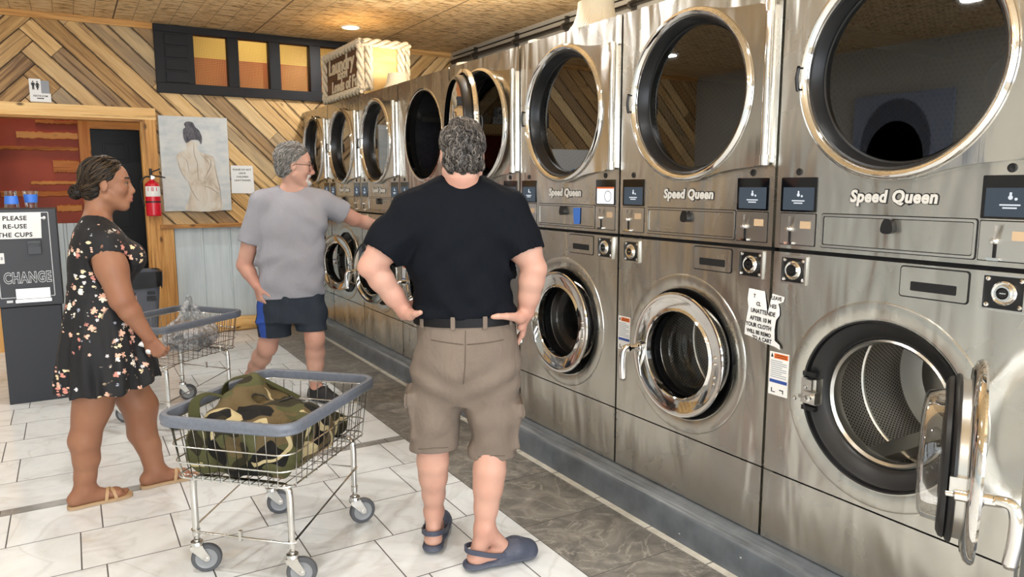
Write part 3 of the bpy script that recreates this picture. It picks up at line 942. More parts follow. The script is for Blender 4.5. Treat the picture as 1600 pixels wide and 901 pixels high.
def g_soap():
    mb = MB(); i = rrect(.483, .680, 1.140, 1.228, .008); o = rrect(.479, .684, 1.136, 1.232, .010)
    mb.ringplate(i, o, fm, .002, -.001, 1); mb.prism(i, fm, .002, -.004, 0)
    return mb.mesh('soap_drawer', [M_STEEL, M_GAP], 30)
def g_sslot():
    return MB().prism(rrect(.515, .650, 1.158, 1.186, .004), fm, -.003, -.0046).mesh('drawer_slot', M_GAP, 0)
def g_warn():
    mb = MB(); s0, s1, z0, z1 = .010, .094, .712, .872
    mb.prism(rrect(s0, s1, z0, z1, .002, 2), fm, .0, -.0008, 0)
    def q(a, b, c, d, m): mb.prism([(s0+a, z0+c), (s0+b, z0+c), (s0+b, z0+d), (s0+a, z0+d)], fm, -.0008, -.0014, m)
    q(.020, .080, .137, .155, 1); q(.004, .080, .046, .058, 2)
    q(.028, .074, .148, .151, 4); q(.024, .076, .141, .144, 4)
    mb.prism([(s0+.006, z0+.140), (s0+.016, z0+.140), (s0+.013, z0+.150), (s0+.011, z0+.156), (s0+.008, z0+.149)], fm, -.0008, -.0014, 4)
    for k in range(9): q(.006, .076-.02*(k % 3 == 2), .066+k*.0075, .069+k*.0075, 3)
    q(.012, .016, .010, .026, 4); q(.012, .03, .010, .013, 4); q(.048, .066, .020, .024, 4); q(.062, .066, .010, .022, 4)
    return mb.mesh('warning_label', [M_PAPER, M_ORANGE, M_BLUEPRINT, M_GREYPRINT, M_INK], 0)
def g_latch():
    mb = MB(); y0 = .435-.172; z = WC[1]-ZB-.01
    mb.obox((.012, y0-.012, z), (1, 0, 0), (0, 1, 0), (0, 0, 1), (.018, .03, .045), 0)
    mb.obox((-.012, y0-.022, z+.028), (1, 0, 0), (0, 1, 0), (0, 0, 1), (.012, .014, .018), 0)
    mb.obox((-.012, y0-.030, z-.016), (1, 0, 0), (0, 1, 0), (0, 0, 1), (.016, .024, .020), 0)
    for a, b in ((-.03, .02), (-.03, -.02), (.012, -.03)): mb.lathe([(.008, 0), (.006, .006), (0, .007)], (-.026, y0+a+.015, z+b), (-1, 0, 0), 12, 1)
    mb.lathe([(.012, 0), (.012, .02), (.005, .022)], (-.024, y0-.036, z-.014), (-1, 0, 0), 16, 1)
    for b in (.06, -.062): mb.obox((.006, y0-.01, z+b), (1, 0, 0), (0, 1, 0), (0, 0, 1), (.010, .026, .008), 2)
    return mb.mesh('door_latch', [M_SATIN, M_CHROME, M_BLACKP], 30)

def machine(k, label, wopen=0.0, dopen=0.0, screens=(0, 0)):
    E = empty('stacked_washer_dryer', (0, 1.769+.87*k-.435, ZB))
    tag(E, label, 'washer dryer', 'stacked washers and dryers along the wall')
    def part(name, fn, parent=E, key=None, loc=None):
        return inst(name, cached(key or name, fn), parent, loc)
    part('cabinet', g_cabinet); part('dryer_panel', g_dpanel); part('washer_panel', g_wpanel); part('kick_panel', g_kick)
    part('dryer_drum', g_ddrum); part('washer_drum', g_wdrum); part('gasket', g_gasket); part('port_ring', g_port)
    d = part('dryer_door', g_ddoor, loc=(0, .435-HD, 0)); d.rotation_euler.z = math.radians(dopen)
    for nm, g in (('window_ring', g_dring), ('door_glass', g_dglass), ('hinge_bar', g_dhinge), ('door_pull', g_dhandle)):
        part(nm, g, d, 'dryer'+nm)
    w = part('washer_door', g_wdoor, loc=(-.004, .435-HS, 0)); w.rotation_euler.z = math.radians(wopen)
    for nm, g in (('door_seal', g_wdgasket), ('door_glass', g_wglass), ('door_handle', g_whandle)): part(nm, g, w, 'washer'+nm)
    if wopen: part('door_latch', g_latch)
    l = part('lint_door', g_lint); part('lint_knob', g_knob, l)
    part('logo_lettering', g_logo)
    for i, s0 in enumerate((.026, .696)):
        b = part('display', g_bezel(s0), key='disp%d' % i); part('screen', g_screen(s0, screens[i]), b, 'scr%d%d' % (i, screens[i]))
        c = part('coin_plate', g_coin(s0), key='coin%d' % i); part('coin_slot', g_slot(s0), c, 'slot%d' % i)
        part('sensor', g_sensor(s0+.070), key='sens%d' % i)
    for i, (s0, z0, w_, h_) in enumerate(((.040, 1.128, .108, .100), (.716, 1.130, .116, .104))):
        b = part('lock_plate', g_lock(s0, z0, w_, h_), key='lk%d' % i); part('lock_cylinder', g_cyl(s0+w_/2+.004, z0+h_/2), b, 'lc%d' % i)
    sd = part('soap_drawer', g_soap); part('drawer_slot', g_sslot, sd)
    part('warning_label', g_warn)
    return E

ML = ['stacked steel washer dryer at the right edge, its washer door swung wide open',
      'stacked steel washer dryer second from the camera, torn paper notice taped at its right edge',
      'stacked steel washer dryer with blue tape on its lint door and a white lit screen',
      'stacked steel washer dryer directly behind the man in the black t-shirt',
      'stacked steel washer dryer with its dryer door open showing a plain black drum opening',
      'stacked steel washer dryer with open washer door beside the black shirted man\'s left elbow',
      'stacked steel washer dryer under the rope edged sign box, its washer door ajar',
      'farthest stacked steel washer dryer, partly behind the grey shirted man\'s head']
ST = [dict(wopen=118), dict(), dict(screens=(0, 1)), dict(), dict(dopen=165.5), dict(wopen=13), dict(wopen=16), dict()]
for k in range(8): machine(k, ML[k], **ST[k])
# ------------------------------------------------------------------ things around the room
def txt_on(mb, body, size, f, mat=1, offset=0.0, **kw): return text_mb(body, size, f, offset, mat=mat, mb=mb, extrude=0.0003, **kw)
# ---- laundry carts
M_WIRE = flat('bright zinc wire', (.70, .70, .68), .22, 1.0)
M_TUBE = flat('zinc tube', (.66, .66, .64), .18, 1.0)
def bumper_mat():
    t = NT('grey vinyl bumper'); n = t.noise(t.obj(), 60, 3)
    return t.pbr(t.ramp(n, [(.3, hexc('#5d636d')), (.7, hexc('#686e79'))]), .40, normal=t.bump(n, .03, .001))
M_BUMPER = bumper_mat()
M_TYRE = flat('grey tyre', '#4b4d51', .55)
M_HUB = flat('pale hub', '#85888b', .35)
def loop_rr(hx, hy, r, z, n=8): return [(x, y, z) for x, y in rrect(-hx, hx, -hy, hy, r, n)]
def make_cart():
    E = empty('laundry_cart')
    # bumper rim, a rounded band
    mb = MB(); P = rrect(-.275, .275, -.352, .352, .07, 10); n = len(P)
    prof = [(0, .611), (.006, .609), (.012, .615), (.010, .623), (.013, .630), (.013, .641), (.008, .651), (-.004, .653), (-.013, .649), (-.015, .638), (-.013, .613)]
    V = []; F = []
    for i in range(n):
        a = Vector((*P[i-1], 0)); b = Vector((*P[(i+1) % n], 0)); d = (b-a).normalized(); nn = Vector((d.y, -d.x, 0))
        for o, z in prof: V.append((P[i][0]+nn.x*o, P[i][1]+nn.y*o, z))
    m = len(prof)
    for i in range(n):
        for k in range(m): F.append((i*m+k, i*m+(k+1) % m, ((i+1) % n)*m+(k+1) % m, ((i+1) % n)*m+k))
    mb.add(V, F); mb.build('bumper_rim', M_BUMPER, E, smooth=40)
    # basket
    mb = MB(); z0, z1 = .402, .618
    def sec(t): return (.238+.024*t, .314+.026*t, .045+.02*t)
    for z, r in ((.404, .0035), (.465, .003), (.530, .003), (.612, .0035)):
        hx, hy, rr = sec((z-z0)/(z1-z0)); mb.tube(loop_rr(hx, hy, rr, z), r, 6, True)
    def bar(p, q, r=.0021): mb.tube([p, q], r, 5, cap=False)
    nx, ny = 11, 15
    for i in range(nx):
        t = (i+.5)/nx*2-1
        for sy in (-1, 1): bar((t*.215, sy*(.316), z0), (t*.232, sy*.341, z1))
        bar((t*.215, -.316, z0), (t*.215, .316, z0))
    for i in range(ny):
        t = (i+.5)/ny*2-1
        for sx in (-1, 1): bar((sx*.240, t*.290, z0), (sx*.264, t*.310, z1))
        if i % 2 == 0: bar((-.240, t*.290, z0-.004), (.240, t*.290, z0-.004))
    mb.build('wire_basket', M_WIRE, E, smooth=60, fixn=False)
    for sx in (-1, 1):
        for sy in (-1, 1):
            P = smoothpath([(sx*.204, sy*.258, .135), (sx*.204, sy*.258, .25), (sx*.204, sy*.258, .345), (sx*.195, sy*.258, .378), (sx*.15, sy*.258, .388), (sx*.002, sy*.258, .388)], 5)
            L = MB().tube(P, .0125, 12)
            L.lathe([(.015, .15), (.015, .175), (.0125, .177)], (sx*.204, sy*.258, 0), (0, 0, 1), 14)
            L.build('leg', M_TUBE, E, smooth=50)
    b = MB()
    b.tube([(-.222, -.258, .172), (-.204, -.273, .172), (.204, -.273, .172), (.222, -.258, .172)], .0045, 8)
    b.tube([(-.204, .273, .255), (.204, .273, .255)], .0045, 8)
    for sx in (-1, 1): b.tube([(sx*.217, -.258, .178), (sx*.217, .258, .262)], .0045, 8)
    b.box(-.006, .006, -.279, -.267, .16, .20); b.box(-.006, .006, .267, .279, .245, .285)
    b.build('cross_brace', M_TUBE, E, smooth=50)
    for sx in (-1, 1):
        for sy in (-1, 1):
            c = bpy.data.objects.new('caster', None); 
            me = cached('caster', g_caster); c = inst('caster', me, E, (sx*.204, sy*.258, 0))
            c.rotation_euler.z = {(-1, -1): .5, (1, -1): .35, (-1, 1): .6, (1, 1): .75}[(sx, sy)]
            inst('wheel', cached('wheel', g_wheel), c)
    return E
def g_caster():
    mb = MB()
    mb.lathe([(.010, .150), (.010, .128), (.022, .126), (.024, .118), (.024, .112), (.018, .108)], (0, 0, 0), (0, 0, 1), 24)
    for s in (-1, 1):
        P = [(-.022, .112), (.020, .112), (.046, .062), (.044, .048), (.030, .046), (.018, .056), (-.022, .098)]
        mb.prism(P, lambda a, b, d: (a, d, b), s*.017-.0015, s*.017+.0015)
    mb.box(-.022, .022, -.017, .017, .108, .112)
    mb.lathe([(0, -.022), (.007, -.022), (.007, .022), (0, .022)], (.032, 0, .056), (0, 1, 0), 12)
    return mb.mesh('caster', M_TUBE, 40)
def g_wheel():
    mb = MB()
    mb.lathe([(.040, -.012), (.052, -.012), (.056, -.007), (.056, .007), (.052, .012), (.040, .012)], (.032, 0, .056), (0, 1, 0), 36, 0)
    mb.lathe([(.006, -.013), (.014, -.014), (.018, -.010), (.034, -.009), (.041, -.012)], (.032, 0, .056), (0, 1, 0), 36, 1)
    mb.lathe([(.006, .013), (.014, .014), (.018, .010), (.034, .009), (.041, .012)], (.032, 0, .056), (0, 1, 0), 36, 1)
    return mb.mesh('wheel', [M_TYRE, M_HUB], 40)
cart = make_cart()
CART = Vector((-1.515, 2.925, 0)); CART_RZ = math.radians(-45)
cart.location = CART; cart.rotation_euler.z = CART_RZ
tag(cart, 'wire laundry cart in front holding a camouflage duffel bag', 'laundry cart', 'wire laundry carts')
cart2 = copy_tree(cart); CART2 = Vector((-1.66, 5.08, 0)); CART2_RZ = math.radians(-52)
cart2.location = CART2; cart2.rotation_euler.z = CART2_RZ
tag(cart2, 'wire laundry cart behind the woman holding a clear plastic bag', 'laundry cart', 'wire laundry carts')

# ---- change machine on its stand
def cm_mat():
    t = NT('textured black'); n = t.noise(t.obj(), 220, 2)
    return t.pbr(hexc('#26282d'), .45, normal=t.bump(n, .15, .001))
M_CM = cm_mat(); M_CMSTAND = flat('black laminate', '#1d2129', .5); M_SILVER = flat('silver plate', (.62, .62, .62), .3, .9)
M_WHITELINE = flat('white line print', '#cfd2d4', .4)
CMX0, CMX1, CMY = -2.62, -2.246, 5.87
E = empty('change_machine', ((CMX0+CMX1)/2, CMY+.16, 0))
tag(E, 'black coin change machine on a tall black stand at the left edge', 'change machine')
fc = lambda x, z, d: (x, CMY-d, z)
MB().box(CMX0+.01, CMX1-.018, CMY+.015, CMY+.34, 0, .665).build('stand', M_CMSTAND, E, smooth=0, bevel=.004)
MB().box(CMX0, CMX1, CMY, CMY+.33, .668, 1.325).build('case', M_CM, E, smooth=0, bevel=.006)
mb = MB()
i = rrect(CMX0+.022, CMX1-.050, .735, 1.298, .004, 2); o = rrect(CMX0+.018, CMX1-.046, .731, 1.302, .005, 2)
mb.ringplate(i, o, fc, 0, .0012, 0)
mb.build('border_line', M_WHITELINE, E, smooth=0)
mb = MB(); ft = lambda a, b, c: fc(-2.440+a, .862+b, .0012+c)
ft2 = lambda a, b, c: fc(-2.440+a, .862+b, .0026+c)
text_mb('CHANGE', .098, ft, .0050, sx=.62, space=1.12, mat=0, mb=mb); text_mb('CHANGE', .098, ft2, .0006, sx=.62, space=1.12, mat=1, mb=mb)
mb.build('lettering', [M_WHITELINE, M_CM], E, smooth=0)
mb = MB(); mb.prism(rrect(-2.515, -2.318, .722, .792, .003, 2), fc, 0, .012, 0); mb.prism(rrect(-2.520, -2.312, .698, .722, .003, 2), fc, 0, .03, 0)
mb.build('coin_tray', M_SILVER, E, smooth=0, bevel=.002)
mb = MB(); mb.prism(rrect(-2.425, -2.348, 1.02, 1.115, .004, 2), fc, 0, .02, 0); mb.prism(rrect(-2.418, -2.355, 1.075, 1.09, .002, 2), fc, .02, .034, 0)
mb.build('bill_acceptor', M_BLACKP, E, smooth=0, bevel=.003)
mb = MB(); mb.prism(rrect(-2.588, -2.560, .965, 1.035, .003, 2), fc, 0, .004, 0); mb.prism(rrect(-2.580, -2.568, .99, 1.01, .002, 2), fc, .004, .005, 1)
mb.build('sticker', [M_PAPER, M_GREYPRINT], E, smooth=0)
mb = MB(); mb.lathe([(.012, 0), (.012, .006), (.006, .010), (0, .010)], fc(-2.318, 1.262, 0), (0, -1, 0), 20); mb.prism(rrect(-2.352, -2.325, 1.258, 1.266, .002, 2), fc, 0, .002)
mb.build('key_lock', M_SILVER, E)
mb = MB(); mb.prism(rrect(-2.57, -2.535, .700, .716, .002, 2), fc, 0, .001, 0)
mb.build('maker_mark', M_WHITELINE, E, smooth=0)
# paper on it
mb = MB(); K = 10
fp = lambda a, b, c: fc(-2.485+a+b*.04, 1.215+b, .0025+c+.004*math.sin(a*14+.6))
pv = [(a/K*.295-.1475, b) for b in (-.088, .085) for a in range(K+1)]
mb.add([fp(a, b, 0) for a, b in pv]+[fp(a, b, .0006) for a, b in pv], [(i, i+1, K+2+i, K+1+i) for i in range(K)]+[(2*K+2+i, 3*K+3+i, 3*K+4+i, 2*K+3+i) for i in range(K)], 0)
for tx, yy in (('PLEASE', .047), ('RE-USE', -.007), ('THE CUPS', -.063)):
    txt_on(mb, tx, .040, lambda a, b, c, yy=yy: fp(a, b+yy, .0010+c), offset=.0012, sx=1.0, space=1.1)
tag(mb.build('paper_sign', [M_PAPER, M_INK], smooth=0), 'white paper sign reading PLEASE RE-USE THE CUPS taped to the change machine', 'sign')
# cups
M_CUP = glass_mat('clear plastic', (.93, .94, .95), .8); M_BLUELABEL = flat('blue band', '#3f78d8', .4)
def cup(x, y, flip, lab):
    r0, r1, h = .033, .043, .112
    mb = MB(); pr = [(0, .002), (r0, .002), (r0, 0), (r1, h), (r1+.003, h), (r1-.001, h-.002), (r0-.002, .004), (0, .004)]
    if flip: pr = [(r, h-z) for r, z in pr]
    mb.lathe(pr, (x, y, 1.331), (0, 0, 1), 32)
    E = mb.build('plastic_cup', M_CUP, smooth=50)
    q = lambda t: r0+(r1-r0)*t+.0008
    a, b = .30, .78
    pr = [(q(a), h*a), (q(b), h*b), (q(b)-.0006, h*b), (q(a)-.0006, h*a)]
    if flip: pr = [(r, h-z) for r, z in pr]
    MB().lathe(pr, (x, y, 1.331), (0, 0, 1), 32, close=True).build('blue_label', M_BLUELABEL, E, smooth=50)
    tag(E, lab, 'cup', 'plastic cups on the change machine')
cup(-2.495, 5.95, True, 'clear plastic cup with blue band standing upside down on the change machine')
cup(-2.385, 5.95, False, 'clear plastic cup with blue band standing upright on the change machine')

# ---- bin
M_BIN = flat('grey plastic', '#565b66', .5); M_LINER = flat('black bin liner', '#0e0f11', .25)
E = empty('trash_can', (-1.80, 6.9, 0)); tag(E, 'grey slim trash can with a black liner beside the doorway', 'trash can')
def rrloop(cx, cy, hx, hy, r, z): return [(x+cx, y+cy, z) for x, y in rrect(-hx, hx, -hy, hy, r, 6)]
def skin(mb, loops, mat=0, cap0=True, cap1=False):
    n = len(loops[0]); V = [p for l in loops for p in l]
    F = [(j*n+i, j*n+(i+1) % n, (j+1)*n+(i+1) % n, (j+1)*n+i) for j in range(len(loops)-1) for i in range(n)]
    if cap0: F.append(tuple(reversed(range(n))))
    if cap1: F.append(tuple((len(loops)-1)*n+i for i in range(n)))
    return mb.add(V, F, mat)
mb = MB()
skin(mb, [rrloop(-1.80, 6.9, .19+.06*t, .12+.03*t, .05, .72*t) for t in (0, .3, .62, .64, .9, 1)]+[rrloop(-1.80, 6.9, .262, .162, .06, .72), rrloop(-1.80, 6.9, .262, .162, .06, .755), rrloop(-1.80, 6.9, .245, .145, .05, .755), rrloop(-1.80, 6.9, .19, .12, .05, .03)])
mb.build('bin_body', M_BIN, E, smooth=35)
mb = MB(); rr = random.Random(4)
L1 = rrloop(-1.80, 6.9, .267, .167, .06, 0); n = len(L1)
def wob(z, g, a): return [(-1.80+(x+1.80)*g, 6.9+(y-6.9)*g, z+rr.uniform(-a, a)) for x, y, _ in L1]
skin(mb, [wob(.625, .985, .018), wob(.70, 1.01, .006), wob(.762, 1.012, .002), wob(.765, .94, .002), wob(.70, .88, .01), wob(.45, .80, .02)], 0, False)
mb.build('bin_liner', M_LINER, E, smooth=60, fixn=False)
mb = MB(); mb.box(-1.66, -1.60, 6.748, 6.752, .575, .60); mb.box(-1.665, -1.595, 6.750, 6.756, .52, .56)
mb.build('bin_handle', M_LINER, E, smooth=0, bevel=.003)

# ---- fire extinguisher on the door post
M_RED_E = flat('red enamel', '#c8142a', .25); M_HOSE = flat('black hose', '#141416', .4); M_BRASSY = flat('metal valve', (.7, .68, .62), .3, .9)
EX, EY = -1.478, 7.745
E = empty('fire_extinguisher', (EX, EY, 1.19)); tag(E, 'red fire extinguisher hung on the scorched door post', 'fire extinguisher')
mb = MB().lathe([(0, 1.19), (.058, 1.19), (.066, 1.20), (.066, 1.46), (.058, 1.495), (.035, 1.515), (.022, 1.522), (.022, 1.535)], (EX, EY, 0), (0, 0, 1), 36); mb.build('cylinder', M_RED_E, E)
mb = MB().lathe([(.0665, 1.375), (.0668, 1.38), (.0668, 1.465), (.0655, 1.47)], (EX, EY, 0), (0, 0, 1), 36, 0, PI*1.0, PI*1.9, ref=(0, 1, 0))
o = mb.build('label', M_PAPER, E, fixn=False)
mb = MB()
for (h0, h1, w0, w1) in ((1.425, 1.462, -.045, -.01), (1.425, 1.462, -.004, .032)): mb.prism([(w0, h0), (w1, h0), (w1, h1), (w0, h1)], lambda a, b, d: (EX+a, EY-math.sqrt(.0675**2-a*a)-d, b), 0, .0008)
mb.build('label_print', M_RED_E, E, smooth=0)
mb = MB(); mb.lathe([(.018, 1.535), (.018, 1.57), (.012, 1.575), (0, 1.575)], (EX, EY, 0), (0, 0, 1), 18); mb.lathe([(.016, 0), (.016, .012), (0, .014)], (EX+.012, EY-.016, 1.55), (0, -1, 0), 18); mb.build('valve', M_BRASSY, E)
mb = MB(); mb.tube(smoothpath([(EX-.01, EY, 1.575), (EX, EY-.01, 1.60), (EX+.03, EY-.02, 1.615), (EX+.075, EY-.03, 1.635)], 5), .006, 8)
mb.tube(smoothpath([(EX-.005, EY, 1.57), (EX+.04, EY-.03, 1.565), (EX+.075, EY-.03, 1.56), (EX+.115, EY-.035, 1.55)], 5), .006, 8); mb.lathe([(.013, 1.575), (.013, 1.635), (0, 1.637)], (EX-.006, EY, 0), (0, 0, 1), 14); mb.build('lever', M_HOSE, E)
mb = MB(); mb.tube(smoothpath([(EX-.015, EY-.01, 1.56), (EX-.06, EY-.015, 1.555), (EX-.092, EY-.01, 1.50), (EX-.092, EY, 1.40), (EX-.078, EY, 1.28)], 6), .008, 10); mb.build('hose', M_HOSE, E)
mb = MB(); mb.lathe([(.067, 1.318), (.0685, 1.318), (.0685, 1.332), (.067, 1.332)], (EX, EY, 0), (0, 0, 1), 36); mb.box(EX-.02, EX+.02, EY+.064, YB-.047, 1.25, 1.45); mb.build('bracket_strap', M_HOSE, E)

# ---- painting, signs and notices on the plank wall
def paint_mat():
    t = NT('canvas ground'); p = t.pos(); x, y, z = t.sep(p)
    n = t.noise(p, 5.0, 5, .6, .6); s = t.noise(t.map(p, (6, 1, 16)), 1.0, 4, .6)
    c = t.ramp(t.math('ADD', t.math('MULTIPLY', n, .6), t.math('MULTIPLY', s, .4)), [(.3, hexc('#a6b0b4')), (.48, hexc('#c0c5c6')), (.62, hexc('#cfd0cc')), (.8, hexc('#b7c4c9'))])
    return t.pbr(c, .6, normal=t.bump(s, .15, .002))
def skinpaint():
    t = NT('painted back'); p = t.pos(); n = t.noise(t.map(p, (9, 1, 5)), 1.0, 5, .6, .8)
    return t.pbr(t.ramp(n, [(.3, hexc('#a99b88')), (.45, hexc('#c6bcac')), (.6, hexc('#cfcabf')), (.75, hexc('#c3c6c4'))]), .6)
def hairpaint():
    t = NT('painted hair'); p = t.pos(); n = t.noise(t.map(p, (30, 1, 14)), 1.0, 4, .6, 1.0)
    return t.pbr(t.ramp(n, [(.35, hexc('#33323a')), (.65, hexc('#5e5d66'))]), .6)
PX0, PX1, PZ0, PZ1 = -1.382, -.762, 1.229, 2.138
E = empty('painting', ((PX0+PX1)/2, YB, PZ0)); tag(E, 'unframed canvas painting of a bare back with dark pinned up hair', 'painting')
MB().box(PX0, PX1, YB-.060, YB-.026, PZ0, PZ1).build('canvas', paint_mat(), E, smooth=0, bevel=.003)
fq = lambda u, v, d: (PX0+u*(PX1-PX0), YB-.061-d, PZ1-v*(PZ1-PZ0))
def sp(P, k=5): return [(p[0], p[1]) for p in smoothpath([(a, b, 0) for a, b in P], k, True)]
def px(*P): return [((x-35)/545, (y-55)/745) for x, y in P]        # from canvas photo measurements
mb = MB()
body = px((245,250),(240,310),(190,335),(158,365),(165,430),(195,500),(235,570),(250,640),(230,720),(215,795),(490,795),(485,680),(480,640),(440,500),(455,400),(440,365),(390,345),(340,325),(325,300),(330,255))
mb.prism(sp(body), fq, 0, .0008, 0)
arm = px((440,365),(462,400),(470,480),(490,600),(480,655),(440,640),(390,615),(360,600),(380,540),(420,460))
mb.prism(sp(arm), fq, .0008, .0014, 0)
mb.build('painted_figure', skinpaint(), E, smooth=0)
mb = MB(); mb.prism(sp(px((242,262),(222,220),(222,160),(240,140),(232,115),(255,95),(300,100),(320,135),(350,165),(368,220),(358,270),(345,245),(320,235),(280,240))), fq, .0016, .0026, 0)
mb.build('painted_hair', hairpaint(), E, smooth=0)
mb = MB()
for P, w in ((px((300,260),(298,340),(318,420),(318,500),(322,560)), .004), (px((425,380),(425,440),(370,540)), .005), (px((165,380),(185,480),(225,560)), .003), (px((455,410),(470,520),(492,640),(492,780)), .004), (px((360,600),(420,620),(470,660)), .004), (px((240,560),(255,620),(290,690),(320,720)), .003), (px((210,370),(240,410),(245,480)), .003), (px((345,345),(400,400),(415,440)), .003)):
    Q = smoothpath([(a, b, 0) for a, b in P], 6)
    mb.tube([fq(q[0], q[1], .0016) for q in Q], [w*(.3+.7*math.sin(PI*(i+.5)/len(Q)))*.6 for i in range(len(Q))], 5)
mb.build('brush_lines', flat('umber line', '#8e8172', .6), E, smooth=0, fixn=False)

fw = lambda x0, z0: (lambda a, b, d: (x0+a, YB-.026-d, z0+b))
E = empty('restroom_sign', (-2.31, YB, 2.21)); tag(E, 'small white and grey restroom sign with man and woman figures above the doorway', 'sign')
f = fw(-2.39, 2.212)
mb = MB(); mb.prism(rrect(0, .088, .075, .197, .003, 2), f, 0, .006, 0); mb.prism(rrect(.088, .150, .075, .185, .003, 2), f, 0, .005, 1); mb.prism(rrect(0, .158, 0, .075, .003, 2), f, 0, .006, 0)
mb.build('panel', [M_PAPER, flat('grey panel', '#8b8f96', .5)], E, smooth=0)
mb = MB()
for cx in (.030, .062):
    mb.prism(circ(cx, .172, .006, 14), f, .006, .0068)
    if cx < .05: mb.prism([(cx-.014, .140), (cx-.013, .163), (cx+.013, .163), (cx+.014, .140), (cx+.009, .140), (cx+.008, .152), (cx+.008, .103), (cx+.001, .103), (cx, .13), (cx-.001, .103), (cx-.008, .103), (cx-.008, .152), (cx-.009, .140)], f, .006, .0068)
    else: mb.prism([(cx-.017, .138), (cx-.008, .163), (cx+.008, .163), (cx+.017, .138), (cx+.013, .136), (cx+.007, .148), (cx+.012, .122), (cx+.006, .122), (cx+.005, .103), (cx-.005, .103), (cx-.006, .122), (cx-.012, .122), (cx-.007, .148), (cx-.013, .136)], f, .006, .0068)
txt_on(mb, 'RESTROOM', .021, lambda a, b, c: f(.08+a, .050+b, .0066+c), mat=0, offset=.0004)
mb.prism([(.052, .026), (.096, .026), (.096, .022), (.106, .030), (.096, .038), (.096, .034), (.052, .034)], f, .006, .0068)
mb.build('figures_and_words', M_INK, E, smooth=0)
f = fw(-.637, 1.535)
mb = MB(); mb.prism([(-.111, -.135), (.113, -.14), (.106, .140), (-.108, .142)], f, 0, .0015, 0)
for tx, yy in (('PLEASE DO NOT', .100), ('LEAVE', .064), ('CHILDREN', .028), ('UNATTENDED', -.008)): txt_on(mb, tx, .024, lambda a, b, c, yy=yy: f(a, b+yy, .002+c), offset=.0004)
tag(mb.build('paper_notice', [M_PAPER, M_INK], smooth=0), 'white paper notice pinned to the planks right of the painting', 'notice')

# ---- torn notice taped across two machines
mb = MB(); rr = random.Random(2)
y0 = 1.769+.87
fn = lambda s, z, d: (-.0065-d-.004*math.sin(9*s+20*z), y0-s, z)
left = [(.774, 1.092), (.772, 1.05), (.780, 1.02), (.774, .98), (.766, .94), (.764, .915)]
bot = [(.79, .912), (.83, .904), (.87, .897), (.905, .893)]
right = [(.930, .886), (.928, .902), (.905, .915), (.902, .955), (.905, .99), (.918, 1.01), (.915, 1.035), (.908, 1.05), (.93, 1.06), (.934, 1.078), (.90, 1.082)]
top = [(.88, 1.084), (.872, 1.04), (.866, 1.005), (.858, 1.04), (.846, 1.088), (.81, 1.09)]
P = left+bot+right+top
mb.prism(P, fn, 0, .0008, 0)
ln = [('T', .803, 1.066, .019), ('LEAVE', .900, 1.068, .019), ('CL', .824, 1.038, .020), ('HES', .888, 1.038, .020), ('UNATTENDE', .846, 1.010, .022), ('AFTER 10 M', .838, .982, .022), ('YOUR CLOTH', .830, .957, .022), ('WILL BE REMO', .832, .931, .0205), ('TO A CART', .848, .909, .0205)]
for tx, s, z, sz in ln: txt_on(mb, tx, sz, lambda a, b, c, s=s, z=z: fn(s+a, z+b-.04*a, .0016+c), offset=.0005, sx=.84)
tag(mb.build('torn_notice', [M_PAPER, M_INK], smooth=0), 'torn white paper notice about unattended clothes taped between two machines', 'notice')
y2 = 1.769+.87*3
mb = MB(); mb.prism([(.516, 1.362), (.576, 1.364), (.574, 1.30), (.570, 1.284), (.526, 1.281), (.520, 1.31)], lambda s, z, d: (-.0047-d, y2-.87-s, z), 0, .0008)
tag(mb.build('tape_strip', flat('blue masking tape', '#3a6fc4', .7), smooth=0), 'strip of blue masking tape on a lint door', 'tape')

# ---- sign box on top of the machines
def rope(mb, a, b, R=.034, pitch=.085, mat=0):
    a = Vector(a); b = Vector(b); d, u, v = frame(b-a); L = (b-a).length; n = int(L/.009)
    for k in range(3):
        P = []
        for i in range(n+1):
            t = i/n; ph = 2*PI*(t*L/pitch/3*1.0)+k*2*PI/3
            P.append(a+d*(L*t)+(u*math.cos(ph)+v*math.sin(ph))*R*.62)
        mb.tube(P, R*.50, 8, mat=mat)
def rope_mat():
    t = NT('pale rope'); n = t.noise(t.obj(), 90, 3)
    return t.pbr(t.ramp(n, [(.3, hexc('#bba98b')), (.7, hexc('#e6dac2'))]), .8)
M_ROPE = rope_mat()
def ply_mat():
    t = NT('varnished board'); n = t.noise(t.map(t.obj(), (4, 4, 22)), 1.0, 4, .6, .4)
    return t.pbr(t.ramp(n, [(.3, hexc('#d0a860')), (.7, hexc('#e6c684'))]), .45)
BX0, BX1, BY0, BY1, BZ0, BZ1 = .01, .42, 6.03, 7.07, 2.228, 2.655
E = empty('sign_box', (.2, 6.55, BZ0)); tag(E, 'wooden sign box edged with thick rope reading Laundry Room Loads of Fun', 'sign')
MB().box(BX0+.02, BX1-.02, BY0+.02, BY1-.02, BZ0, BZ1-.02).build('box_panel', ply_mat(), E, smooth=0)
def brown():
    t = NT('stained brown board'); n = t.noise(t.map(t.obj(), (4, 3, 25)), 1.0, 4, .6, .4)
    return t.pbr(t.ramp(n, [(.3, hexc('#4a3020')), (.7, hexc('#6b4830'))]), .55)
MB().box(BX0+.008, BX0+.02, BY0+.03, BY1-.03, BZ0+.02, BZ1-.03).build('front_board', brown(), E, smooth=0)
mb = MB(); r = .030
for y in (BY0+.03, BY1-.03):
    for x in (BX0, BX1): rope(mb, (x, y, BZ0+.045), (x, y, BZ1-.02))
rope(mb, (BX0+.06, BY0, BZ0+.045), (BX0+.06, BY0, BZ1-.02)); rope(mb, (BX1-.06, BY0, BZ0+.045), (BX1-.06, BY0, BZ1-.02))
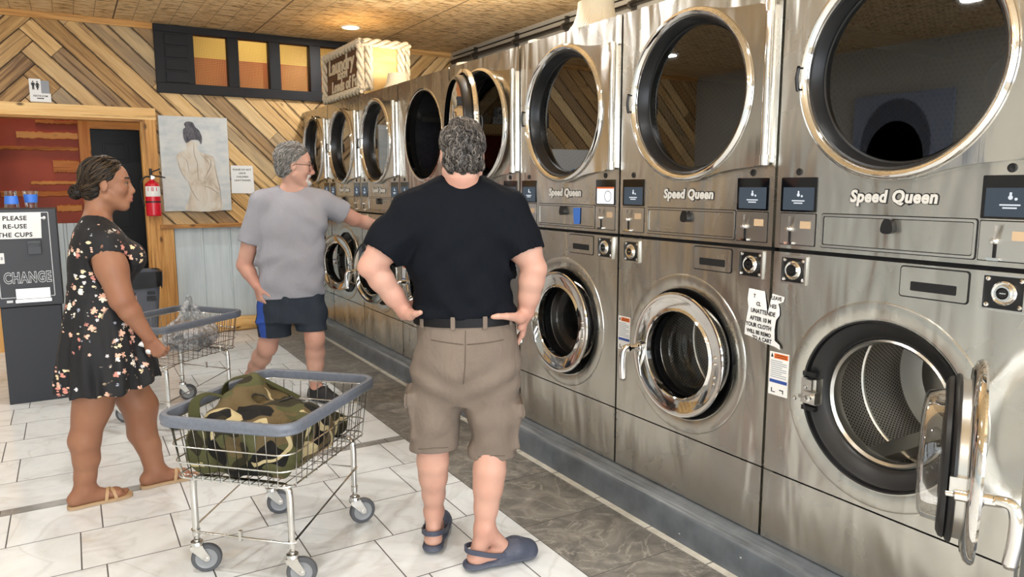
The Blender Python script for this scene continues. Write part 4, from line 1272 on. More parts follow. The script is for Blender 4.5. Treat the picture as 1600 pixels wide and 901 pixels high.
rope(mb, (BX0, BY0, BZ1), (BX0, BY1, BZ1)); rope(mb, (BX0, BY0, BZ0+.045), (BX0, BY1, BZ0+.045)); rope(mb, (BX0, BY0, BZ1), (BX1, BY0, BZ1)); rope(mb, (BX1, BY0, BZ1), (BX1, BY1, BZ1))
mb.build('rope_edge', M_ROPE, E, smooth=60, fixn=False)
mb = MB(); fs = lambda y, z: (lambda a, b, c: (BX0+.006-c, y-a, z+b))
for tx, y, z, s, w in (('Laundry', 6.60, 2.545, .185, 1.18), ('ROOM', 6.56, 2.450, .075, 1.15), ('Loads of Fun', 6.48, 2.365, .14, 1.08)):
    text_mb(tx, s, fs(y, z), .0035, extrude=.004, mb=mb, shear=.1, sx=w)
mb.build('lettering', flat('cream lettering', '#d8c9ac', .5), E, smooth=0)

# ---- bell shaped lampshades standing on the machines
def shade_mat():
    t = NT('cream shade'); o = t.obj(); x, y, z = t.sep(o)
    a = t.n('Math', operation='ARCTAN2'); t.put(a.inputs[0], y); t.put(a.inputs[1], x)
    w = t.math('SINE', t.math('MULTIPLY', a.outputs[0], 60.0))
    return t.pbr(hexc('#e9dcc0'), .7, normal=t.bump(w, .4, .004), Transmission_Weight=.0, Subsurface_Weight=.0)
M_SHADE = shade_mat()
def g_shade():
    pr = [(.215, .0), (.218, .004), (.19, .012), (.155, .035), (.125, .075), (.108, .12), (.100, .165), (.099, .19), (.095, .192), (.096, .165), (.104, .12), (.121, .075), (.151, .037), (.188, .010)]
    return MB().lathe(pr, (0, 0, 0), (0, 0, 1), 64, close=True).mesh('lampshade', M_SHADE, 60)
SHADES = []
for (x, y, s, lab) in ((.24, 3.15, .94, 'largest, nearest the camera'), (.30, 3.80, .52, 'mostly hidden, only its rim showing'), (.42, 4.95, .72, 'in the middle of the row'), (.22, 5.78, .80, 'beside the rope edged sign box')):
    SHADES.append((x, y, s))
    o = inst('lampshade', cached('shade', g_shade), None, (x, y, 2.228)); o.scale = (s, s, s)
    tag(o, 'cream bell lampshade on the machines, '+lab, 'lampshade', 'lampshades on top of the machines')

# ---- conduit along the right wall
M_PIPE = flat('grey conduit', '#5b5650', .4, .6)
E = empty('conduit_pipe', (1.69, 2, 2.86)); tag(E, 'dark conduit pipe strapped along the wall above the machines', 'pipe')
MB().tube([(1.69, 7.7, 2.86), (1.69, -3.4, 2.86)], .026, 14).build('pipe', M_PIPE, E)
MB().tube([(1.70, 7.7, 2.925), (1.70, -3.4, 2.925)], .007, 8).build('cable', M_HOSE, E)
for y in (7.2, 6.35, 5.5, 4.6, 3.7, 2.6):
    mb = MB().lathe([(.024, -.012), (.031, -.012), (.031, .012), (.024, .012)], (1.69, y, 2.86), (0, 1, 0), 18); mb.box(1.70, XR-.001, y-.012, y+.012, 2.80, 2.95)
    mb.build('pipe_strap', M_PIPE, E, smooth=30)

# ---- things on the part of the walls the camera only sees mirrored in the glass
f = lambda a, b, d: (-3.45+a, YB-.026-d, 1.55+b)
mb = MB(); mb.prism(rrect(-.5, .5, -.45, .38, .004, 2), f, 0, .01, 0)
rr = random.Random(6)
for k in range(40):
    a, b, r = rr.uniform(-.35, .2), rr.uniform(-.4, .1), rr.uniform(.015, .05); mb.prism(circ(a, b, r, 12), f, .01, .0105+k*.00002, 1)
tag(mb.build('poster', [M_PAPER, flat('poster blue', '#5b86b8', .6)], smooth=0), 'white poster with blue spots left of the doorway, seen mirrored in a dryer glass', 'poster')
mb = MB(); fx = lambda a, b, d: (XL+.028+d, 4.75+a, 1.75+b)
mb.prism(rrect(-.55, .55, -.7, .7, .004, 2), fx, 0, .03, 0)
for P, m in ((circ(.05, .0, .33, 30), 1), (circ(.05, .12, .40, 30), 2), (circ(.05, -.14, .26, 30), 1)): mb.prism([(a, b*1.25) for a, b in P], fx, .03, .031+.001*m*0, m)
tag(mb.build('wall_canvas', [flat('blue grey canvas', '#98a6c0', .6), flat('pale patch', '#c8cad2', .6), flat('slate patch', '#5f6778', .6)], smooth=0), 'blue grey canvas on the opposite wall, seen mirrored in the nearest dryer', 'painting')
# ------------------------------------------------------------------ implicit surfaces for bodies, clothes and soft things
A3 = lambda *p: np.array(p, np.float64)
class SDF:
    def __init__(s, lo, hi, h):
        s.h = h; s.lo = np.array(lo, float)
        n = np.ceil((np.array(hi)-s.lo)/h).astype(int)+1
        s.n = n; s.F = np.full(n, 1.0, np.float32)
        s.ax = [(s.lo[i]+h*np.arange(n[i])).astype(np.float32) for i in range(3)]
    def sub(s, lo, hi):
        i0 = np.maximum(np.floor((np.array(lo)-s.lo)/s.h).astype(int), 0)
        i1 = np.minimum(np.ceil((np.array(hi)-s.lo)/s.h).astype(int)+1, s.n)
        if np.any(i1 <= i0): return None, None
        sl = tuple(slice(a, b) for a, b in zip(i0, i1))
        return sl, np.meshgrid(*[s.ax[i][sl[i]] for i in range(3)], indexing='ij', sparse=True)
    def op(s, fn, lo, hi, k=0.0, mode='add'):
        m = k+3*s.h
        sl, P = s.sub(np.array(lo)-m, np.array(hi)+m)
        if sl is None: return s
        d = fn(*P).astype(np.float32); f = s.F[sl]
        if mode == 'sub': d = -d
        if k > 0:
            if mode == 'add':
                h = np.clip(.5+.5*(f-d)/k, 0, 1); s.F[sl] = f*(1-h)+d*h-k*h*(1-h)
            else:
                h = np.clip(.5-.5*(f-d)/k, 0, 1); s.F[sl] = f*(1-h)+d*h+k*h*(1-h)
        else: s.F[sl] = np.minimum(f, d) if mode == 'add' else np.maximum(f, d)
        return s
    def cone(s, a, b, ra, rb=None, k=.02, mode='add', sq=None):
        a = np.array(a, float); b = np.array(b, float); rb = ra if rb is None else rb
        ab = b-a; L2 = max(ab@ab, 1e-12); r = max(ra, rb)*(1.0 if sq is None else max(1, max(sq[1], 1)))
        def fn(X, Y, Z):
            t = np.clip(((X-a[0])*ab[0]+(Y-a[1])*ab[1]+(Z-a[2])*ab[2])/L2, 0, 1)
            dx, dy, dz = X-a[0]-t*ab[0], Y-a[1]-t*ab[1], Z-a[2]-t*ab[2]
            if sq is not None:      # squash along a direction: (dir, factor)
                q, c = sq; w = dx*q[0]+dy*q[1]+dz*q[2]; e = w*(1/c-1)
                dx, dy, dz = dx+e*q[0], dy+e*q[1], dz+e*q[2]
            return np.sqrt(dx*dx+dy*dy+dz*dz)-(ra+(rb-ra)*t)
        return s.op(fn, np.minimum(a, b)-r, np.maximum(a, b)+r, k, mode)
    def chain(s, pts, rs, k=.02, sq=None):
        for i in range(len(pts)-1): s.cone(pts[i], pts[i+1], rs[i], rs[i+1], k, sq=sq)
        return s
    def ell(s, c, r, R=None, k=.02, mode='add'):
        c = np.array(c, float); r = np.array(r, float); R = np.eye(3) if R is None else np.array(R, float)   # rows = axes
        ext = np.sqrt(((R*r[:, None])**2).sum(0)); m = r.min()
        def fn(X, Y, Z):
            x, y, z = X-c[0], Y-c[1], Z-c[2]
            q = [(R[i][0]*x+R[i][1]*y+R[i][2]*z) for i in range(3)]
            k0 = np.sqrt((q[0]/r[0])**2+(q[1]/r[1])**2+(q[2]/r[2])**2)
            k1 = np.sqrt((q[0]/r[0]**2)**2+(q[1]/r[1]**2)**2+(q[2]/r[2]**2)**2)+1e-9
            return np.where(k0 < .05, -m, k0*(k0-1)/k1)
        return s.op(fn, c-ext, c+ext, k, mode)
    def loft(s, st, ang=0.0, p=2.3, k=.02, grow=0.0, mode='add'):
        """st: rows (z, cx, cy, rx, ry) sorted by z; ellipse axes turned by ang about z"""
        st = np.array(sorted(st), float); z = st[:, 0]; ca, sa = math.cos(ang), math.sin(ang)
        R = st[:, 3:].max()+grow
        lo = (st[:, 1].min()-R, st[:, 2].min()-R, z[0]-grow); hi = (st[:, 1].max()+R, st[:, 2].max()+R, z[-1]+grow)
        zz = np.linspace(z[0], z[-1], 200)
        # smooth interpolation through the stations
        cols = []
        for i in range(1, 5):
            y = st[:, i]; m = np.gradient(y, z) if len(z) > 2 else np.full(2, (y[1]-y[0])/(z[1]-z[0]))
            j = np.clip(np.searchsorted(z, zz)-1, 0, len(z)-2); hh = z[j+1]-z[j]; t = (zz-z[j])/hh
            cols.append((2*t**3-3*t**2+1)*y[j]+(t**3-2*t**2+t)*hh*m[j]+(-2*t**3+3*t**2)*y[j+1]+(t**3-t**2)*hh*m[j+1])
        def fn(X, Y, Z):
            Zc = np.clip(Z, z[0], z[-1]).ravel()
            cx, cy, rx, ry = [np.interp(Zc, zz, c).reshape(Z.shape) for c in cols]
            rx = rx+grow; ry = ry+grow
            x = (X-cx)*ca+(Y-cy)*sa; y = -(X-cx)*sa+(Y-cy)*ca
            q = (np.abs(x/rx)**p+np.abs(y/ry)**p)**(1/p)
            d = (q-1)*np.minimum(rx, ry)
            e = np.maximum(z[0]-grow-Z, Z-z[-1]-grow)
            return np.where(e > 0, np.sqrt(np.maximum(d, 0)**2+e**2), np.maximum(d, e))
        return s.op(fn, lo, hi, k, mode)
    def box(s, c, R, h, r=.005, k=.01, mode='add'):
        c = np.array(c, float); R = np.array(R, float); h = np.array(h, float); ext = (np.abs(R)*h[:, None]).sum(0)
        def fn(X, Y, Z):
            x, y, z = X-c[0], Y-c[1], Z-c[2]
            q = [np.abs(R[i][0]*x+R[i][1]*y+R[i][2]*z)-h[i]+r for i in range(3)]
            o = np.sqrt(sum(np.maximum(v, 0)**2 for v in q))
            return o+np.minimum(np.maximum(np.maximum(q[0], q[1]), q[2]), 0)-r
        return s.op(fn, c-ext, c+ext, k, mode)
    def plane(s, n, p0):                # remove the side n points to
        n = np.array(n, float); n /= np.linalg.norm(n); p0 = np.array(p0, float)
        X, Y, Z = np.meshgrid(*s.ax, indexing='ij', sparse=True)
        s.F = np.maximum(s.F, ((X-p0[0])*n[0]+(Y-p0[1])*n[1]+(Z-p0[2])*n[2]).astype(np.float32)); return s
    def local_plane(s, n, p0, lo, hi):  # same, only inside a box
        n = np.array(n, float); n /= np.linalg.norm(n); p0 = np.array(p0, float)
        sl, P = s.sub(lo, hi)
        d = ((P[0]-p0[0])*n[0]+(P[1]-p0[1])*n[1]+(P[2]-p0[2])*n[2]).astype(np.float32)
        s.F[sl] = np.maximum(s.F[sl], d); return s
    def snap(s): return s.F.copy()
    def cut_branch(s, other, n, p0, m=.008):
        """cut with a plane only where this branch (set apart from field 'other') is the nearer one"""
        n = unit(n); p0 = np.array(p0, float)
        X, Y, Z = np.meshgrid(*s.ax, indexing='ij', sparse=True)
        d = ((X-p0[0])*n[0]+(Y-p0[1])*n[1]+(Z-p0[2])*n[2]).astype(np.float32)
        s.F = np.where(other[0] < other[1]-m, np.maximum(s.F, d), s.F); return s
    def hollow(s, th):
        s.F = np.maximum(s.F, -(s.F+th)); return s
    def displace(s, fn):
        X, Y, Z = np.meshgrid(*s.ax, indexing='ij', sparse=True)
        m = np.abs(s.F) < .06
        I = np.nonzero(m)
        s.F[I] += fn(s.ax[0][I[0]], s.ax[1][I[1]], s.ax[2][I[2]]).astype(np.float32); return s
    def at(s, p):
        g = (np.array(p)-s.lo)/s.h; i = np.clip(np.floor(g).astype(int), 0, s.n-2); f = g-i; v = 0.0
        for a in (0, 1):
            for b in (0, 1):
                for c in (0, 1): v += s.F[i[0]+a, i[1]+b, i[2]+c]*(f[0] if a else 1-f[0])*(f[1] if b else 1-f[1])*(f[2] if c else 1-f[2])
        return float(v)
    def proj(s, p):
        p = np.array(p, float); e = s.h*1.5; n = A3(0, 0, 1)
        for _ in range(2):
            g = A3(*[(s.at(p+d)-s.at(p-d)) for d in np.eye(3)*e]); n = g/(np.linalg.norm(g)+1e-9); p = p-n*np.clip(s.at(p), -.02, .02)
        return p, n
    def mesh(s, name, mats, smooth=1, matfn=None, tone=None):
        F = s.F; B = F < 0
        c = np.zeros(np.array(F.shape)-1, np.uint8)
        for i in (0, 1):
            for j in (0, 1):
                for k in (0, 1): c += B[i:F.shape[0]-1+i, j:F.shape[1]-1+j, k:F.shape[2]-1+k]
        I = np.argwhere((c > 0) & (c < 8)); N = len(I)
        idx = np.full(c.shape, -1, np.int32); idx[I[:, 0], I[:, 1], I[:, 2]] = np.arange(N)
        cor = [(i, j, k) for i in (0, 1) for j in (0, 1) for k in (0, 1)]
        val = np.stack([F[I[:, 0]+a, I[:, 1]+b, I[:, 2]+d] for a, b, d in cor], 1)
        acc = np.zeros((N, 3)); cnt = np.zeros(N)
        for p in range(8):
            for q in range(p+1, 8):
                if sum(abs(cor[p][i]-cor[q][i]) for i in range(3)) != 1: continue
                a, b = val[:, p], val[:, q]; x = (a < 0) != (b < 0)
                t = np.where(x, a/np.where(x, a-b, 1), 0)
                P = np.array(cor[p])[None]+t[:, None]*(np.array(cor[q])-np.array(cor[p]))[None]
                acc += np.where(x[:, None], P, 0); cnt += x
        V = s.lo+s.h*(I+acc/cnt[:, None])
        Q = []
        for ax in range(3):
            o = [i for i in range(3) if i != ax]
            sl0 = [slice(1, -1)]*3; sl0[ax] = slice(0, -1); sl1 = [slice(1, -1)]*3; sl1[ax] = slice(1, None)
            a, b = B[tuple(sl0)], B[tuple(sl1)]
            E_ = np.argwhere(a != b); g = E_.copy()
            for i in o: g[:, i] += 1
            ina = a[E_[:, 0], E_[:, 1], E_[:, 2]]
            def cell(d0, d1):
                h = g.copy(); h[:, o[0]] -= d0; h[:, o[1]] -= d1
                return idx[h[:, 0], h[:, 1], h[:, 2]]
            q = np.stack([cell(1, 1), cell(0, 1), cell(0, 0), cell(1, 0)], 1)
            flip = ina if ax != 1 else ~ina
            q[~flip] = q[~flip][:, ::-1]
            Q.append(q)
        Q = np.concatenate(Q); Q = Q[(Q >= 0).all(1)]
        for _ in range(smooth):         # light relaxation
            S_ = np.zeros_like(V); C_ = np.zeros(N)
            for k in range(4):
                a, b = Q[:, k], Q[:, (k+1) % 4]
                np.add.at(S_, a, V[b]); np.add.at(C_, a, 1); np.add.at(S_, b, V[a]); np.add.at(C_, b, 1)
            V = V*.5+.5*S_/np.maximum(C_, 1)[:, None]
        me = bpy.data.meshes.new(name)
        me.vertices.add(N); me.vertices.foreach_set('co', V.astype(np.float32).ravel())
        me.loops.add(4*len(Q)); me.loops.foreach_set('vertex_index', Q.astype(np.int32).ravel())
        me.polygons.add(len(Q)); me.polygons.foreach_set('loop_start', np.arange(0, 4*len(Q), 4, dtype=np.int32))
        for m in (mats if isinstance(mats, (list, tuple)) else [mats]): me.materials.append(m)
        if matfn is not None: me.polygons.foreach_set('material_index', matfn(V[Q].mean(1)).astype(np.int32))
        me.update(calc_edges=True); me.validate()
        if tone is not None:
            A = me.color_attributes.new('tone', 'FLOAT_COLOR', 'POINT'); t = np.zeros((N, 4), np.float32)
            t[:, :3] = tone(V); t[:, 3] = 1; A.data.foreach_set('color', t.ravel())
        me.shade_smooth()
        return me

class Person:
    """local frame: x to the right of the viewer, y away, z up, origin on the floor"""
    def __init__(s, O, label):
        s.O = Vector((O[0], O[1], 0)); w = (s.O-CAM); w.z = 0; w.normalize()
        s.b = w; s.r = Vector((w.y, -w.x, 0))
        s.E = empty('person', s.O, math.atan2(s.r.y, s.r.x)); tag(s.E, label, 'person')
    def L(s, u, v, y=0.0):
        """a point seen at (u,v) in the photograph, y metres behind the person's own vertical plane"""
        d = _F+_R*((u-800)/F_PX)-_U*((v-450.5)/F_PX)
        t = ((s.O+s.b*y-CAM).dot(s.b))/d.dot(s.b); p = CAM+d*t-s.O
        return A3(p.dot(s.r), p.dot(s.b), p.z)
    def W(s, p): return s.O+s.r*float(p[0])+s.b*float(p[1])+Vector((0, 0, float(p[2])))
    def add(s, name, me, parent=None):
        return inst(name, me, parent or s.E)
    def part(s, mb, name, mats, parent=None, smooth=40, fixn=True):
        me = mb.mesh(name, mats, smooth)
        if fixn: fix_normals(me)
        return inst(name, me, parent or s.E)

def unit(v): v = np.array(v, float); return v/np.linalg.norm(v)
def orth(d, n):
    d = unit(d); n = np.array(n, float); n = unit(n-d*(n@d)); return d, n, np.cross(d, n)

def hand(S, wrist, d, n, side, curl=(.35, .4, .3), spread=.10, thumb=(.6, .2), sc=1.0, k=.006, fingers=None):
    """d: towards the knuckles, n: palm normal (fingers bend that way), side: +1/-1 on which side of d x n the thumb sits"""
    d, n, t = orth(d, n); t = t*side
    w = np.array(wrist, float); L = .092*sc
    for off, e in ((-.026, .084), (-.009, .092), (.009, .094), (.026, .088)):
        S.cone(w+t*off*.55*sc+d*.008, w+t*off*sc+d*e*sc-n*.003, .0165*sc, .0135*sc, .012, sq=(n, .85))
    S.cone(w+d*.012*sc+t*.018*sc, w+d*.052*sc+t*.034*sc+n*.008, .016*sc, .015*sc, .012)
    for i, (off, ln, r) in enumerate(((.028, .074, .0090), (.0095, .083, .0092), (-.0095, .077, .0088), (-.028, .060, .0078))):
        p = w+d*(L*(.98, 1.0, .98, .93)[i])+t*off*sc; a = 0.0
        cl = fingers[i] if fingers else curl
        dd = unit(d+t*spread*(off/.028))
        for j, f in enumerate((.46, .30, .24)):
            a += cl[j]
            q = p+(dd*math.cos(a)+n*math.sin(a))*ln*f*sc
            S.cone(p, q, r*(1-.09*j)*sc, r*(1-.09*(j+1))*sc, .004); p = q
    if thumb is None: return
    p = w+d*.030*sc+t*.030*sc+n*.006; dt = unit(t*math.cos(thumb[0])+d*math.sin(thumb[0])+n*thumb[1])
    q = p+dt*.036*sc; S.cone(p, q, .0125*sc, .0108*sc, .012)
    d2 = unit(dt+d*.25+n*.15); q2 = q+d2*.028*sc; S.cone(q, q2, .0106*sc, .0095*sc, .004)
    d3 = unit(dt+d*.45+n*.2); S.cone(q2, q2+d3*.020*sc, .0095*sc, .0075*sc, .004)

def head_frame(f, u):
    f = unit(f); u = np.array(u, float); u = unit(u-f*(u@f)); return f, u, np.cross(f, u)     # s = f x u : the head's right side

def head(S, c, f, u, sc=1.0, jaw=1.0, lips=1.0, nose=1.0, lf=0.0):
    f, u, s = head_frame(f, u); c = np.array(c, float)
    P = lambda a, b, e=0.0: c+(f*a+u*b+s*e)*sc          # forward, up, right
    R = np.array([s, f, u])
    S.ell(P(-.012, .035), np.array((.073, .094, .086))*sc, R, .02)
    S.ell(P(.030, -.030), np.array((.057*jaw, .060, .086))*sc, R, .03)
    S.ell(P(.036, .044), np.array((.058, .052, .046))*sc, R, .02)
    S.cone(P(.070, -.098, -.010), P(.070, -.098, .010), .019*sc, None, .025)
    for e in (-1, 1):
        S.cone(P(.0, -.058, .052*jaw*e), P(.062, -.098, .016*e), .020*sc, .018*sc, .025)
        S.ell(P(.058, -.022, .036*e), np.array((.024, .026, .026))*sc, R, .02)
        S.cone(P(.084, .026, .010*e), P(.066, .026, .046*e), .011*sc, .010*sc, .014)
        S.cone(P(.099, -.037, .009*e), P(.094, -.036, .013*e), .0085*sc, .007*sc, .008)
    S.cone(P(.089, .016), P(.112*nose, -.028), .0085*sc, .0115*sc, .010)
    S.cone(P(.112*nose, -.028), P(.094, -.042), .0105*sc, .008*sc, .008)
    S.ell(P(.083+lf, -.062), np.array((.024, .014, .020))*sc, R, .014)
    S.ell(P(.094+lf, -.0575), np.array((.021, .0095, .0062*lips))*sc, R, .004)
    S.ell(P(.0925+lf, -.0715), np.array((.019, .0095, .0072*lips))*sc, R, .004)
    S.ell(P(.101+lf, -.0645), np.array((.024, .008, .0018))*sc, R, .003, 'sub')
    for e in (-1, 1):
        S.ell(P(.094, .006, .031*e), np.array((.017, .014, .011))*sc, R, .010, 'sub')
        S.cone(P(.078, .0125, .021*e), P(.072, .011, .042*e), .0070*sc, .0065*sc, .006)          # upper lid
        S.cone(P(.075, -.0075, .022*e), P(.069, -.0065, .041*e), .0045*sc, .0045*sc, .006)
        er = np.array([unit(s*e*.92-f*.38), unit(f*.95+s*e*.3), u])
        S.ell(P(-.010, -.006, .076*e), np.array((.0085, .018, .031))*sc, [unit(s*e-f*.45), unit(f+s*e*.45), unit(u-f*.12)], .006)
        S.ell(P(-.004, -.002, .086*e), np.array((.006, .009, .016))*sc, [unit(s*e-f*.45), unit(f+s*e*.45), u], .006, 'sub')
    return P, R

def eyes(pp, P, sc, iris='#3a2a1e'):
    mw = flat('eye white', '#a8a198', .3); mi = flat('iris', iris, .1)
    for e in (-1, 1):
        c = P(.0715, .0045, .031*e); f = unit(P(1, 0)-P(0, 0))
        mb = MB().lathe([(.0125*sc*math.sin(a), .0125*sc*math.cos(a)) for a in np.linspace(0.001, PI, 13)], c, f, 20, 0)
        mb.lathe([(0, .0129*sc), (.0055*sc, .0118*sc)], c, f, 16, 1)
        pp.part(mb, 'eye', [mw, mi])
    mb = MB()
    for e in (-1, 1): mb.tube(smoothpath([P(.0865, .0075, .019*e), P(.0880, .0090, .031*e), P(.0800, .0070, .0455*e)], 4), .0020*sc, 5)
    pp.part(mb, 'eyelashes', flat('dark lashes', '#15110f', .6), fixn=False)

def locks(pp, name, seeds, length, mats, dirfn, proj, rad=.0035, seg=6, rng=None, taper=True, wave=.004):
    """short strands that follow a surface: proj(p) pushes a point onto it"""
    rng = rng or np.random.default_rng(3); mb = MB(); nm = len(mats) if isinstance(mats, (list, tuple)) else 1
    for p0 in seeds:
        p = np.array(p0, float); pts = []; ln = length*rng.uniform(.6, 1.25); ph = rng.uniform(0, 6.3); lift = rng.uniform(-.001, .004)
        for j in range(seg+1):
            q, nrm = proj(p); d = dirfn(q); d = unit(d-nrm*(d@nrm)); t = np.cross(nrm, d)
            pts.append(q+nrm*(lift+.0015)+t*wave*math.sin(ph+j*1.1)); p = q+d*ln/seg
        r = rad*rng.uniform(.7, 1.3)
        mb.tube(pts, [r*(.5+.5*math.sin(PI*min(1, (j+.6)/(seg*.6)) if j < seg*.3 else PI/2))*(1-.75*max(0, j/seg-.4)/.6) for j in range(seg+1)], 5, mat=int(rng.integers(nm)))
    return pp.part(mb, name, mats, smooth=80, fixn=False)

def skin_mat(name, base, red, rough=.48):
    t = NT(name); o = t.obj()
    n = t.noise(o, 40, 4, .6); b = t.noise(o, 7, 3); tn = t.n('SeparateColor'); t.put(tn.inputs[0], t.attr('tone'))
    c = t.mix(t.ramp(b, [(.3, 0.0), (.75, .45)]), hexc(base), hexc(red))
    c = t.mix(t.math('MULTIPLY', tn.outputs[0], .75), c, hexc(red))
    c = t.mix(tn.outputs[1], c, (.16, .09, .07))
    c = t.mix(tn.outputs[2], c, (.42, .13, .12))
    return t.pbr(c, rough, normal=t.bump(n, .12, .002), Specular_IOR_Level=.3)
def cloth_mat(name, c0, c1, scale=420, bump=.25, rough=.85, big=.5):
    t = NT(name); o = t.obj()
    w = t.noise(o, scale, 2); b = t.noise(o, 6, 3, .5, .5)
    c = t.mix(w, hexc(c0), hexc(c1)); c = t.mix(t.ramp(b, [(.35, 0.0), (.75, big*.3)]), c, (.0, .0, .0))
    fold = t.noise(t.map(o, (9, 9, 5)), 1.0, 3, .5, 1.2)
    return t.pbr(c, rough, normal=t.bump(fold, bump, .03, t.bump(w, .12, .001)), Specular_IOR_Level=.12)
def bump_at(V, p, r): return np.clip(1-np.linalg.norm(V-np.array(p)[None], axis=1)/r, 0, 1)
# ------------------------------------------------------------------ man in the black t-shirt
M_SKIN1 = skin_mat('light skin', '#c09886', '#b07868')
def lrp(a, b, t): return np.array(a)*(1-t)+np.array(b)*t

def man_black():
    pp = Person((-.93, 2.47), 'man with wavy grey hair in a black t-shirt and khaki cargo shorts, hands on hips')
    L = pp.L
    hipL, hipR = L(690, 560, .0), L(766, 560, .0)
    kneeL, kneeR = L(676, 690, .03), L(767, 702, -.04)
    ankL, ankR = L(678, 798, .10), L(757, 824, -.085)
    shL, shR = L(640, 335, .01), L(796, 333, .01)
    elL, elR = L(580, 415, -.055), L(834, 418, -.05)
    wrL, wrR = L(633, 486, .0), L(822, 487, -.01)
    hc = L(722, 243, .02)
    # torso stations from the photograph outline: v, left u, right u, half depth, y
    def stn(rows, grow=0):
        out = []
        for v, a, b, ry, cy in rows:
            p = L(a, v, cy); q = L(b, v, cy); out.append(((p[2]+q[2])/2, (p[0]+q[0])/2, cy, abs(q[0]-p[0])/2+grow, ry+grow))
        return out
    T = [(292, 684, 760, .07, .02), (312, 650, 790, .100, .02), (335, 632, 806, .125, .02), (370, 628, 808, .140, .02), (404, 632, 802, .145, .025), (440, 642, 800, .150, .03), (470, 646, 802, .152, .03), (497, 648, 802, .150, .03), (530, 648, 803, .150, .03)]
    # ---- body, one skin
    lo = (-.42, -.30, -.01); hi = (.42, .34, 1.74)
    S = SDF(lo, hi, .0048)
    S.loft(stn(T, -.022), k=.02)
    S.loft(stn([(490, 652, 800, .14, .03), (540, 652, 806, .15, .02), (590, 656, 800, .14, .02)], -.02), k=.03)
    S.chain([shL, lrp(shL, elL, .6), elL], [.066, .060, .044], .03); S.chain([shR, lrp(shR, elR, .6), elR], [.066, .060, .045], .03)
    S.chain([elL, lrp(elL, wrL, .28), lrp(elL, wrL, .65), wrL], [.041, .045, .038, .029], .02); S.chain([elR, lrp(elR, wrR, .28), lrp(elR, wrR, .65), wrR], [.042, .047, .040, .031], .02)
    for e_, o_ in ((elL, A3(-.022, -.012, -.010)), (elR, A3(.022, -.012, -.008))): S.ell(e_+o_, (.022, .022, .024), k=.02)
    neck0 = L(721, 300, .02)
    S.cone(neck0, hc+A3(0, -.01, -.05), .066, .060, .03)
    S.cone(L(690, 305, .02), L(655, 322, .02), .05, .06, .04); S.cone(L(752, 305, .02), L(786, 320, .02), .05, .06, .04)
    for h, k_, a, s_ in ((hipL, kneeL, ankL, -1), (hipR, kneeR, ankR, 1)):
        S.chain([h, k_], [.085, .056], .03)
        S.chain([k_, lrp(k_, a, .25)+A3(0, -.014, 0), lrp(k_, a, .48)+A3(0, -.010, 0), lrp(k_, a, .74), a], [.054, .057, .051, .041, .036], .035)
    # feet in clogs
    footd = {0: unit(A3(.10, .95, 0)), 1: unit(A3(.93, .36, 0))}
    feet = []
    for i, a in enumerate((ankL, ankR)):
        d = footd[i]; side = A3(d[1], -d[0], 0); heel = A3(a[0], a[1], .045)-d*.035
        S.cone(a, heel+A3(0, 0, .005), .034, .031, .02); S.cone(heel, heel+d*.15-A3(0, 0, .008), .032, .036, .025, sq=(A3(0, 0, 1), .7)); S.cone(a, heel+d*.12+A3(0, 0, .012), .031, .028, .03)
        for e in (-1, 1): S.ell(a+side*.028*e+A3(0, 0, .004), (.012, .014, .014), k=.012)
        feet.append((a, d, side, heel))
    # head: seen from behind, turned a little to the left
    f = unit(A3(-.12, .99, -.06)); u = A3(.0, .04, 1)
    P, R = head(S, hc, f, u, 1.0, 1.05)
    S.ell(hc+A3(0, -.052, -.075), (.050, .035, .045), k=.03)
    # hands on hips: thumbs back, fingers round to the front
    hand(S, wrL, unit(A3(.50, .84, -.12)), unit(A3(.85, -.5, 0)), -1, (.25, .3, .2), .05, None, 1.0)
    # left thumb points along the belt
    p = wrL+A3(.02, .012, .0); q = L(647, 491, -.115); q2 = L(657, 488, -.125)
    S.cone(wrL, L(641, 491, -.04), .028, .022, .02); S.cone(L(641, 491, -.04), L(650, 490, -.085), .019, .0125, .012); S.cone(L(650, 490, -.085), L(657, 488, -.105), .012, .0095, .004)
    hand(S, wrR, unit(A3(-.15, .30, -.94)), unit(A3(-.9, .1, .25)), -1, (.20, .25, .2), .13, None, 1.0)
    S.cone(wrR, L(812, 496, -.05), .027, .022, .02); S.cone(L(812, 496, -.05), L(792, 494, -.105), .020, .0135, .012); S.cone(L(792, 494, -.105), L(778, 494, -.125), .0125, .0115, .004); S.cone(L(778, 494, -.125), L(770, 495, -.128), .0115, .009, .004)
    def tone(V):
        r = np.zeros((len(V), 3), np.float32)
        for c, rad in ((elL, .08), (elR, .08), (wrL, .12), (wrR, .12), (ankL, .1), (ankR, .1)): r[:, 0] += bump_at(V, c, rad)*.7
        r[:, 0] += ((V[:, 2] > 1.42) & (V[:, 2] < 1.50))*.5
        return np.clip(r, 0, 1)
    body = pp.add('body', S.mesh('body', M_SKIN1, 1, tone=tone))
    eyes(pp, P, 1.0)
    # ---- t-shirt
    G = SDF((-.40, -.24, .98), (.40, .28, 1.55), .006)
    slL, slR = lrp(shL, elL, .74), lrp(shR, elR, .70)
    G.loft(stn(T), k=.03, p=2.4)
    G.cone(L(694, 297, .02), shL+A3(.01, 0, .012), .058, .072, .04); G.cone(L(748, 297, .02), shR+A3(-.01, 0, .012), .058, .072, .04)
    # blouse above the belt
    G.loft(stn([(478, 645, 805, .152, .03), (495, 645, 806, .154, .03), (530, 648, 803, .148, .03)]), k=.02)
    zb = L(726, 500.5, -.125)[2]
    torso = G.snap(); G.F[:] = 1.0
    G.cone(shL+A3(.02, 0, 0), slL+.3*(slL-shL), .088, .082, .035); G.cone(shR+A3(-.02, 0, 0), slR+.3*(slR-shR), .088, .082, .035)
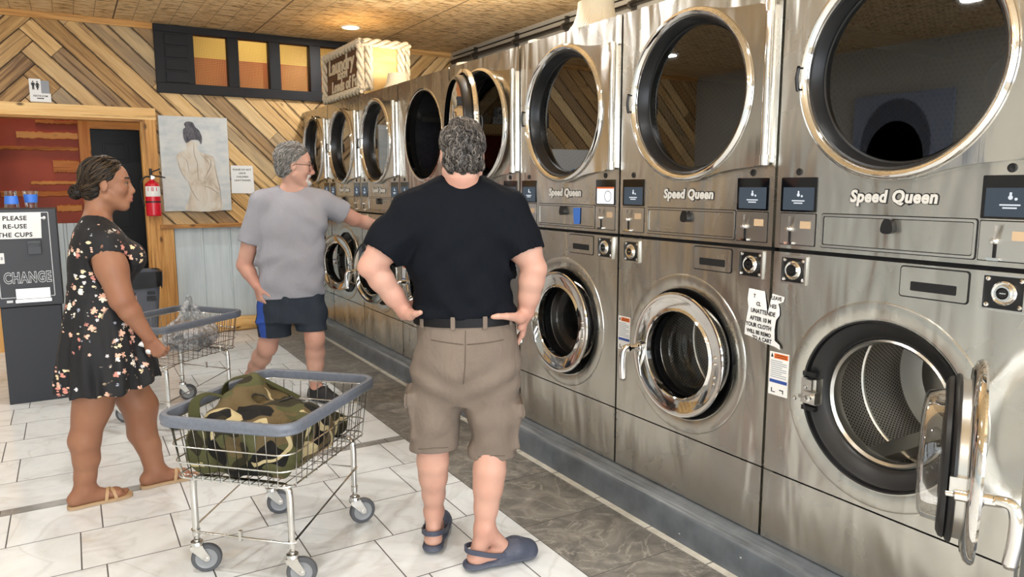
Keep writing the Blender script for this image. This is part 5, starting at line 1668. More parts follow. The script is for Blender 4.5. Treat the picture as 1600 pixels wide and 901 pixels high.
    arms = G.snap(); kk = .035; hh = np.clip(.5+.5*(torso-arms)/kk, 0, 1); G.F = torso*(1-hh)+arms*hh-kk*hh*(1-hh)
    def wr(x, y, z):
        a = np.clip((1.28-z)/.25, 0, 1); arm = np.clip((np.abs(x)-.17)/.08, 0, 1)
        w = .006*np.sin(30*z+14*x+4*np.sin(9*x))*a+.003*np.sin(60*z-22*np.abs(x)+3*np.sin(20*x))*np.clip((1.08-z)/.05, 0, 1)
        w += .007*np.sin(38*(z+.9*np.abs(x))+2*y)*np.exp(-((z-1.30)/.09)**2)*np.clip((np.abs(x)-.08)/.08, 0, 1)
        w += .0035*np.sin(46*(z-.8*x)+2)*np.exp(-((z-1.2)/.12)**2)*(x < .1)
        return w+.005*np.sin(55*(x*.7+z)+3*np.sin(12*z))*arm
    G.displace(wr)
    full = G.F.copy(); G.hollow(.012)
    G.plane((0, 0, -1), (0, 0, zb))
    for sl, el in ((slL, elL), (slR, elR)):
        d = unit(el-sl); sg = np.sign(d[0]); X = G.ax[0][:, None, None]
        G.cut_branch((np.where(X*sg > .12, arms, 9), torso), d, sl+d*.012)
    # neck opening
    G.ell(L(721, 281, .035), (.074, .082, .036), k=.006, mode='sub')
    M_TEE = cloth_mat('black jersey', '#090c12', '#12161d', 500, .35)
    pp.add('t_shirt', G.mesh('t_shirt', M_TEE, 2))
    # ---- shorts
    H = SDF((-.36, -.24, .42), (.36, .28, 1.06), .006)
    PW = [(490, 649, 803, .150, .03), (527, 652, 808, .156, .02), (560, 648, 813, .158, .015), (585, 648, 811, .146, .01), (625, 660, 798, .09, .01)]
    H.loft(stn(PW), k=.03)
    bL, bR = L(678, 708, .03), L(769, 722, -.035)
    H.chain([L(687, 575, .01), L(680, 640, .02), bL+A3(0, 0, -.07)], [.104, .098, .090], .035); H.chain([L(769, 575, .0), L(770, 640, -.01), bR+A3(0, 0, -.07)], [.104, .096, .083], .035)
    # cargo pockets on the outer thighs
    pk = []
    for c, s_ in ((L(645, 640, .03), -1), (L(806, 655, .0), 1)):
        H.box(c+A3(-.010*s_, 0, -.01), np.eye(3), (.022, .075, .088), .012, .014); H.box(c+A3(-.006*s_, 0, .062), np.eye(3), (.024, .080, .026), .008, .006)
    def wr2(x, y, z):
        low = np.clip((.80-z)/.2, 0, 1)
        return .006*np.sin(34*z+16*np.abs(x)+3*np.sin(14*x))*low+.006*np.sin(60*z-34*np.abs(x)+2)*np.exp(-((z-.74)/.07)**2)+.0025*np.sin(70*x)*np.clip((z-.93)/.05, 0, 1)+.004*np.sin(40*z+25*y)*np.clip((.58-z)/.08, 0, 1)
    H.displace(wr2)
    H2 = SDF((-.36, -.24, .42), (.36, .28, 1.06), .006); H2.F = H.F.copy()
    H.hollow(.012)
    H.plane((0, 0, 1), (0, 0, zb+.002))
    zl, zr = L(678, 709, -.055)[2], L(769, 723, -.115)[2]
    H.local_plane((0.03, -.08, -1), (bL[0], -.055, zl), (-.4, -.3, zl-.2), ((bL[0]+bR[0])/2, .4, zl+.04)); H.local_plane((0.0, -.08, -1), (bR[0], -.115, zr), ((bL[0]+bR[0])/2, -.3, zr-.2), (.4, .4, zr+.04))
    M_KHAKI = cloth_mat('khaki cotton', '#6f6359', '#7e7268', 380, .4, .8, .6)
    sh = pp.add('cargo_shorts', H.mesh('cargo_shorts', M_KHAKI, 1))
    def patch(P, nx, ny, off, name, mat, parent):
        # a cloth patch laid on the shorts: P(s,t) gives a point near the surface
        V = []; F = []
        for h in (-.002, off):
            for j in range(ny+1):
                for i in range(nx+1):
                    p, n = H2.proj(P(i/nx, j/ny)); p, n = H2.proj(p); V.append(p+n*h)
        w = nx+1; N = w*(ny+1)
        for j in range(ny):
            for i in range(nx):
                a = j*w+i; F += [(a+w, a+w+1, a+1, a), (N+a, N+a+1, N+a+w+1, N+a+w)]
        ring = [i for i in range(nx+1)]+[j*w+nx for j in range(1, ny+1)]+[ny*w+i for i in range(nx-1, -1, -1)]+[j*w for j in range(ny-1, 0, -1)]
        for a, b in zip(ring, ring[1:]+ring[:1]): F.append((a, b, N+b, N+a))
        return pp.part(MB().add(V, F), name, mat, parent, smooth=50)
    def seam(pts, r=.0022):
        P = [H2.proj(H2.proj(p)[0])[0] for p in smoothpath(pts, 6)]
        return pp.part(MB().tube(P, r, 5), 'seam', M_SEAM, sh, smooth=60, fixn=False)
    M_SEAM = flat('khaki seam', '#5a5047', .8, Specular_IOR_Level=.1)
    for c, s_ in ((L(645, 640, .03), -1), (L(806, 655, .0), 1)):
        patch(lambda a, b, c=c, s_=s_: c+A3(.02*s_, -.075+.15*a, .085-.055*b-.012*(1-abs(2*a-1))*(b > .5)), 8, 4, .007, 'pocket_flap', M_KHAKI, sh)
    seam([L(727, 516, -.15), L(727, 545, -.16), L(726, 575, -.16), L(724, 600, -.13)])
    seam([L(664, 532, -.13), L(695, 536, -.16), L(724, 539, -.16)]); seam([L(730, 539, -.16), L(762, 536, -.16), L(796, 530, -.13)])
    seam([L(655, 700, -.05), L(678, 702, -.08), L(702, 700, -.06)], .0016); seam([L(745, 715, -.10), L(769, 716, -.13), L(792, 714, -.11)], .0016)
    # belt, loops, seams and pocket flaps follow the hips
    def ringpt(v, ang, out):
        z, cx, cy, rx, ry = stn([(500, 649, 803, .150, .03)])[0]; z = L(726, v, -.125)[2]
        c, s_ = math.cos(ang), math.sin(ang); e = 2/2.3
        return A3(cx+(rx+out)*np.sign(c)*abs(c)**e, cy+(ry+out)*np.sign(s_)*abs(s_)**e, z)
    mb = MB(); n = 72; V = []; F = []
    for k in range(n):
        a = 2*PI*k/n
        for v, o in ((498, .002), (498, .0075), (512, .0085), (512, .002)): V.append(ringpt(v, a, o))
    for k in range(n):
        for j in range(4): F.append((k*4+j, k*4+(j+1) % 4, ((k+1) % n)*4+(j+1) % 4, ((k+1) % n)*4+j))
    mb.add(V, F)
    t = NT('black leather'); nn = t.noise(t.obj(), 120, 3); M_BELT = t.pbr(hexc('#0c0b0e'), .5, Specular_IOR_Level=.2, normal=t.bump(nn, .2, .001))
    pp.part(mb, 'belt', M_BELT)
    for uu in (661, 708, 757, 797):
        x = L(uu, 505, -.12)[0]; z, cx, cy, rx, ry = stn([(500, 649, 803, .150, .03)])[0]; z = L(726, 505, -.125)[2]
        q = np.clip((x-cx)/rx, -.995, .995); yy = cy-ry*(1-abs(q)**2.3)**(1/2.3)
        nrm = unit(A3(q*abs(q)**.3/rx, -(1-abs(q)**2.3)**.56/ry, 0)); tt = A3(-nrm[1], nrm[0], 0)
        m2 = MB().obox(Vector(A3(x, yy, z)+nrm*.010), tt, nrm, (0, 0, 1), (.0085, .003, .024))
        o = pp.part(m2, 'belt_loop', M_KHAKI, sh, smooth=30); add_bevel(o, .002)
    # ---- hair
    hm = [flat('dark hair', '#2b2623', .5), flat('grey hair', '#67615b', .5), flat('mid hair', '#3f3934', .5)]
    C0 = P(-.014, .040); rad = np.array((.081, .103, .094))
    Q = SDF(hc-.2, hc+.2, .005)
    Q.ell(C0, rad, R, .01); Q.ell(P(-.050, -.035), (.066, .048, .046), R, .03)
    fx = lambda X, Y, Z: ((X-hc[0])*f[0]+(Y-hc[1])*f[1]+(Z-hc[2])*f[2]); fz = lambda X, Y, Z: (Z-hc[2])
    # keep behind a slanting hairline, above the nape, clear of the ears
    cut = lambda X, Y, Z: np.maximum(fx(X, Y, Z)-(.005+.95*np.maximum(0, fz(X, Y, Z)-.012)), -.072-fz(X, Y, Z))
    Q.F = np.maximum(Q.F, cut(*np.meshgrid(*Q.ax, indexing='ij', sparse=True)).astype(np.float32))
    Q.displace(lambda x, y, z: .003*np.sin(70*z+40*x+3*np.sin(60*x))+.003*np.sin(90*x+50*z))
    me = Q.mesh('hair', hm[0], 1); pp.add('hair', me)
    rng = np.random.default_rng(5); vs = np.array([v.co[:] for v in me.vertices]); vs = vs[[cut(*v) < -.004 for v in vs]]
    vs = vs[np.linalg.norm((vs-C0)/rad.max(), axis=1) > .6]
    seeds = vs[rng.choice(len(vs), 1150, replace=False)]
    def dirf(p):
        x = (p-hc)@R[0]; return unit(R[0]*(np.sign(x)*.35+.5*math.sin(p[2]*45+p[0]*30))-u*.9-f*.15)
    locks(pp, 'hair_locks', seeds, .036, hm, dirf, Q.proj, .0032, 6, rng, wave=.006)
    # ---- clogs
    M_CLOG = flat('slate blue foam', '#3d4252', .55); M_CLOGS = flat('slate grey sole', '#555a66', .6)
    for i, (a, d, side, heel) in enumerate(feet):
        c = A3(heel[0], heel[1], 0)
        K = SDF(c-.36, c+.36, .005); K.lo[2]
        Rm = np.array([d, side, A3(0, 0, 1)])
        K.chain([c-d*.012+A3(0, 0, .022), c+d*.10+A3(0, 0, .020), c+d*.205+side*.0+A3(0, 0, .022)], [.044, .042, .053], .03, sq=(A3(0, 0, 1), .46))
        # toe cap
        K.chain([c+d*.115+A3(0, 0, .042), c+d*.165+A3(0, 0, .046), c+d*.212+A3(0, 0, .034)], [.050, .054, .050], .02, sq=(A3(0, 0, 1), .80))
        K.ell(c+d*.0+A3(0, 0, .052), (.045, .034, .030), Rm, .01, 'sub'); K.ell(c+d*.075+A3(0, 0, .066), (.060, .034, .040), Rm, .012, 'sub')
        K.plane((0, 0, -1), (0, 0, .003))
        for e in (-1, 1):
            for q in range(4): K.ell(c+d*(.135+.022*q)+side*e*(.046-.003*q*q*.6)+A3(0, 0, .050-.003*q), (.006, .006, .006), k=.002, mode='sub')
        for q in range(5):
            K.ell(c+d*(.150+.018*(q % 3))+side*(-.018+.018*(q % 3))*(.5+q % 2)+A3(0, 0, .086-.002*q), (.0055, .0055, .009), k=.002, mode='sub')
        E_ = K.mesh('clog', [M_CLOG, M_CLOGS], 1, matfn=lambda C_: (C_[:, 2] < .024))
        cl = pp.add('clog', E_)
        mb = MB(); pts = [c+d*.105+side*.050+A3(0, 0, .052), c+d*.05+side*.050+A3(0, 0, .064), c+d*.0+side*.044+A3(0, 0, .080), c-d*.040+side*.020+A3(0, 0, .088), c-d*.040-side*.020+A3(0, 0, .088), c+d*.0-side*.044+A3(0, 0, .080), c+d*.05-side*.050+A3(0, 0, .064), c+d*.105-side*.050+A3(0, 0, .052)]
        sp_ = smoothpath(pts, 6); V = []; F = []
        for j, p in enumerate(sp_):
            tg = (sp_[min(j+1, len(sp_)-1)]-sp_[max(j-1, 0)]).normalized(); o = Vector((tg.y, -tg.x, 0)).normalized()
            for hh, oo in ((-.010, -.002), (-.010, .003), (.010, .003), (.010, -.002)): V.append(p+Vector((0, 0, hh))+o*oo)
        n = len(sp_)
        for j in range(n-1):
            for k in range(4): F.append((j*4+k, j*4+(k+1) % 4, (j+1)*4+(k+1) % 4, (j+1)*4+k))
        mb.add(V, F); pp.part(mb, 'heel_strap', M_CLOG, cl)
    return pp

# ------------------------------------------------------------------ man in the grey t-shirt
def man_grey():
    pp = Person((-.93, 4.97), 'man with glasses and white goatee in a grey t-shirt, reaching toward the machines')
    L = pp.L
    def stn(rows, grow=0):
        out = []
        for v, a, b, ry, cy in rows:
            p = L(a, v, cy); q = L(b, v, cy); out.append(((p[2]+q[2])/2, (p[0]+q[0])/2, cy, abs(q[0]-p[0])/2+grow, ry+grow))
        return out
    shR, shL = L(406, 317, .0), L(506, 316, .04)          # his right is on the picture's left
    elR, wrR = L(382, 414, .02), L(401, 446, -.06)
    elL, wrL = L(553, 342, .12), L(603, 357, .24)
    hipR, hipL = L(430, 480, .03), L(486, 480, -.01)
    knR, anR = L(418, 541, .07), L(386, 600, .40)
    knL, anL = L(492, 529, -.08), L(494, 606, -.02)
    hc = L(459, 258, .02)
    S = SDF((-.46, -.34, -.01), (.66, .62, 1.82), .0055)
    T = [(299, 440, 478, .07, .03), (312, 412, 500, .10, .02), (335, 398, 512, .125, .01), (375, 400, 508, .135, .0), (420, 402, 508, .140, -.01), (450, 401, 508, .138, -.01), (470, 402, 507, .132, -.01)]
    S.loft(stn(T, -.03), k=.02)
    S.loft(stn([(462, 404, 506, .125, .0), (490, 405, 508, .12, .0)], -.02), k=.03)
    S.chain([shR, elR], [.064, .050], .03); S.chain([elR, lrp(elR, wrR, .35), wrR], [.047, .045, .031], .02)
    S.chain([shL, elL], [.064, .050], .03); S.chain([elL, lrp(elL, wrL, .35), wrL], [.047, .045, .031], .02)
    S.cone(L(456, 303, .03), hc+A3(-.015, .0, -.06), .066, .060, .03)
    S.cone(L(440, 302, .03), L(415, 313, .02), .045, .06, .04); S.cone(L(472, 302, .03), L(498, 313, .03), .045, .06, .04)
    for h, k_, a in ((hipR, knR, anR), (hipL, knL, anL)):
        S.chain([h, k_], [.090, .062], .03)
        S.ell(k_+A3(0, -.02, 0), (.050, .045, .058), k=.03)
        S.chain([k_, lrp(k_, a, .28)+A3(0, .018, 0), lrp(k_, a, .52)+A3(0, .010, 0), lrp(k_, a, .76), a], [.056, .060, .052, .042, .037], .035)
    for a, d in ((anR, unit(A3(.75, -.6, 0))), (anL, unit(A3(.62, -.78, 0)))):
        S.cone(a, A3(a[0], a[1], .06)+d*.10, .036, .03, .03)
    f = unit(A3(.985, .10, -.13)); u = unit(A3(.13, .0, 1)); sc = 1.14
    P, R = head(S, hc, f, u, sc, 1.08, .7, 1.0)
    # right hand hanging, fingers loosely curled down; left hand pressing the machine
    hand(S, wrR, unit(A3(.22, -.12, -.96)), unit(A3(.80, .45, .1)), 1, (.35, .55, .35), .05, (.9, .35), 1.02)
    hand(S, wrL, unit(A3(.72, .67, .02)), unit(A3(.1, -.2, -.97)), -1, (.12, .2, .15), .12, (.5, .2), 1.0)
    def tone(V):
        r = np.zeros((len(V), 3), np.float32)
        for c, rad in ((elR, .09), (wrR, .16), (knR, .11), (knL, .11), (elL, .1), (anL, .12)): r[:, 0] += bump_at(V, c, rad)*.8
        r[:, 0] += bump_at(V, P(.09, -.02), .09)*.9
        r[:, 2] += (bump_at(V, P(.094, -.064), .030) > .1)*.5
        return np.clip(r, 0, 1)
    pp.add('body', S.mesh('body', M_SKIN1, 1, tone=tone)); eyes(pp, P, sc, '#4a5a66')
    # t-shirt
    G = SDF((-.46, -.26, .66), (.56, .40, 1.56), .0062)
    slR, slL = lrp(shR, elR, .62), lrp(shL, elL, .60)
    G.loft(stn(T+[(500, 402, 507, .130, -.01)]), k=.03, p=2.4)
    G.cone(L(441, 301, .03), shR+A3(.01, 0, .010), .055, .070, .04); G.cone(L(472, 301, .03), shL+A3(-.01, 0, .010), .055, .070, .04)
    torso = G.snap(); G.F[:] = 1.0
    G.cone(shR+A3(.02, 0, 0), slR+.3*(slR-shR), .084, .088, .035); G.cone(shL+A3(-.02, 0, 0), slL+.3*(slL-shL), .084, .086, .035)
    arms = G.snap(); kk = .03; hh = np.clip(.5+.5*(torso-arms)/kk, 0, 1); G.F = torso*(1-hh)+arms*hh-kk*hh*(1-hh)
    def wr(x, y, z):
        w = .0035*np.sin(36*(z-.5*x)+3*np.sin(10*x))*np.clip((1.25-z)/.2, 0, 1)+.004*np.sin(44*(z+.8*x))*np.exp(-((z-1.22)/.12)**2)*np.clip(x/.1, 0, 1)
        return w+.004*np.sin(30*x+8*np.sin(9*z))*np.clip((1.05-z)/.15, 0, 1)
    G.displace(wr); G.hollow(.0125)
    zb = L(453, 467, -.14)[2]; G.plane((.04, 0, -1), (0, 0, zb))
    for sl, el, sg in ((slR, elR, -1), (slL, elL, 1)):
        d = unit(el-sl); X = G.ax[0][:, None, None]; cx = L(455, 340)[0]
        G.cut_branch((np.where((X-cx)*sg > .10, arms, 9), torso), d, sl+d*.01)
    G.ell(L(456, 291, .01), (.078, .082, .045), k=.006, mode='sub')
    pp.add('t_shirt', G.mesh('t_shirt', cloth_mat('heather grey jersey', '#85858c', '#9c9ca3', 480, .35, .85, .2), 2))
    # shorts
    H = SDF((-.34, -.30, .46), (.36, .32, 1.0), .006)
    H.loft(stn([(450, 404, 507, .132, -.005), (480, 402, 510, .138, .0), (500, 402, 511, .135, .0)]), k=.03)
    kR, kL = L(428, 527, .04), L(488, 518, -.05)
    H.chain([L(430, 492, .02), kR+A3(0, 0, -.06)], [.112, .108], .03); H.chain([L(484, 492, -.01), kL+A3(0, 0, -.06)], [.112, .104], .03)
    H.displace(lambda x, y, z: .004*np.sin(40*z+20*x)*np.clip((.8-z)/.15, 0, 1)+.003*np.sin(60*x))
    H.hollow(.012); H.plane((0, 0, 1), (0, 0, zb+.06))
    zR, zL = L(428, 529, -.06)[2], L(488, 519, -.15)[2]; xm = (kR[0]+kL[0])/2
    H.local_plane((0, -.05, -1), (0, -.06, zR), (-.5, -.4, zR-.2), (xm, .5, zR+.03)); H.local_plane((0, -.05, -1), (0, -.15, zL), (xm, -.4, zL-.2), (.5, .5, zL+.03))
    hx = (L(402, 500)[0]+L(511, 500)[0])/2
    def stripe(C): return ((C[:, 0] < L(415, 500)[0]) & (np.abs(C[:, 1]+.055) < .032)).astype(int)
    pp.add('shorts', H.mesh('shorts', [cloth_mat('slate shorts', '#2a3038', '#343b45', 400, .3, .8, .4), flat('blue side panel', '#24489a', .7)], 1, matfn=stripe))
    # trainers
    M_SHOE = flat('black trainer', '#17181b', .6); M_SOLE = flat('dark sole', '#2b2c30', .6)
    for a, d in ((anR, unit(A3(.75, -.6, 0))), (anL, unit(A3(.62, -.78, 0)))):
        c = A3(a[0], a[1], 0)-d*.03; side = A3(d[1], -d[0], 0); K = SDF(c-.38, c+.38, .006)
        K.chain([c+A3(0, 0, .03), c+d*.12+A3(0, 0, .028), c+d*.23+A3(0, 0, .026)], [.042, .046, .045], .02, sq=(A3(0, 0, 1), .62))
        K.chain([c+d*.01+A3(0, 0, .055), c+d*.11+A3(0, 0, .060), c+d*.20+A3(0, 0, .036)], [.044, .042, .040], .03)
        K.cone(c+d*.02+A3(0, 0, .07), c+d*.03+A3(0, 0, .100), .045, .043, .02)
        K.plane((0, 0, -1), (0, 0, .002)); K.plane((-d[0]*.25, -d[1]*.25, 1), c+A3(0, 0, .100))
        sh = pp.add('trainer', K.mesh('trainer', [M_SHOE, M_SOLE], 1, matfn=lambda C: (C[:, 2] < .022)))
        mb = MB()
        for q in range(4):
            p0 = c+d*(.085+.022*q)+A3(0, 0, .101-.011*q)
            mb.tube(smoothpath([p0-side*.028-A3(0, 0, .010), p0+A3(0, 0, .004), p0+side*.028-A3(0, 0, .010)], 4), .0035, 5)
        for e in (-1, 1): mb.tube(smoothpath([c+d*.085+A3(0, 0, .104), c+d*.075+side*.025*e+A3(0, 0, .118), c+d*.10+side*.045*e+A3(0, 0, .098), c+d*.09+side*.01*e+A3(0, 0, .106)], 4), .003, 5)
        pp.part(mb, 'laces', M_SOLE, sh, fixn=False)
    # hair, goatee, glasses
    hm = [flat('silver hair', '#85827e', .5), flat('dark grey hair', '#615e5a', .5), flat('white hair', '#9b9893', .5)]
    C0 = P(-.014, .040); rad = np.array((.080, .102, .094))*sc
    fx = lambda X, Y, Z: ((X-hc[0])*R[1][0]+(Y-hc[1])*R[1][1]+(Z-hc[2])*R[1][2])/sc; fz = lambda X, Y, Z: ((X-hc[0])*R[2][0]+(Y-hc[1])*R[2][1]+(Z-hc[2])*R[2][2])/sc
    cut = lambda X, Y, Z: np.maximum(fx(X, Y, Z)-(-.002+1.05*np.maximum(0, fz(X, Y, Z)-.022)), -.078-fz(X, Y, Z)+.0*fx(X, Y, Z))
    Q = SDF(hc-.22, hc+.22, .005); Q.ell(C0, rad, R, .01); Q.ell(P(-.048, -.03), np.array((.062, .052, .05))*sc, R, .03)
    Q.F = np.maximum(Q.F, cut(*np.meshgrid(*Q.ax, indexing='ij', sparse=True)).astype(np.float32)*sc)
    Q.displace(lambda x, y, z: .002*np.sin(90*z+30*x))
    me = Q.mesh('hair', hm[1], 1); pp.add('hair', me)
    rng = np.random.default_rng(8); vs = np.array([v.co[:] for v in me.vertices]); vs = vs[[cut(*v) < -.003 for v in vs]]
    seeds = vs[rng.choice(len(vs), 1000, replace=False)]
    locks(pp, 'hair_locks', seeds, .032, hm, lambda p: unit(-R[1]*.5-R[2]*.8) if fz(*p) < .06 else unit(-R[1]*.9-R[2]*.4), Q.proj, .0030, 5, rng, wave=.002)
    q = SDF(P(.07, -.09)-.09, P(.07, -.09)+.09, .004)
    q.ell(P(.083, -.095), np.array((.030, .026, .026))*sc, R, .01); q.cone(P(.095, -.049, -.02), P(.095, -.049, .02), .0075*sc, None, .006); q.cone(P(.085, -.052, .026), P(.074, -.088, .028), .008*sc, None, .008); q.cone(P(.085, -.052, -.026), P(.074, -.088, -.028), .008*sc, None, .008)
    q.displace(lambda x, y, z: .0022*np.sin(170*x+60*z)+.0022*np.sin(150*z+80*y))
    pp.add('goatee', q.mesh('goatee', flat('white beard', '#b9b5b0', .7), 1))
    mb = MB()
    for e in (-1, 1):
        mb.tube(smoothpath([P(.0945, .031, .014*e), P(.0900, .035, .030*e), P(.0765, .031, .051*e)], 3), .0040*sc, 6, flat=.5)
    pp.part(mb, 'eyebrows', hm[0])
    mb = MB()
    for e in (-1, 1):
        c = [P(.104-.10*(w*w*6), hgt, e*(.034+w)) for w, hgt in [(.022*math.cos(a), .004+.016*math.sin(a)) for a in np.linspace(0, 2*PI, 20, endpoint=False)]]
        mb.tube(c, .0012*sc, 6, True, mat=0); mb.add(c, [tuple(range(20))], 1)
        mb.tube([P(.100, .010, .055*e), P(.08, .010, .076*e), P(.0, .006, .083*e), P(-.015, -.006, .082*e)], .0015*sc, 6)
    mb.tube(smoothpath([P(.104, .007, -.012), P(.110, .011, 0), P(.104, .007, .012)], 4), .0013*sc, 6)
    pp.part(mb, 'glasses', [flat('glasses frame', '#2b2826', .3, .6), glass_mat('clear lens', (.97, .97, .97), .7)], fixn=False)
    return pp

# ------------------------------------------------------------------ woman in the flowered dress
def floral_mat():
    t = NT('flowered crepe'); o = t.obj()
    wob = t.n('TexNoise'); t.put(wob.inputs['Vector'], o); wob.inputs['Scale'].default_value = 20
    col = hexc('#0b0b0f')
    mask = t.ramp(t.noise(o, 6.5, 1, .4), [(.50, 0.0), (.53, 1.0)])
    # blossoms: five petals round the cell centres
    def blossoms(scale, seed, r0):
        m = t.map(o, (1, 1, 1), loc=(seed, seed*1.7, seed*.6))
        v = t.n('TexVoronoi', feature='F1'); t.put(v.inputs['Vector'], m); v.inputs['Scale'].default_value = scale; v.inputs['Randomness'].default_value = .85
        d = t.n('VectorMath', operation='SUBTRACT'); t.put(d.inputs[0], m); t.put(d.inputs[1], v.outputs['Position'])
        x, y, z = t.sep(d.outputs[0])
        rr = t.n('SeparateColor'); t.put(rr.inputs[0], v.outputs['Color'])
        a = t.math('ARCTAN2', z, t.math('ADD', x, y)); pet = t.math('ABSOLUTE', t.math('COSINE', t.math('ADD', t.math('MULTIPLY', a, 2.5), t.math('MULTIPLY', rr.outputs[0], 6.0))))
        lim = t.math('MULTIPLY', t.math('ADD', .45, t.math('MULTIPLY', pet, .55)), t.math('MULTIPLY', r0, t.math('ADD', .55, t.math('MULTIPLY', rr.outputs[1], .6))))
        return t.math('LESS_THAN', v.outputs['Distance'], lim), rr
    b1, r1 = blossoms(30, 1.3, .50)
    c1 = t.ramp(r1.outputs[2], [(0.0, hexc('#e3b39a')), (.35, hexc('#e9cfa8')), (.6, hexc('#cf8a7c')), (.8, hexc('#efe2d0')), (1.0, hexc('#d98f62'))], 'CONSTANT')
    c = t.mix(t.math('MULTIPLY', b1, mask), col, c1)
    b2, r2 = blossoms(30, 7.7, .26)
    sp = t.math('MULTIPLY', b2, t.math('GREATER_THAN', r2.outputs[0], .62))
    c = t.mix(sp, c, t.ramp(r2.outputs[2], [(0, hexc('#c9c6c8')), (.5, hexc('#8d93a0')), (.8, hexc('#dcb7a6'))], 'CONSTANT'))
    fold = t.noise(t.map(o, (10, 10, 3)), 1.0, 3, .5, 1.0)
    return t.pbr(c, .75, normal=t.bump(fold, .35, .03))

def woman():
    pp = Person((-2.05, 3.85), 'woman with a low bun wearing a black flowered dress and tan sandals')
    L = pp.L
    M_SKIN2 = skin_mat('tan skin', '#92684f', '#80503e')
    def stn(rows, grow=0):
        out = []
        for v, a, b, ry in rows:
            p = L(a, v, 0); q = L(b, v, 0); out.append(((p[2]+q[2])/2, (p[0]+q[0])/2, 0.0, abs(q[0]-p[0])/2+grow, ry+grow))
        return out
    hc = L(166.5, 288, .0); sc = .98
    shN, elN, wrN = L(164, 386, -.155), L(190, 468, -.205), L(232, 527, -.19)
    shF, elF, wrF = L(160, 386, .165), L(168, 470, .22), L(206, 520, .20)
    hipN, hipF = L(158, 560, -.085), L(172, 560, .085)
    knN, anN = L(139, 655, -.075), L(132, 766, -.06)
    knF, anF = L(220, 650, .06), L(243, 735, .04)
    S = SDF((-.36, -.34, -.01), (.46, .34, 1.66), .0052)
    T = [(342, 128, 176, .075), (356, 116, 186, .13), (372, 110, 200, .160), (396, 105, 214, .160), (412, 104, 220, .152), (440, 104, 210, .145), (470, 101, 213, .155), (504, 95, 224, .185), (540, 92, 232, .20), (580, 98, 236, .20)]
    S.loft(stn(T, -.025), k=.02)
    S.chain([shN, lrp(shN, elN, .4), elN], [.066, .064, .052], .03); S.chain([elN, lrp(elN, wrN, .3), wrN], [.047, .045, .028], .02)
    S.chain([shF, elF], [.066, .05], .03); S.chain([elF, lrp(elF, wrF, .3), wrF], [.047, .045, .028], .02)
    S.cone(L(152, 344, 0), hc+A3(-.030, 0, -.055), .060, .052, .035)
    S.cone(L(150, 352, -.05), shN+A3(0, .02, .03), .05, .055, .05); S.cone(L(150, 352, .05), shF+A3(0, -.02, .03), .05, .055, .05)
    S.chain([hipN, knN+A3(.02, 0, .06)], [.105, .080], .03); S.chain([hipF, knF+A3(.0, 0, .05)], [.105, .078], .03)
    S.chain([knN+A3(.02, 0, .06), knN, lrp(knN, anN, .28)+A3(-.012, 0, 0), lrp(knN, anN, .55), lrp(knN, anN, .8), anN], [.076, .064, .062, .051, .041, .037], .035)
    S.chain([knF+A3(0, 0, .05), knF, lrp(knF, anF, .28)+A3(-.012, 0, 0), lrp(knF, anF, .55), lrp(knF, anF, .8), anF], [.074, .062, .061, .050, .041, .036], .035)
    toes = []
    for a, dd in ((anN, unit(A3(.985, .16, 0))), (anF, unit(A3(.99, .14, 0)))):
        side = A3(dd[1], -dd[0], 0); heel = A3(a[0], a[1], .042)-dd*.038; ball = heel+dd*.165; ball[2] = .030
        S.cone(a, heel, .036, .031, .025); S.cone(a, heel+dd*.10-A3(0, 0, .002), .034, .026, .04); S.cone(heel, ball, .029, .030, .03, sq=(A3(0, 0, 1), .8))
        S.cone(ball-side*.020, ball+side*.022+dd*.006, .019, .019, .02)
        for q, (o, l, r) in enumerate(((.030, .052, .0125), (.013, .050, .0095), (.0, .045, .009), (-.012, .038, .0085), (-.024, .030, .008))):
            o *= 1 if a is anN else -1
            p = ball+side*o*(-1)-A3(0, 0, .006); S.cone(p, p+dd*l-A3(0, 0, .006), r, r*.9, .005)
        for e in (-1, 1): S.ell(a+side*.030*e+A3(0, 0, -.004), (.013, .014, .015), k=.012)
        toes.append((a, dd, side, heel, ball))
    f = unit(A3(.995, -.03, -.02)); u = unit(A3(-.0, 0, 1))
    P, R = head(S, hc, f, u, sc, .92, 1.35, .95, .005)
    hand(S, wrN, unit(A3(.50, .05, -.86)), unit(A3(.30, .93, .2)), -1, (.75, .9, .6), .02, (.9, .4), .95)
    hand(S, wrF, unit(A3(.6, .0, -.8)), unit(A3(.2, -.95, 0)), 1, (.5, .6, .4), .05, (.7, .3), .95)
    def tone(V):
        r = np.zeros((len(V), 3), np.float32)
        for c, rad in ((elN, .07), (wrN, .12), (knN, .09), (knF, .09), (anN, .1), (anF, .1)): r[:, 0] += bump_at(V, c, rad)*.5
        r[:, 0] += bump_at(V, P(.07, -.02, .045), .05)*.6
        lip = np.minimum(1, bump_at(V, P(.094, -.0645), .024)*3)*((V-P(0, -.0645))@R[2] < .013)*((V-P(0, -.0645))@R[2] > -.016); r[:, 2] += lip*.7
        return np.clip(r, 0, 1)
    pp.add('body', S.mesh('body', M_SKIN2, 1, tone=tone)); eyes(pp, P, sc)
    # ---- dress
    G = SDF((-.34, -.36, .42), (.40, .36, 1.48), .0062)
    D = T[:-2]+[(540, 89, 235, .212), (580, 87, 246, .225), (612, 88, 252, .232), (650, 88, 256, .235)]
    G.loft(stn(D), k=.03, p=2.2)
    G.ell(L(203, 402, -.075), (.070, .075, .075), k=.04); G.ell(L(203, 402, .075), (.070, .075, .075), k=.04)
    G.cone(L(150, 352, -.05), shN+A3(0, .01, .025), .055, .066, .05); G.cone(L(150, 352, .05), shF+A3(0, -.01, .025), .055, .066, .05)
    torso = G.snap(); G.F[:] = 1
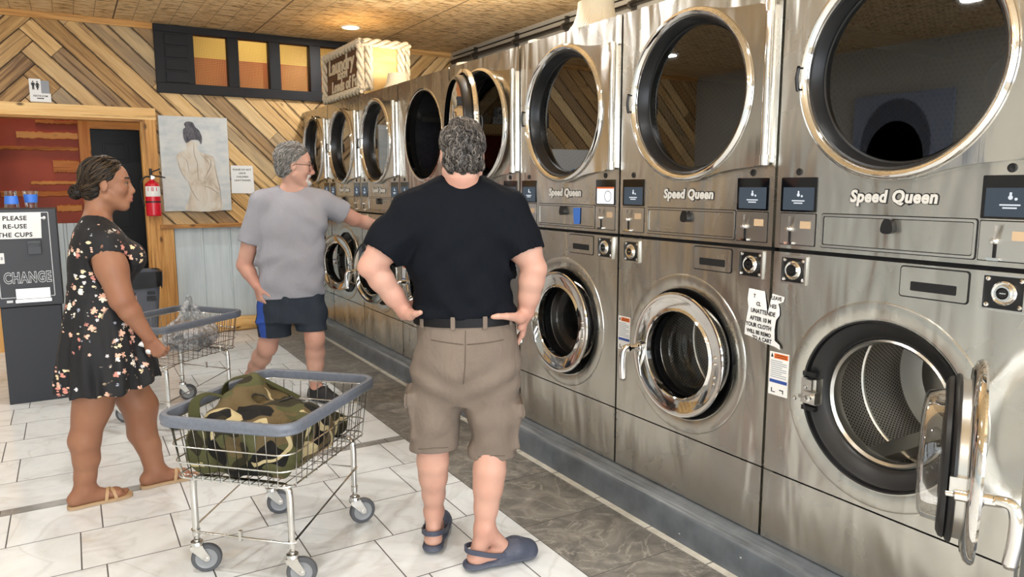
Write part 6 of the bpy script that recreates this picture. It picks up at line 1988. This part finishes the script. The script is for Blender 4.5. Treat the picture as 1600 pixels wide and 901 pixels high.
    sN, sF = lrp(shN, elN, .2), lrp(shF, elF, .2)
    G.cone(shN+A3(0, .02, .01), lrp(shN, elN, .55), .078, .076, .03); G.cone(shF+A3(0, -.02, .01), lrp(shF, elF, .55), .078, .076, .03)
    arms = G.snap(); kk = .03; hh = np.clip(.5+.5*(torso-arms)/kk, 0, 1); G.F = torso*(1-hh)+arms*hh-kk*hh*(1-hh)
    zw = L(150, 452, 0)[2]
    def wr(x, y, z):
        a = np.arctan2(y, x); low = np.clip((zw-z)/.45, 0, 1)
        w = (.014*np.sin(9*a+2*np.sin(6*z))+.006*np.sin(21*a+5*z))*low
        w += .004*np.sin(50*z+10*x)*np.exp(-((z-zw)/.05)**2)+.006*np.exp(-((z-zw)/.012)**2)
        return w
    G.displace(wr); G.hollow(.0125)
    zh = L(165, 619, -.2)[2]
    X, Y, Z = np.meshgrid(*G.ax, indexing='ij', sparse=True)
    G.F = np.maximum(G.F, (zh+.03*np.clip((X-.02)/.2, 0, 1)+.006*np.sin(14*np.arctan2(Y, X))-Z).astype(np.float32))
    for sl, el in ((sN, elN), (sF, elF)):
        d = unit(el-sl+A3(-.02, np.sign(sl[1])*.05, 0)); Yb = G.ax[1][None, :, None]
        G.cut_branch((np.where(Yb*np.sign(sl[1]) > .10, arms, 9), torso), d, sl+d*.0, -.004)
    G.ell(L(158, 338, 0), (.082, .085, .040), [unit((.93, 0, -.37)), (0, 1, 0), unit((.37, 0, .93))], k=.006, mode='sub')
    dress = pp.add('dress', G.mesh('dress', floral_mat(), 2))
    # ---- sandals
    M_SAN = flat('tan strap', '#b09069', .5); M_SANS = flat('tan sole', '#a98f70', .6)
    for a, dd, side, heel, ball in toes:
        c = A3(heel[0], heel[1], 0); mb = MB(); o = []
        for t_, w in ((-.036, .012), (-.028, .026), (0, .033), (.07, .032), (.14, .041), (.19, .043), (.222, .034), (.236, .012)): o.append((t_, w))
        P2 = [(t_, w) for t_, w in o]+[(t_, -w) for t_, w in reversed(o)]
        sm = [(p[0], p[1]) for p in smoothpath([(p[0], p[1], 0) for p in P2], 4, True)]
        mb.prism(sm, lambda p, q, z: tuple(c+dd*p+side*q+A3(0, 0, z)), .001, .013, 1); mb.prism(sm, lambda p, q, z: tuple(c+dd*p*.99+side*q*.95+A3(0, 0, z)), .013, .0165, 0)
        sn = pp.part(mb, 'sandal', [M_SAN, M_SANS], smooth=40)
        for (t0, t1, zz) in ((.118, .150, .056), (.160, .135, .050)):
            mb = MB(); V = []; F = []; n = 14
            for j in range(n+1):
                an = PI*j/n; cc = c+dd*(t0+(t1-t0)*j/n)+side*math.cos(an)*.042+A3(0, 0, .014+zz*.82*math.sin(an)**.8)
                for w in (-.007, .007):
                    for h in (0, .003): V.append(cc+dd*w+A3(0, 0, h))
            for j in range(n):
                for k, l in ((0, 1), (1, 3), (3, 2), (2, 0)): F.append((j*4+k, j*4+l, j*4+4+l, j*4+4+k))
            mb.add(V, F); pp.part(mb, 'sandal_strap', M_SAN, sn)
    mb = MB(); n = 26
    aw = lrp(knF, anF, .88)
    mb.tube([aw+A3(.046*math.cos(2*PI*k/n), .046*math.sin(2*PI*k/n), -.012*math.cos(2*PI*k/n)) for k in range(n)], .0022, 6, True)
    pp.part(mb, 'anklet', flat('pale beads', '#d8c8b4', .4))
    # ---- hair drawn back into a low bun
    hm = [flat('dark brown hair', '#1c1611', .42, Specular_IOR_Level=.25), flat('brown hair', '#2e231a', .42, Specular_IOR_Level=.25), flat('light brown strand', '#4f3f2d', .45, Specular_IOR_Level=.25)]
    C0 = P(-.014, .036); rad = np.array((.080, .101, .093))*sc
    fx = lambda X, Y, Z: ((X-hc[0])*R[1][0]+(Y-hc[1])*R[1][1]+(Z-hc[2])*R[1][2]); fz = lambda X, Y, Z: (Z-hc[2])
    cut = lambda X, Y, Z: np.maximum(np.maximum(fx(X, Y, Z)-(.018+.75*np.maximum(0, fz(X, Y, Z)-.018)), -.075-fz(X, Y, Z)), np.where(fz(X, Y, Z) < .012, fx(X, Y, Z)+.028-.6*np.minimum(0, fz(X, Y, Z)+.04)*0, -1))
    Q = SDF(hc-.24, hc+.2, .0045); Q.ell(C0, rad, R, .01); Q.ell(P(-.058, -.030), (.060, .046, .055), R, .03)
    Q.F = np.maximum(Q.F, cut(*np.meshgrid(*Q.ax, indexing='ij', sparse=True)).astype(np.float32))
    bun = L(119, 300, 0)
    Q.ell(bun, (.028, .030, .030), k=.004); Q.cone(bun+A3(.02, 0, .008), P(-.095, -.01), .015, .03, .02)
    Q.displace(lambda x, y, z: .0012*np.sin(260*y+60*x)+.0012*np.sin(240*z-90*x))
    me = Q.mesh('hair', hm[0], 1); pp.add('hair', me)
    rng = np.random.default_rng(4); vs = np.array([v.co[:] for v in me.vertices]); vs = vs[[cut(*v) < -.004 and v[0] > bun[0]+.035 for v in vs]]
    seeds = vs[rng.choice(len(vs), 950, replace=False)]
    locks(pp, 'hair_strands', seeds, .085, hm, lambda p: unit(bun+A3(.03, 0, .01)-p), Q.proj, .0017, 7, rng, wave=.0006)
    mb = MB()
    for k in range(26):
        a = rng.normal(size=3); a = unit(a); b = unit(np.cross(a, rng.normal(size=3))); mb.tube([bun+(a*math.cos(t_)+b*math.sin(t_))*rng.uniform(.027, .034) for t_ in np.linspace(0, 3.6, 9)], .003, 5, mat=int(rng.integers(2)))
    pp.part(mb, 'bun_strands', hm[:2], fixn=False)
    mb = MB(); d = unit(bun-P(-.095, -.01)); _, a, b = frame(d); cb = Vector(bun+A3(.026, 0, .006))
    for o in (-.004, .005): mb.tube([cb+Vector(d)*o+(a*math.cos(2*PI*k/20)+b*math.sin(2*PI*k/20))*.024 for k in range(20)], .004, 8, True)
    pp.part(mb, 'hair_tie', flat('pale green elastic', '#b7d08a', .6))
    mb = MB()
    for e in (-1, 1): mb.tube(smoothpath([P(.0955, .030, .013*e), P(.0905, .034, .030*e), P(.0765, .031, .0525*e)], 4), [.003, .004, .004, .004, .004, .0038, .0035, .003, .002][:9], 6)
    pp.part(mb, 'eyebrows', hm[0])
    # a crumpled white tissue in her hand
    c = pp.W(lrp(wrN, wrN+A3(.5, .05, -.86), .085)+A3(-.03, .02, .02)); K = SDF(A3(*c)-.09, A3(*c)+.09, .005)
    K.ell(A3(*c), (.036, .018, .018), [unit((.8, 0, .6)), (0, 1, 0), unit((-.6, 0, .8))]); K.ell(A3(*c)+A3(-.035, 0, .02), (.022, .014, .015))
    K.displace(lambda x, y, z: .005*np.sin(130*x+70*z)+.005*np.sin(150*z+90*y))
    tag(inst('tissue', K.mesh('tissue', M_PAPER, 1)), 'crumpled white tissue held by the woman in the flowered dress', 'tissue')
    return pp
man_black(); man_grey(); woman()
# ------------------------------------------------------------------ soft things in the carts and drums
def local_inst(name, me, loc, rz):
    o = inst(name, me, None, loc); o.rotation_euler.z = rz; return o
def camo_mat():
    t = NT('camouflage canvas'); o = t.obj()
    w = t.n('TexNoise'); t.put(w.inputs['Vector'], o); w.inputs['Scale'].default_value = 9
    v = t.n('VectorMath', operation='ADD'); t.put(v.inputs[0], o)
    sc = t.n('VectorMath', operation='SCALE'); t.put(sc.inputs[0], w.outputs['Color']); sc.inputs['Scale'].default_value = .05; t.put(v.inputs[1], sc.outputs[0]); q = v.outputs[0]
    c = t.mix(t.math('GREATER_THAN', t.noise(q, 5.5, 1, .4), .50), hexc('#4a4a2f'), hexc('#5a4d34'))
    c = t.mix(t.math('GREATER_THAN', t.noise(t.map(q, loc=(3, 1, 2)), 6, 1, .4), .55), c, hexc('#2b281b'))
    c = t.mix(t.math('GREATER_THAN', t.noise(t.map(q, loc=(7, 4, 2)), 7, 1, .4), .56), c, hexc('#131210'))
    br = t.math('ABSOLUTE', t.math('SUBTRACT', t.noise(t.map(q, loc=(1, 9, 5)), 5, 1, .4), .5))
    pt = t.math('GREATER_THAN', t.noise(t.map(q, loc=(5, 5, 8)), 5, 0), .50)
    c = t.mix(t.math('MULTIPLY', t.math('LESS_THAN', br, .026), pt), c, hexc('#b0a27c'))
    wv = t.noise(o, 300, 2); fold = t.noise(o, 14, 3, .5, 1.0)
    return t.pbr(c, .8, normal=t.bump(fold, .4, .03, t.bump(wv, .15, .001)), Specular_IOR_Level=.2)
M_CAMO = camo_mat(); M_OLIVE = cloth_mat('olive webbing', '#3f4029', '#4d4e33', 300, .2)
K = SDF((-.30, -.37, .38), (.30, .37, .78), .0055)
K.box((-.01, -.07, .49), np.eye(3), (.215, .225, .088), .07, .03)
K.ell((.02, -.10, .570), (.19, .20, .060), k=.05)
K.cone((-.11, -.20, .595), (-.13, .04, .645), .050, .055, .05); K.cone((-.13, .04, .645), (-.03, .13, .56), .055, .05, .05)
K.cone((-.06, -.25, .580), (.12, -.24, .570), .045, .05, .04); K.cone((.10, .05, .45), (.12, .27, .445), .055, .045, .04)
K.cone((-.155, -.10, .63), (.10, .08, .63), .010, .016, .015, 'sub'); K.cone((-.17, -.02, .66), (.0, .16, .655), .008, .010, .012, 'sub')
K.displace(lambda x, y, z: .006*np.sin(38*x+20*z+3*np.sin(15*y))+.005*np.sin(33*y-26*z+2*np.sin(18*x))+.004*np.sin(55*(x+y)+20*z))
X, Y, Z = np.meshgrid(*K.ax, indexing='ij', sparse=True)
t_ = np.clip((Z-.402)/.198, 0, 1)
lim = np.maximum(np.abs(X)-(.230+.022*t_), np.abs(Y)-(.304+.024*t_))
K.F = np.maximum(K.F, np.where(Z < .66, lim, -1).astype(np.float32)); K.plane((0, 0, -1), (0, 0, .4085))
bag = local_inst('duffel_bag', K.mesh('duffel_bag', M_CAMO, 2), CART, CART_RZ)
tag(bag, 'camouflage canvas duffel bag crumpled in the front laundry cart', 'bag')
def onbag(p): return K.proj(p)[0]
mb = MB(); P = [onbag((-.155+.255*t, -.10+.18*t, .64))+A3(0, 0, .004) for t in np.linspace(0, 1, 12)]
mb.tube(P, .0055, 6, flat=.6); inst('zipper', mb.mesh('zipper', flat('black zip', '#141412', .5), 60), bag)
mb = MB(); P = [onbag((-.20+.30*t, .12-.02*t, .68))+A3(0, 0, .006) for t in np.linspace(0, 1, 10)]
def band(mb, P, w, n=(0, 0, 1)):
    V = []; F = []; n = np.array(n)
    for j, p in enumerate(P):
        d = unit(P[min(j+1, len(P)-1)]-P[max(j-1, 0)]); s_ = unit(np.cross(d, n)); m_ = np.cross(s_, d)
        for a, b in ((-w, 0), (w, 0), (w, .004), (-w, .004)): V.append(p+s_*a+m_*b)
    for j in range(len(P)-1):
        for k in range(4): F.append((j*4+k, j*4+(k+1) % 4, j*4+4+(k+1) % 4, j*4+4+k))
    F += [(3, 2, 1, 0), tuple(len(V)-4+k for k in range(4))]
    return mb.add(V, F)
P = [A3(*p) for p in smoothpath([(-.245, .02, .61), (-.235, .02, .668), (-.20, .03, .69), (-.13, .06, .695), (-.05, .10, .645), (.03, .13, .595)], 4)]
band(mb := MB(), P, .022); inst('shoulder_strap', mb.mesh('shoulder_strap', M_OLIVE, 50), bag)
P = [A3(*p) for p in smoothpath([(-.20, -.235, .60), (-.215, -.20, .66), (-.20, -.15, .675), (-.16, -.11, .655)], 4)]
band(mb := MB(), P, .020); inst('carry_handle', mb.mesh('carry_handle', M_OLIVE, 50), bag)

# clear plastic carrier in the second cart
def plastic():
    t = NT('clear film'); o = t.obj()
    n = t.noise(o, 22, 4, .6, 1.5)
    tr = t.n('BsdfTransparent'); t.put(tr.inputs[0], (.86, .87, .88))
    b = t.n('BsdfPrincipled'); t.put(b.inputs['Base Color'], t.ramp(n, [(.35, hexc('#8e9094')), (.6, hexc('#d9dadc'))])); b.inputs['Roughness'].default_value = .18
    t.put(b.inputs['Normal'], t.bump(n, .9, .03))
    mx = t.n('MixShader'); t.put(mx.inputs[0], t.ramp(n, [(.35, .22), (.65, .62)]))
    t.t.links.new(tr.outputs[0], mx.inputs[1]); t.t.links.new(b.outputs[0], mx.inputs[2]); return t.surf(mx.outputs[0])
M_FILM = plastic()
K = SDF((-.2, -.2, .39), (.2, .2, .80), .006)
K.box((0, 0, .49), np.eye(3), (.135, .145, .075), .06, .03); K.cone((-.03, -.05, .56), (-.005, -.03, .68), .060, .018, .04); K.cone((.03, .06, .56), (.012, .03, .68), .060, .018, .04)
K.cone((-.005, -.03, .68), (.0, .0, .735), .018, .014, .02); K.cone((.012, .03, .68), (.0, .0, .735), .018, .014, .02)
K.displace(lambda x, y, z: .008*np.sin(40*x+30*z+3*np.sin(22*y))+.007*np.sin(44*y-36*z+2*np.sin(25*x)))
K.plane((0, 0, -1), (0, 0, .4085))
c2 = Vector((math.cos(CART2_RZ), math.sin(CART2_RZ), 0)); d2 = Vector((-c2.y, c2.x, 0))
pb = local_inst('plastic_bag', K.mesh('plastic_bag', M_FILM, 1), CART2+d2*.13+c2*.02, CART2_RZ+.3)
tag(pb, 'clear plastic carrier bag sitting in the second laundry cart', 'bag')
K = SDF((-.16, -.16, .40), (.16, .16, .56), .007); K.box((0, 0, .455), np.eye(3), (.105, .11, .035), .03, .02)
K.displace(lambda x, y, z: .008*np.sin(50*x+30*z)+.008*np.sin(46*y+20*x))
tag(local_inst('folded_cloth', K.mesh('folded_cloth', cloth_mat('grey towel', '#5d6064', '#74777b', 200), 1), CART2+d2*.13+c2*.02, CART2_RZ+.3), 'grey cloth inside the clear plastic bag', 'cloth')

# washing turning behind the glass of the third machine
wc = Vector((.30, 1.769+.87*2-.435, .70))
for nm, lab, c, r, m in (('white_laundry', 'white laundry behind the washer glass beside the black shirted man', (.20, -.04, -.02), (.10, .11, .13), cloth_mat('white cloth', '#b9bcc0', '#d2d4d6', 200)), ('red_garment', 'red garment behind the washer glass beside the black shirted man', (.20, .165, .02), (.06, .035, .08), cloth_mat('red cloth', '#7e1f24', '#92282c', 200))):
    K = SDF((-.2, -.25, -.25), (.5, .25, .25), .008); K.ell(c, r)
    K.displace(lambda x, y, z: .016*np.sin(36*x+30*z+3*np.sin(20*y))+.014*np.sin(42*y-30*z))
    K.F = np.maximum(K.F, (np.sqrt(np.square(K.ax[1][None, :, None])+np.square(K.ax[2][None, None, :]-.07))-.245).astype(np.float32)+0*K.F)
    K.plane((-1, 0, 0), (.13, 0, 0))
    tag(inst(nm, K.mesh(nm, m, 1), None, wc-Vector((.18, 0, 0))), lab, 'laundry')
# ------------------------------------------------------------------ light
M_LAMP = emit('lamp lens', '#fff4e2', 14.0)
M_WHITEP = flat('white enamel', '#e8e6e0', .4)
first = None
for i, (x, y) in enumerate([(.28, 7.06), (-1.9, 5.2), (.1, 3.9), (-3.9, 6.6), (-4.2, 3.4), (-2.2, 2.2), (-.3, .9), (-4.2, .2), (-2.2, -1.2), (.2, -1.8), (-4.4, -2.4)]):
    if first is None:
        E_ = empty('recessed_ceiling_light', (x, y, ZC))
        mb = MB().lathe([(.075, -.002), (.098, -.002), (.098, -.010), (.080, -.012), (.074, -.004)], (x, y, ZC), (0, 0, 1), 40)
        mb.build('trim_ring', M_WHITEP, E_)
        MB().disc(.075, (x, y, ZC-.006), (0, 0, 1), 40).build('lens', M_LAMP, E_, smooth=0)
        first = E_
    else:
        E_ = copy_tree(first); E_.location = (x, y, ZC)
    tag(E_, 'round recessed ceiling light shining in the reed ceiling near the far wall' if i == 0 else 'round recessed ceiling light overhead, outside the picture', 'ceiling light', None if i == 0 else 'ceiling lights outside the picture')
    L = bpy.data.lights.new('downlight', 'AREA'); L.shape = 'DISK'; L.size = .15; L.energy = 24; L.color = (1.0, 1.0, .99)
    o = bpy.data.objects.new('downlight', L); COL.objects.link(o); o.location = (x, y, ZC-.02)
# added tube fittings, out of view, to light the ceiling and streak the steel
M_TUBEL = emit('added tube lamp', '#fbfaf4', 16.0)
tb = None
for i, (x, y0) in enumerate(((-3.3, -2.9), (-4.7, -1.2), (-4.7, -3.3), (-2.2, -2.2), (-1.0, -3.0))):
    if tb is None:
        tb = empty('added_tube_light', (x, y0, 2.72))
        MB().tube([(x, y0, 2.72), (x, y0+1.9, 2.72)], .022, 12).build('tube', M_TUBEL, tb)
        mb = MB().box(x-.03, x+.03, y0-.02, y0+1.92, 2.755, 2.79)
        for q in (.3, 1.6): mb.box(x-.004, x+.004, y0+q-.004, y0+q+.004, 2.79, ZC)
        for q in (-.02, 1.90): mb.box(x-.02, x+.02, y0+q, y0+q+.02, 2.70, 2.756)
        mb.build('batten', M_WHITEP, tb, smooth=0); T_ = tb
    else: T_ = copy_tree(tb); T_.location = (x, y0, 2.72)
    tag(T_, 'long tube light added out of view to light the ceiling', 'tube light', 'added tube lights out of view')
# daylight through the shop front
for i, (a, b) in enumerate(((-5.2, -3.1), (-2.9, -.6), (-.4, 1.5))):
    L = bpy.data.lights.new('daylight', 'AREA'); L.shape = 'RECTANGLE'; L.size = b-a; L.size_y = 2.1; L.energy = 110; L.color = (.90, .95, 1.0)
    o = bpy.data.objects.new('daylight', L); COL.objects.link(o); o.location = ((a+b)/2, YF-.25, 1.55); o.rotation_euler = (math.radians(90), 0, 0)
# warm bulbs inside the shades on top of the machines light the reed ceiling
for x, y, s in SHADES:
    L = bpy.data.lights.new('shade_bulb', 'POINT'); L.shadow_soft_size = .05; L.energy = 7 if y > 5.5 else 52; L.color = (1.0, .88, .70)
    o = bpy.data.objects.new('shade_bulb', L); COL.objects.link(o); o.location = (x, y, 2.228+.17*s)
# hallway lamp
for x in (-2.4, -.2):
    L = bpy.data.lights.new('hall_lamp', 'AREA'); L.shape = 'DISK'; L.size = .3; L.energy = 12; L.color = (1.0, .88, .68)
    o = bpy.data.objects.new('hall_lamp', L); COL.objects.link(o); o.location = (x, 8.4, 3.45)
W = bpy.data.worlds.new('world'); SC.world = W; W.use_nodes = True
bg = W.node_tree.nodes['Background']; bg.inputs[0].default_value = (.80, .87, 1.0, 1); bg.inputs[1].default_value = 1.6
SC.view_settings.view_transform = 'Standard'; SC.view_settings.look = 'None'; SC.view_settings.gamma = 1.0
SC.view_settings.use_curve_mapping = False; SC.view_settings.exposure = 0.18
SC.cycles.use_denoising = True
SC.cycles.max_bounces = 10; SC.cycles.glossy_bounces = 6; SC.cycles.transparent_max_bounces = 12; SC.cycles.diffuse_bounces = 4
SC.cycles.caustics_reflective = False; SC.cycles.caustics_refractive = False
SC.cycles.sample_clamp_indirect = 4.0
